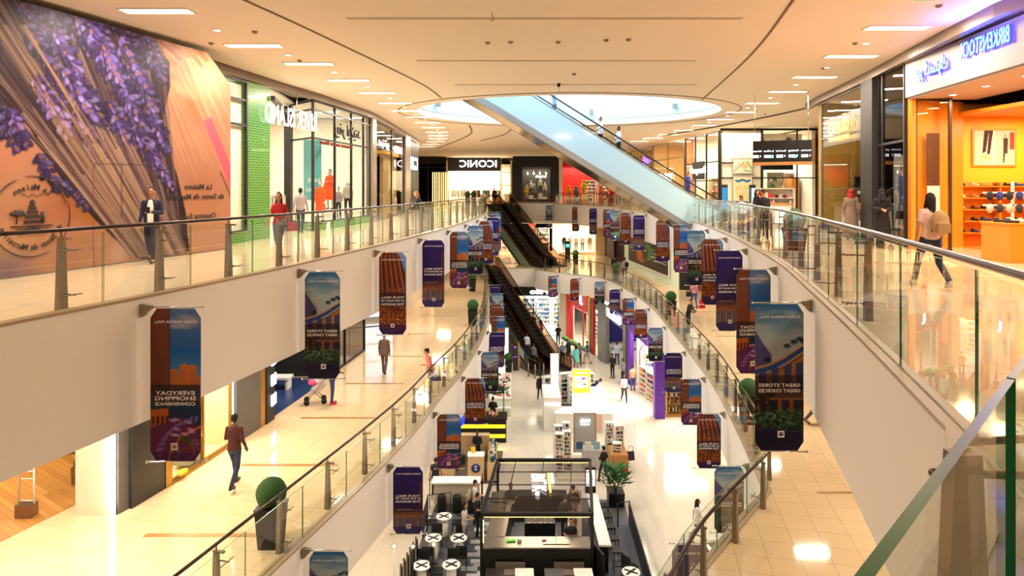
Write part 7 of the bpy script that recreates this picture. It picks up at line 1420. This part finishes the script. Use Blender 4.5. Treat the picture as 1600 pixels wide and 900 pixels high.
def chair(label, x, y, rz, col=(.07,.07,.07)):
    t = thing('cafe_chair', label, 'chair', (x,y,.05), rz); part('seat', MB().box((0,0,.44),(.40,.40,.05)), cm(col), t); part('backrest', MB().box((0,.19,.68),(.40,.04,.34)).box((-.19,.08,.58),(.03,.24,.03)).box((.19,.08,.58),(.03,.24,.03)), cm(col), t)
    for a in (-1,1):
        for b_ in (-1,1): part('leg', MB().bar((a*.17,b_*.17,.42),(a*.19,b_*.2,0),.025,.025), M_black, t)
    return t
TB = [(-2.57,24.2,'rearmost, between the two black chairs'),(-2.79,22.7,'left one of the middle pair'),(-1.89,22.7,'right one of the middle pair'),(-2.97,21.05,'left one of the nearest pair'),(-2.0,21.1,'right one of the nearest pair')]
for x, y, lb_ in TB: round_table('round white table with a bold black cross, '+lb_, x, y)
for i, (x, y, r, w_t) in enumerate([(-3.05,24.3,-PI/2+PI,'left of the rearmost round table'),(-2.08,24.3,-PI/2,'right of the rearmost round table'),(-2.75,23.25,0,'behind the left middle round table'),(-2.9,22.1,PI,'in front of the left middle round table'),(-1.85,23.25,0,'behind the right middle round table'),(-1.75,22.15,PI,'in front of the right middle round table'),(-2.0,21.65,0,'behind the right nearest round table'),(-3.0,21.6,0,'behind the left nearest round table'),(-2.5,21.2,PI/2,'between the nearest pair of round tables')]): chair('black cafe chair '+w_t, x, y, r)
for i in range(4):
    x = -.55+i*.95; c = M_black if i % 2 == 0 else M_white
    t = thing('square_table', '%s square table in the front row, %s from the left' % ('black' if i % 2 == 0 else 'white', ORD[i]), 'table', (x,20.55,.05)); part('tabletop', MB().box((0,0,.735),(.60,.60,.03)), c, t); part('pedestal', MB().lathe([(.22,0),(.22,.02),(.03,.04),(.03,.72)], n=14), M_black, t)
for i in range(2):
    t = thing('bench_seat', 'pale cushioned black bench against the kiosk front, the %s one' % ('left','right')[i], 'bench', (-.05+i*1.95,21.15,.05)); part('seat', MB().box((0,0,.42),(1.0,.36,.08)), cm((.55,.50,.46)), t); part('backrest', MB().box((0,.17,.55),(1.0,.06,.22)), cm((.42,.38,.35)), t)
    for a in (-.45,.45): part('leg', MB().box((a,0,.19),(.04,.3,.38)), M_black, t)
chair('black cafe chair at the lower right edge of the cafe platform', 3.95,21.5, 2.2); round_table('round white table at the lower right edge of the cafe platform', 3.85,20.7)
for i, (x, y) in enumerate(((-3.72,20.2),(-3.12,20.2),(-2.48,20.3))):
    t = thing('globe_lamp', 'standing lamp with a glowing glass globe, %s from the left' % ORD[i], 'lamp', (x,y,.05)); part('pole', MB().tube([(0,0,0),(0,0,1.72)], .02, 8), M_black if i else M_white, t); part('globe', MB().ball((0,0,1.84),.11,16), glass('lamp_glass', (.95,.93,.9), 1.), t); part('bulb', MB().ball((0,0,1.82),.045,10), mat('bulb_glow', (1,.85,.6), .5, emit=14., ecol=(1,.8,.5)), t); part('base', MB().lathe([(.14,0),(.14,.02)], n=14), M_black, t)
t = thing('slatted_screen', 'leaning row of black slats left of the nearest round tables', 'screen', (-3.55,21.4,.05))
for k in range(6): part('slat', MB().box((.05*k,-.9+k*.32,.52),(.05,.22,1.05),.4), M_black, t)
t = thing('railing_barrier', 'low black metal barrier along the right edge of the cafe platform', 'barrier', (4.4,22.4,.05)); part('panel', MB().bar((0,-2.2,.45),(.18,2.6,.45),.04,.85), M_black, t); part('end_frame', MB().tube([(-.3,2.4,0),(-.3,2.4,.9),(.18,2.6,.9),(.18,2.6,0)], .03, 6), M_black, t)
leafy('lush green plant in a black framed planter right of the coffee kiosk', (4.3,26.6,.0), 1.0, .72, 230, (.62,.62,.62), M_black, 9, .34, lc=(.10,.40,.10))
# ---- wooden skincare kiosk (left, behind the cafe)
M_ply = mat('pale_plywood', (.80,.68,.50), .5)
t = thing('skincare_kiosk', 'pale timber skincare kiosk with a round blue emblem on its desk', 'kiosk', (-1.9,29.3,0)); part('base', MB().prism([(-1.5,-.9),(1.25,-.75),(1.45,2.6),(-1.5,2.6)], 0, .08), mat('dark_wood_floor', (.35,.24,.15), .5), t); part('desk', MB().box((.28,-.45,.62),(.72,.5,1.08)), M_ply, t); part('desk_top', MB().box((.28,-.45,1.18),(.76,.54,.03)), M_white, t)
part('emblem', MB().lathe([(.20,0),(.20,.02)], n=26).xf(Matrix.Translation(Vector((.28,-.71,.66))) @ Matrix.Rotation(PI/2,4,'X')), mat('emblem_blue', (.10,.14,.42), .4), t); part('emblem_mark', MB().box((.28,-.74,.60),(.14,.01,.03)).box((.28,-.74,.68),(.03,.01,.15)).ball((.28,-.74,.74),(.06,.008,.03),8), M_white, t)
part('side_counter', MB().box((1.0,.6,.45),(.42,2.5,.75)), M_ply, t); part('glass_side', MB().box((1.22,.6,.95),(.02,2.5,.9)), M_shopglass, t); part('left_counter', MB().box((-1.1,-.3,.45),(.8,.5,.75)), M_ply, t); part('rear_counter', MB().box((-.1,2.3,.55),(1.8,.4,.95)), M_ply, t)
g = MB()
for k in range(60): g.box((.92+RL.random()*.22, -.55+RL.random()*2.3, .90+RL.random()*.1),(.07,.07,.14+.16*RL.random()),0,RL.choice([1,1,2,4,5]))
part('bottles', g, GOODS, t, kind='stuff')
solo('yellow_sign', MB().box((0,0,.14),(.2,.02,.26)), cm((.92,.78,.1)), 'small yellow card standing on the skincare desk', 'card', (-1.75,28.95,1.20)); bag('dark green bag standing on the skincare kiosk floor', -2.4,30.4,.085,(.32,.2,.42),(.04,.22,.16),.3)
t = thing('sign', 'round glowing blue sign above the skincare kiosk', 'sign', (-2.55,29.6,2.45)); part('light_face', MB().lathe([(.36,0),(.36,.04)], n=30).xf(Matrix.Rotation(PI/2,4,'X')), mat('round_sign_blue', (.15,.2,.85), .4, emit=2., ecol=(.12,.16,.95)), t); part('emblem_mark', MB().ball((0,-.06,-.05),(.15,.01,.07),12).ball((0,-.06,.1),(.05,.01,.1),10), M_glow, t); part('pole', MB().tube([(0,.03,-.36),(0,.03,-2.37)], .025, 8), M_black, t)
for i in range(3): solo('product_box', MB().box((0,0,.14),(.14,.14,.28)), M_white, 'white product box on the low left timber counter, %s from the left' % ORD[i], 'box', (-3.25+i*.22,29.0,.825))
# ---- black and yellow lit juice kiosk behind it
t = thing('juice_kiosk', 'black kiosk with glowing yellow shelves behind the skincare kiosk', 'kiosk', (-1.6,33.6,0)); part('body', MB().box((0,0,.6),(2.6,1.0,1.2)), M_black, t); part('counter_top', MB().box((0,0,1.22),(2.7,1.1,.05)), M_black, t)
for z in (.35,.85): part('light_shelf', MB().box((.1,-.52,z),(2.3,.04,.16)), mat('yellow_glow', (.95,.9,.1), .5, emit=2.2, ecol=(1,.93,.12)), t)
part('canopy', MB().box((0,.9,2.3),(2.4,1.0,.08)), M_black, t); part('post', MB().tube([(1.15,.9,0),(1.15,.9,2.3)], .03, 6), M_black, t); part('post', MB().tube([(-1.15,.9,0),(-1.15,.9,2.3)], .03, 6), M_black, t)
g = MB()
for k in range(26): g.box((-1.1+RL.random()*2.2,-.3+RL.random()*.6,1.25+.08),(.12,.12,.16),0,RL.choice([0,3,4,7,1]))
part('bottles', g, GOODS, t, kind='stuff')
# ---- long white sushi counter
t = thing('conveyor_counter', 'long white food counter with plates and food behind the juice kiosk', 'counter', (-1.0,39.3,0)); part('body', MB().box((.32,0,.5),(1.2,4.8,1.0)), mat('pale_green_white', (.88,.90,.82), .4), t); part('counter_top', MB().box((.32,0,1.03),(1.3,4.95,.06)), M_white, t); part('lower_shelf', MB().box((.32,-2.65,.6),(1.2,.4,.05)), M_white, t)
g = MB()
for k in range(90): g.box((-.2+RL.random()*1.05,-2.2+RL.random()*4.4,1.1),(.12+.1*RL.random(),.12,.06+.1*RL.random()),0,RL.choice([0,1,1,4,5,7,1]))
part('food', g, GOODS, t, kind='stuff'); part('glass_screen', MB().box((.98,0,1.3),(.02,4.6,.5)), M_shopglass, t)
# ---- white cosmetics kiosk in the middle with its tall column and light box
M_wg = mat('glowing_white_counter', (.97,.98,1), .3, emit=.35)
t = thing('cosmetics_kiosk', 'large glowing white cosmetics kiosk in the middle of the hall', 'kiosk', (3.9,35.,0)); part('front_counter', MB().box((0,0,.5),(3.1,.9,1.0)), M_white, t); part('counter_top', MB().box((0,0,1.03),(3.2,1.0,.06)), M_wg, t); part('right_counter', MB().box((1.15,2.2,.5),(.8,3.6,1.0)), M_white, t); part('right_top', MB().box((1.15,2.2,1.03),(.9,3.7,.06)), M_wg, t); part('inner_desk', MB().box((.2,1.6,.62),(1.3,.7,1.24)), M_wg, t); part('pink_panel', MB().box((.45,-.46,.5),(1.0,.02,.9)), cm((.88,.72,.64)), t)
part('tall_cabinet', MB().box((-1.7,.9,.9),(.95,2.4,1.8)), M_white, t); part('cabinet_light', MB().box((-1.7,-.32,1.45),(.8,.02,.08)), M_led, t); part('inner_floor', MB().box((-.3,2.6,.02),(2.2,2.8,.04)), mat('dark_wood_floor', (.35,.24,.15), .5), t)
t = thing('light_column', 'tall slim white column with a glowing strip on the cosmetics kiosk', 'light column', (2.55,38.3,0)); part('column', MB().box((0,.1,1.6),(.5,.4,3.2)), M_white, t); part('light_face', MB().box((0,-.12,2.2),(.24,.02,1.9)), M_led, t)
lbx = Canvas(61, 81, 0, 0, 1, (.96,.72,.18)); lbx.poly([(6,22),(54,22),(54,62),(6,62)], (.98,.95,.85)); lbx.ell(38,30,9,5,-.3,(.75,.15,.5)); lbx.ell(22,42,13,8,0,(.85,.75,.5)); lbx.ell(42,50,8,4,0,(.5,.35,.2)); lbx.line(12,10,48,10,4,(.98,.95,.9))
t = thing('lightbox_poster', 'orange and white backlit poster stand on the cosmetics kiosk', 'poster', (4.0,37.0,1.1)); link('poster_print', grid_print('poster_print', lbx, (-.48,-.05,1.55), (1,0,0), (0,0,1), .96, 1.3, 60, 80, vcolmat('lightbox_print', .5, emit=1.3), .05), t); part('frame', MB().box((0,0,.82),(1.1,.08,1.6)), M_white, t)
for i, (x, y) in enumerate(((2.35,38.9),(3.9,39.2),(4.6,39.6),(3.4,39.7))): shelves('rotating display of colourful cosmetics, %s on the cosmetics kiosk' % ORD[i], (x,y,0), .3, .9, 1.7, .45, 6, M_white, seed=130+i, step=.09)
# ---- accessories kiosk
t = thing('accessories_kiosk', 'accessories kiosk with a grey emblem panel and crowded card racks', 'kiosk', (3.5,30.2,0)); part('back_panel', MB().box((.05,1.0,1.25),(1.0,.08,1.9)), mat('grey_panel2', (.70,.70,.70), .5), t); part('timber_frame', MB().tube([(-.48,.95,.3),(-.48,.95,2.22),(.58,.95,2.22),(.58,.95,.3)], .03, 6), M_wood, t); part('desk', MB().box((.3,-.2,.5),(1.0,.6,1.0)), mat('grey_panel2', (.70,.70,.70), .5), t); part('side_desk', MB().box((1.45,-.2,.45),(.8,1.2,.9)), M_wood, t); part('plinth', MB().box((.2,-.1,.04),(3.3,2.6,.08)), M_cream, t)
part('lettering', put_text(put_text(MB(), 'DAZL', (.05,.92,1.85), (1,0,0), size=.2, ext=.01), 'accessories', (.05,.92,1.68), (1,0,0), size=.09, ext=.01), M_glow, t)
for i, (x, y) in enumerate(((2.2,29.6),(2.55,29.9),(2.2,30.6),(2.6,31.0),(4.7,31.0),(5.1,30.6),(4.9,29.9))): shelves('narrow card rack with small colourful packets, %s on the accessories kiosk' % ORD[i], (x,y,.08), .15*(i % 3-1), .38, 1.75 if i < 6 else 1.2, .3, 9, M_white, [1,6,1,5,2,7], seed=140+i, step=.07, back=False)
for i, (x, z, c) in enumerate(((3.15,1.0,(.2,.35,.5)),(3.55,1.0,(.85,.85,.82)),(3.95,1.0,(.55,.65,.7)))): solo('framed_print', MB().box((0,0,.17),(.30,.03,.34)).box((0,-.018,.17),(.24,.01,.28)), cm(c), 'small framed display on the accessories desk, %s from the left' % ORD[i], 'frame', (x,29.85,z))
bag('black tote bag hanging at the right of the accessories kiosk', 5.5,29.7,.55,(.38,.12,.4),(.08,.08,.09),.25); bag('red bag standing at the right of the accessories kiosk', 5.15,29.2,.085,(.28,.14,.34),(.72,.08,.12),.2)
# the spotlight under the left middle bulkhead
for i, (x, y) in enumerate(((-2.95,17.9),(-2.35,21.8))):
    t = thing('wall_floodlight', 'grey floodlight box fixed below the left middle bulkhead, %s one' % ('nearer','farther')[i], 'floodlight', (x,y,4.35)); part('housing', MB().box((.05,0,-.1),(.28,.22,.26),.5), mat('grey_housing', (.6,.62,.62), .5), t); part('bracket', MB().box((-.12,0,.04),(.12,.1,.12)), M_steel, t)
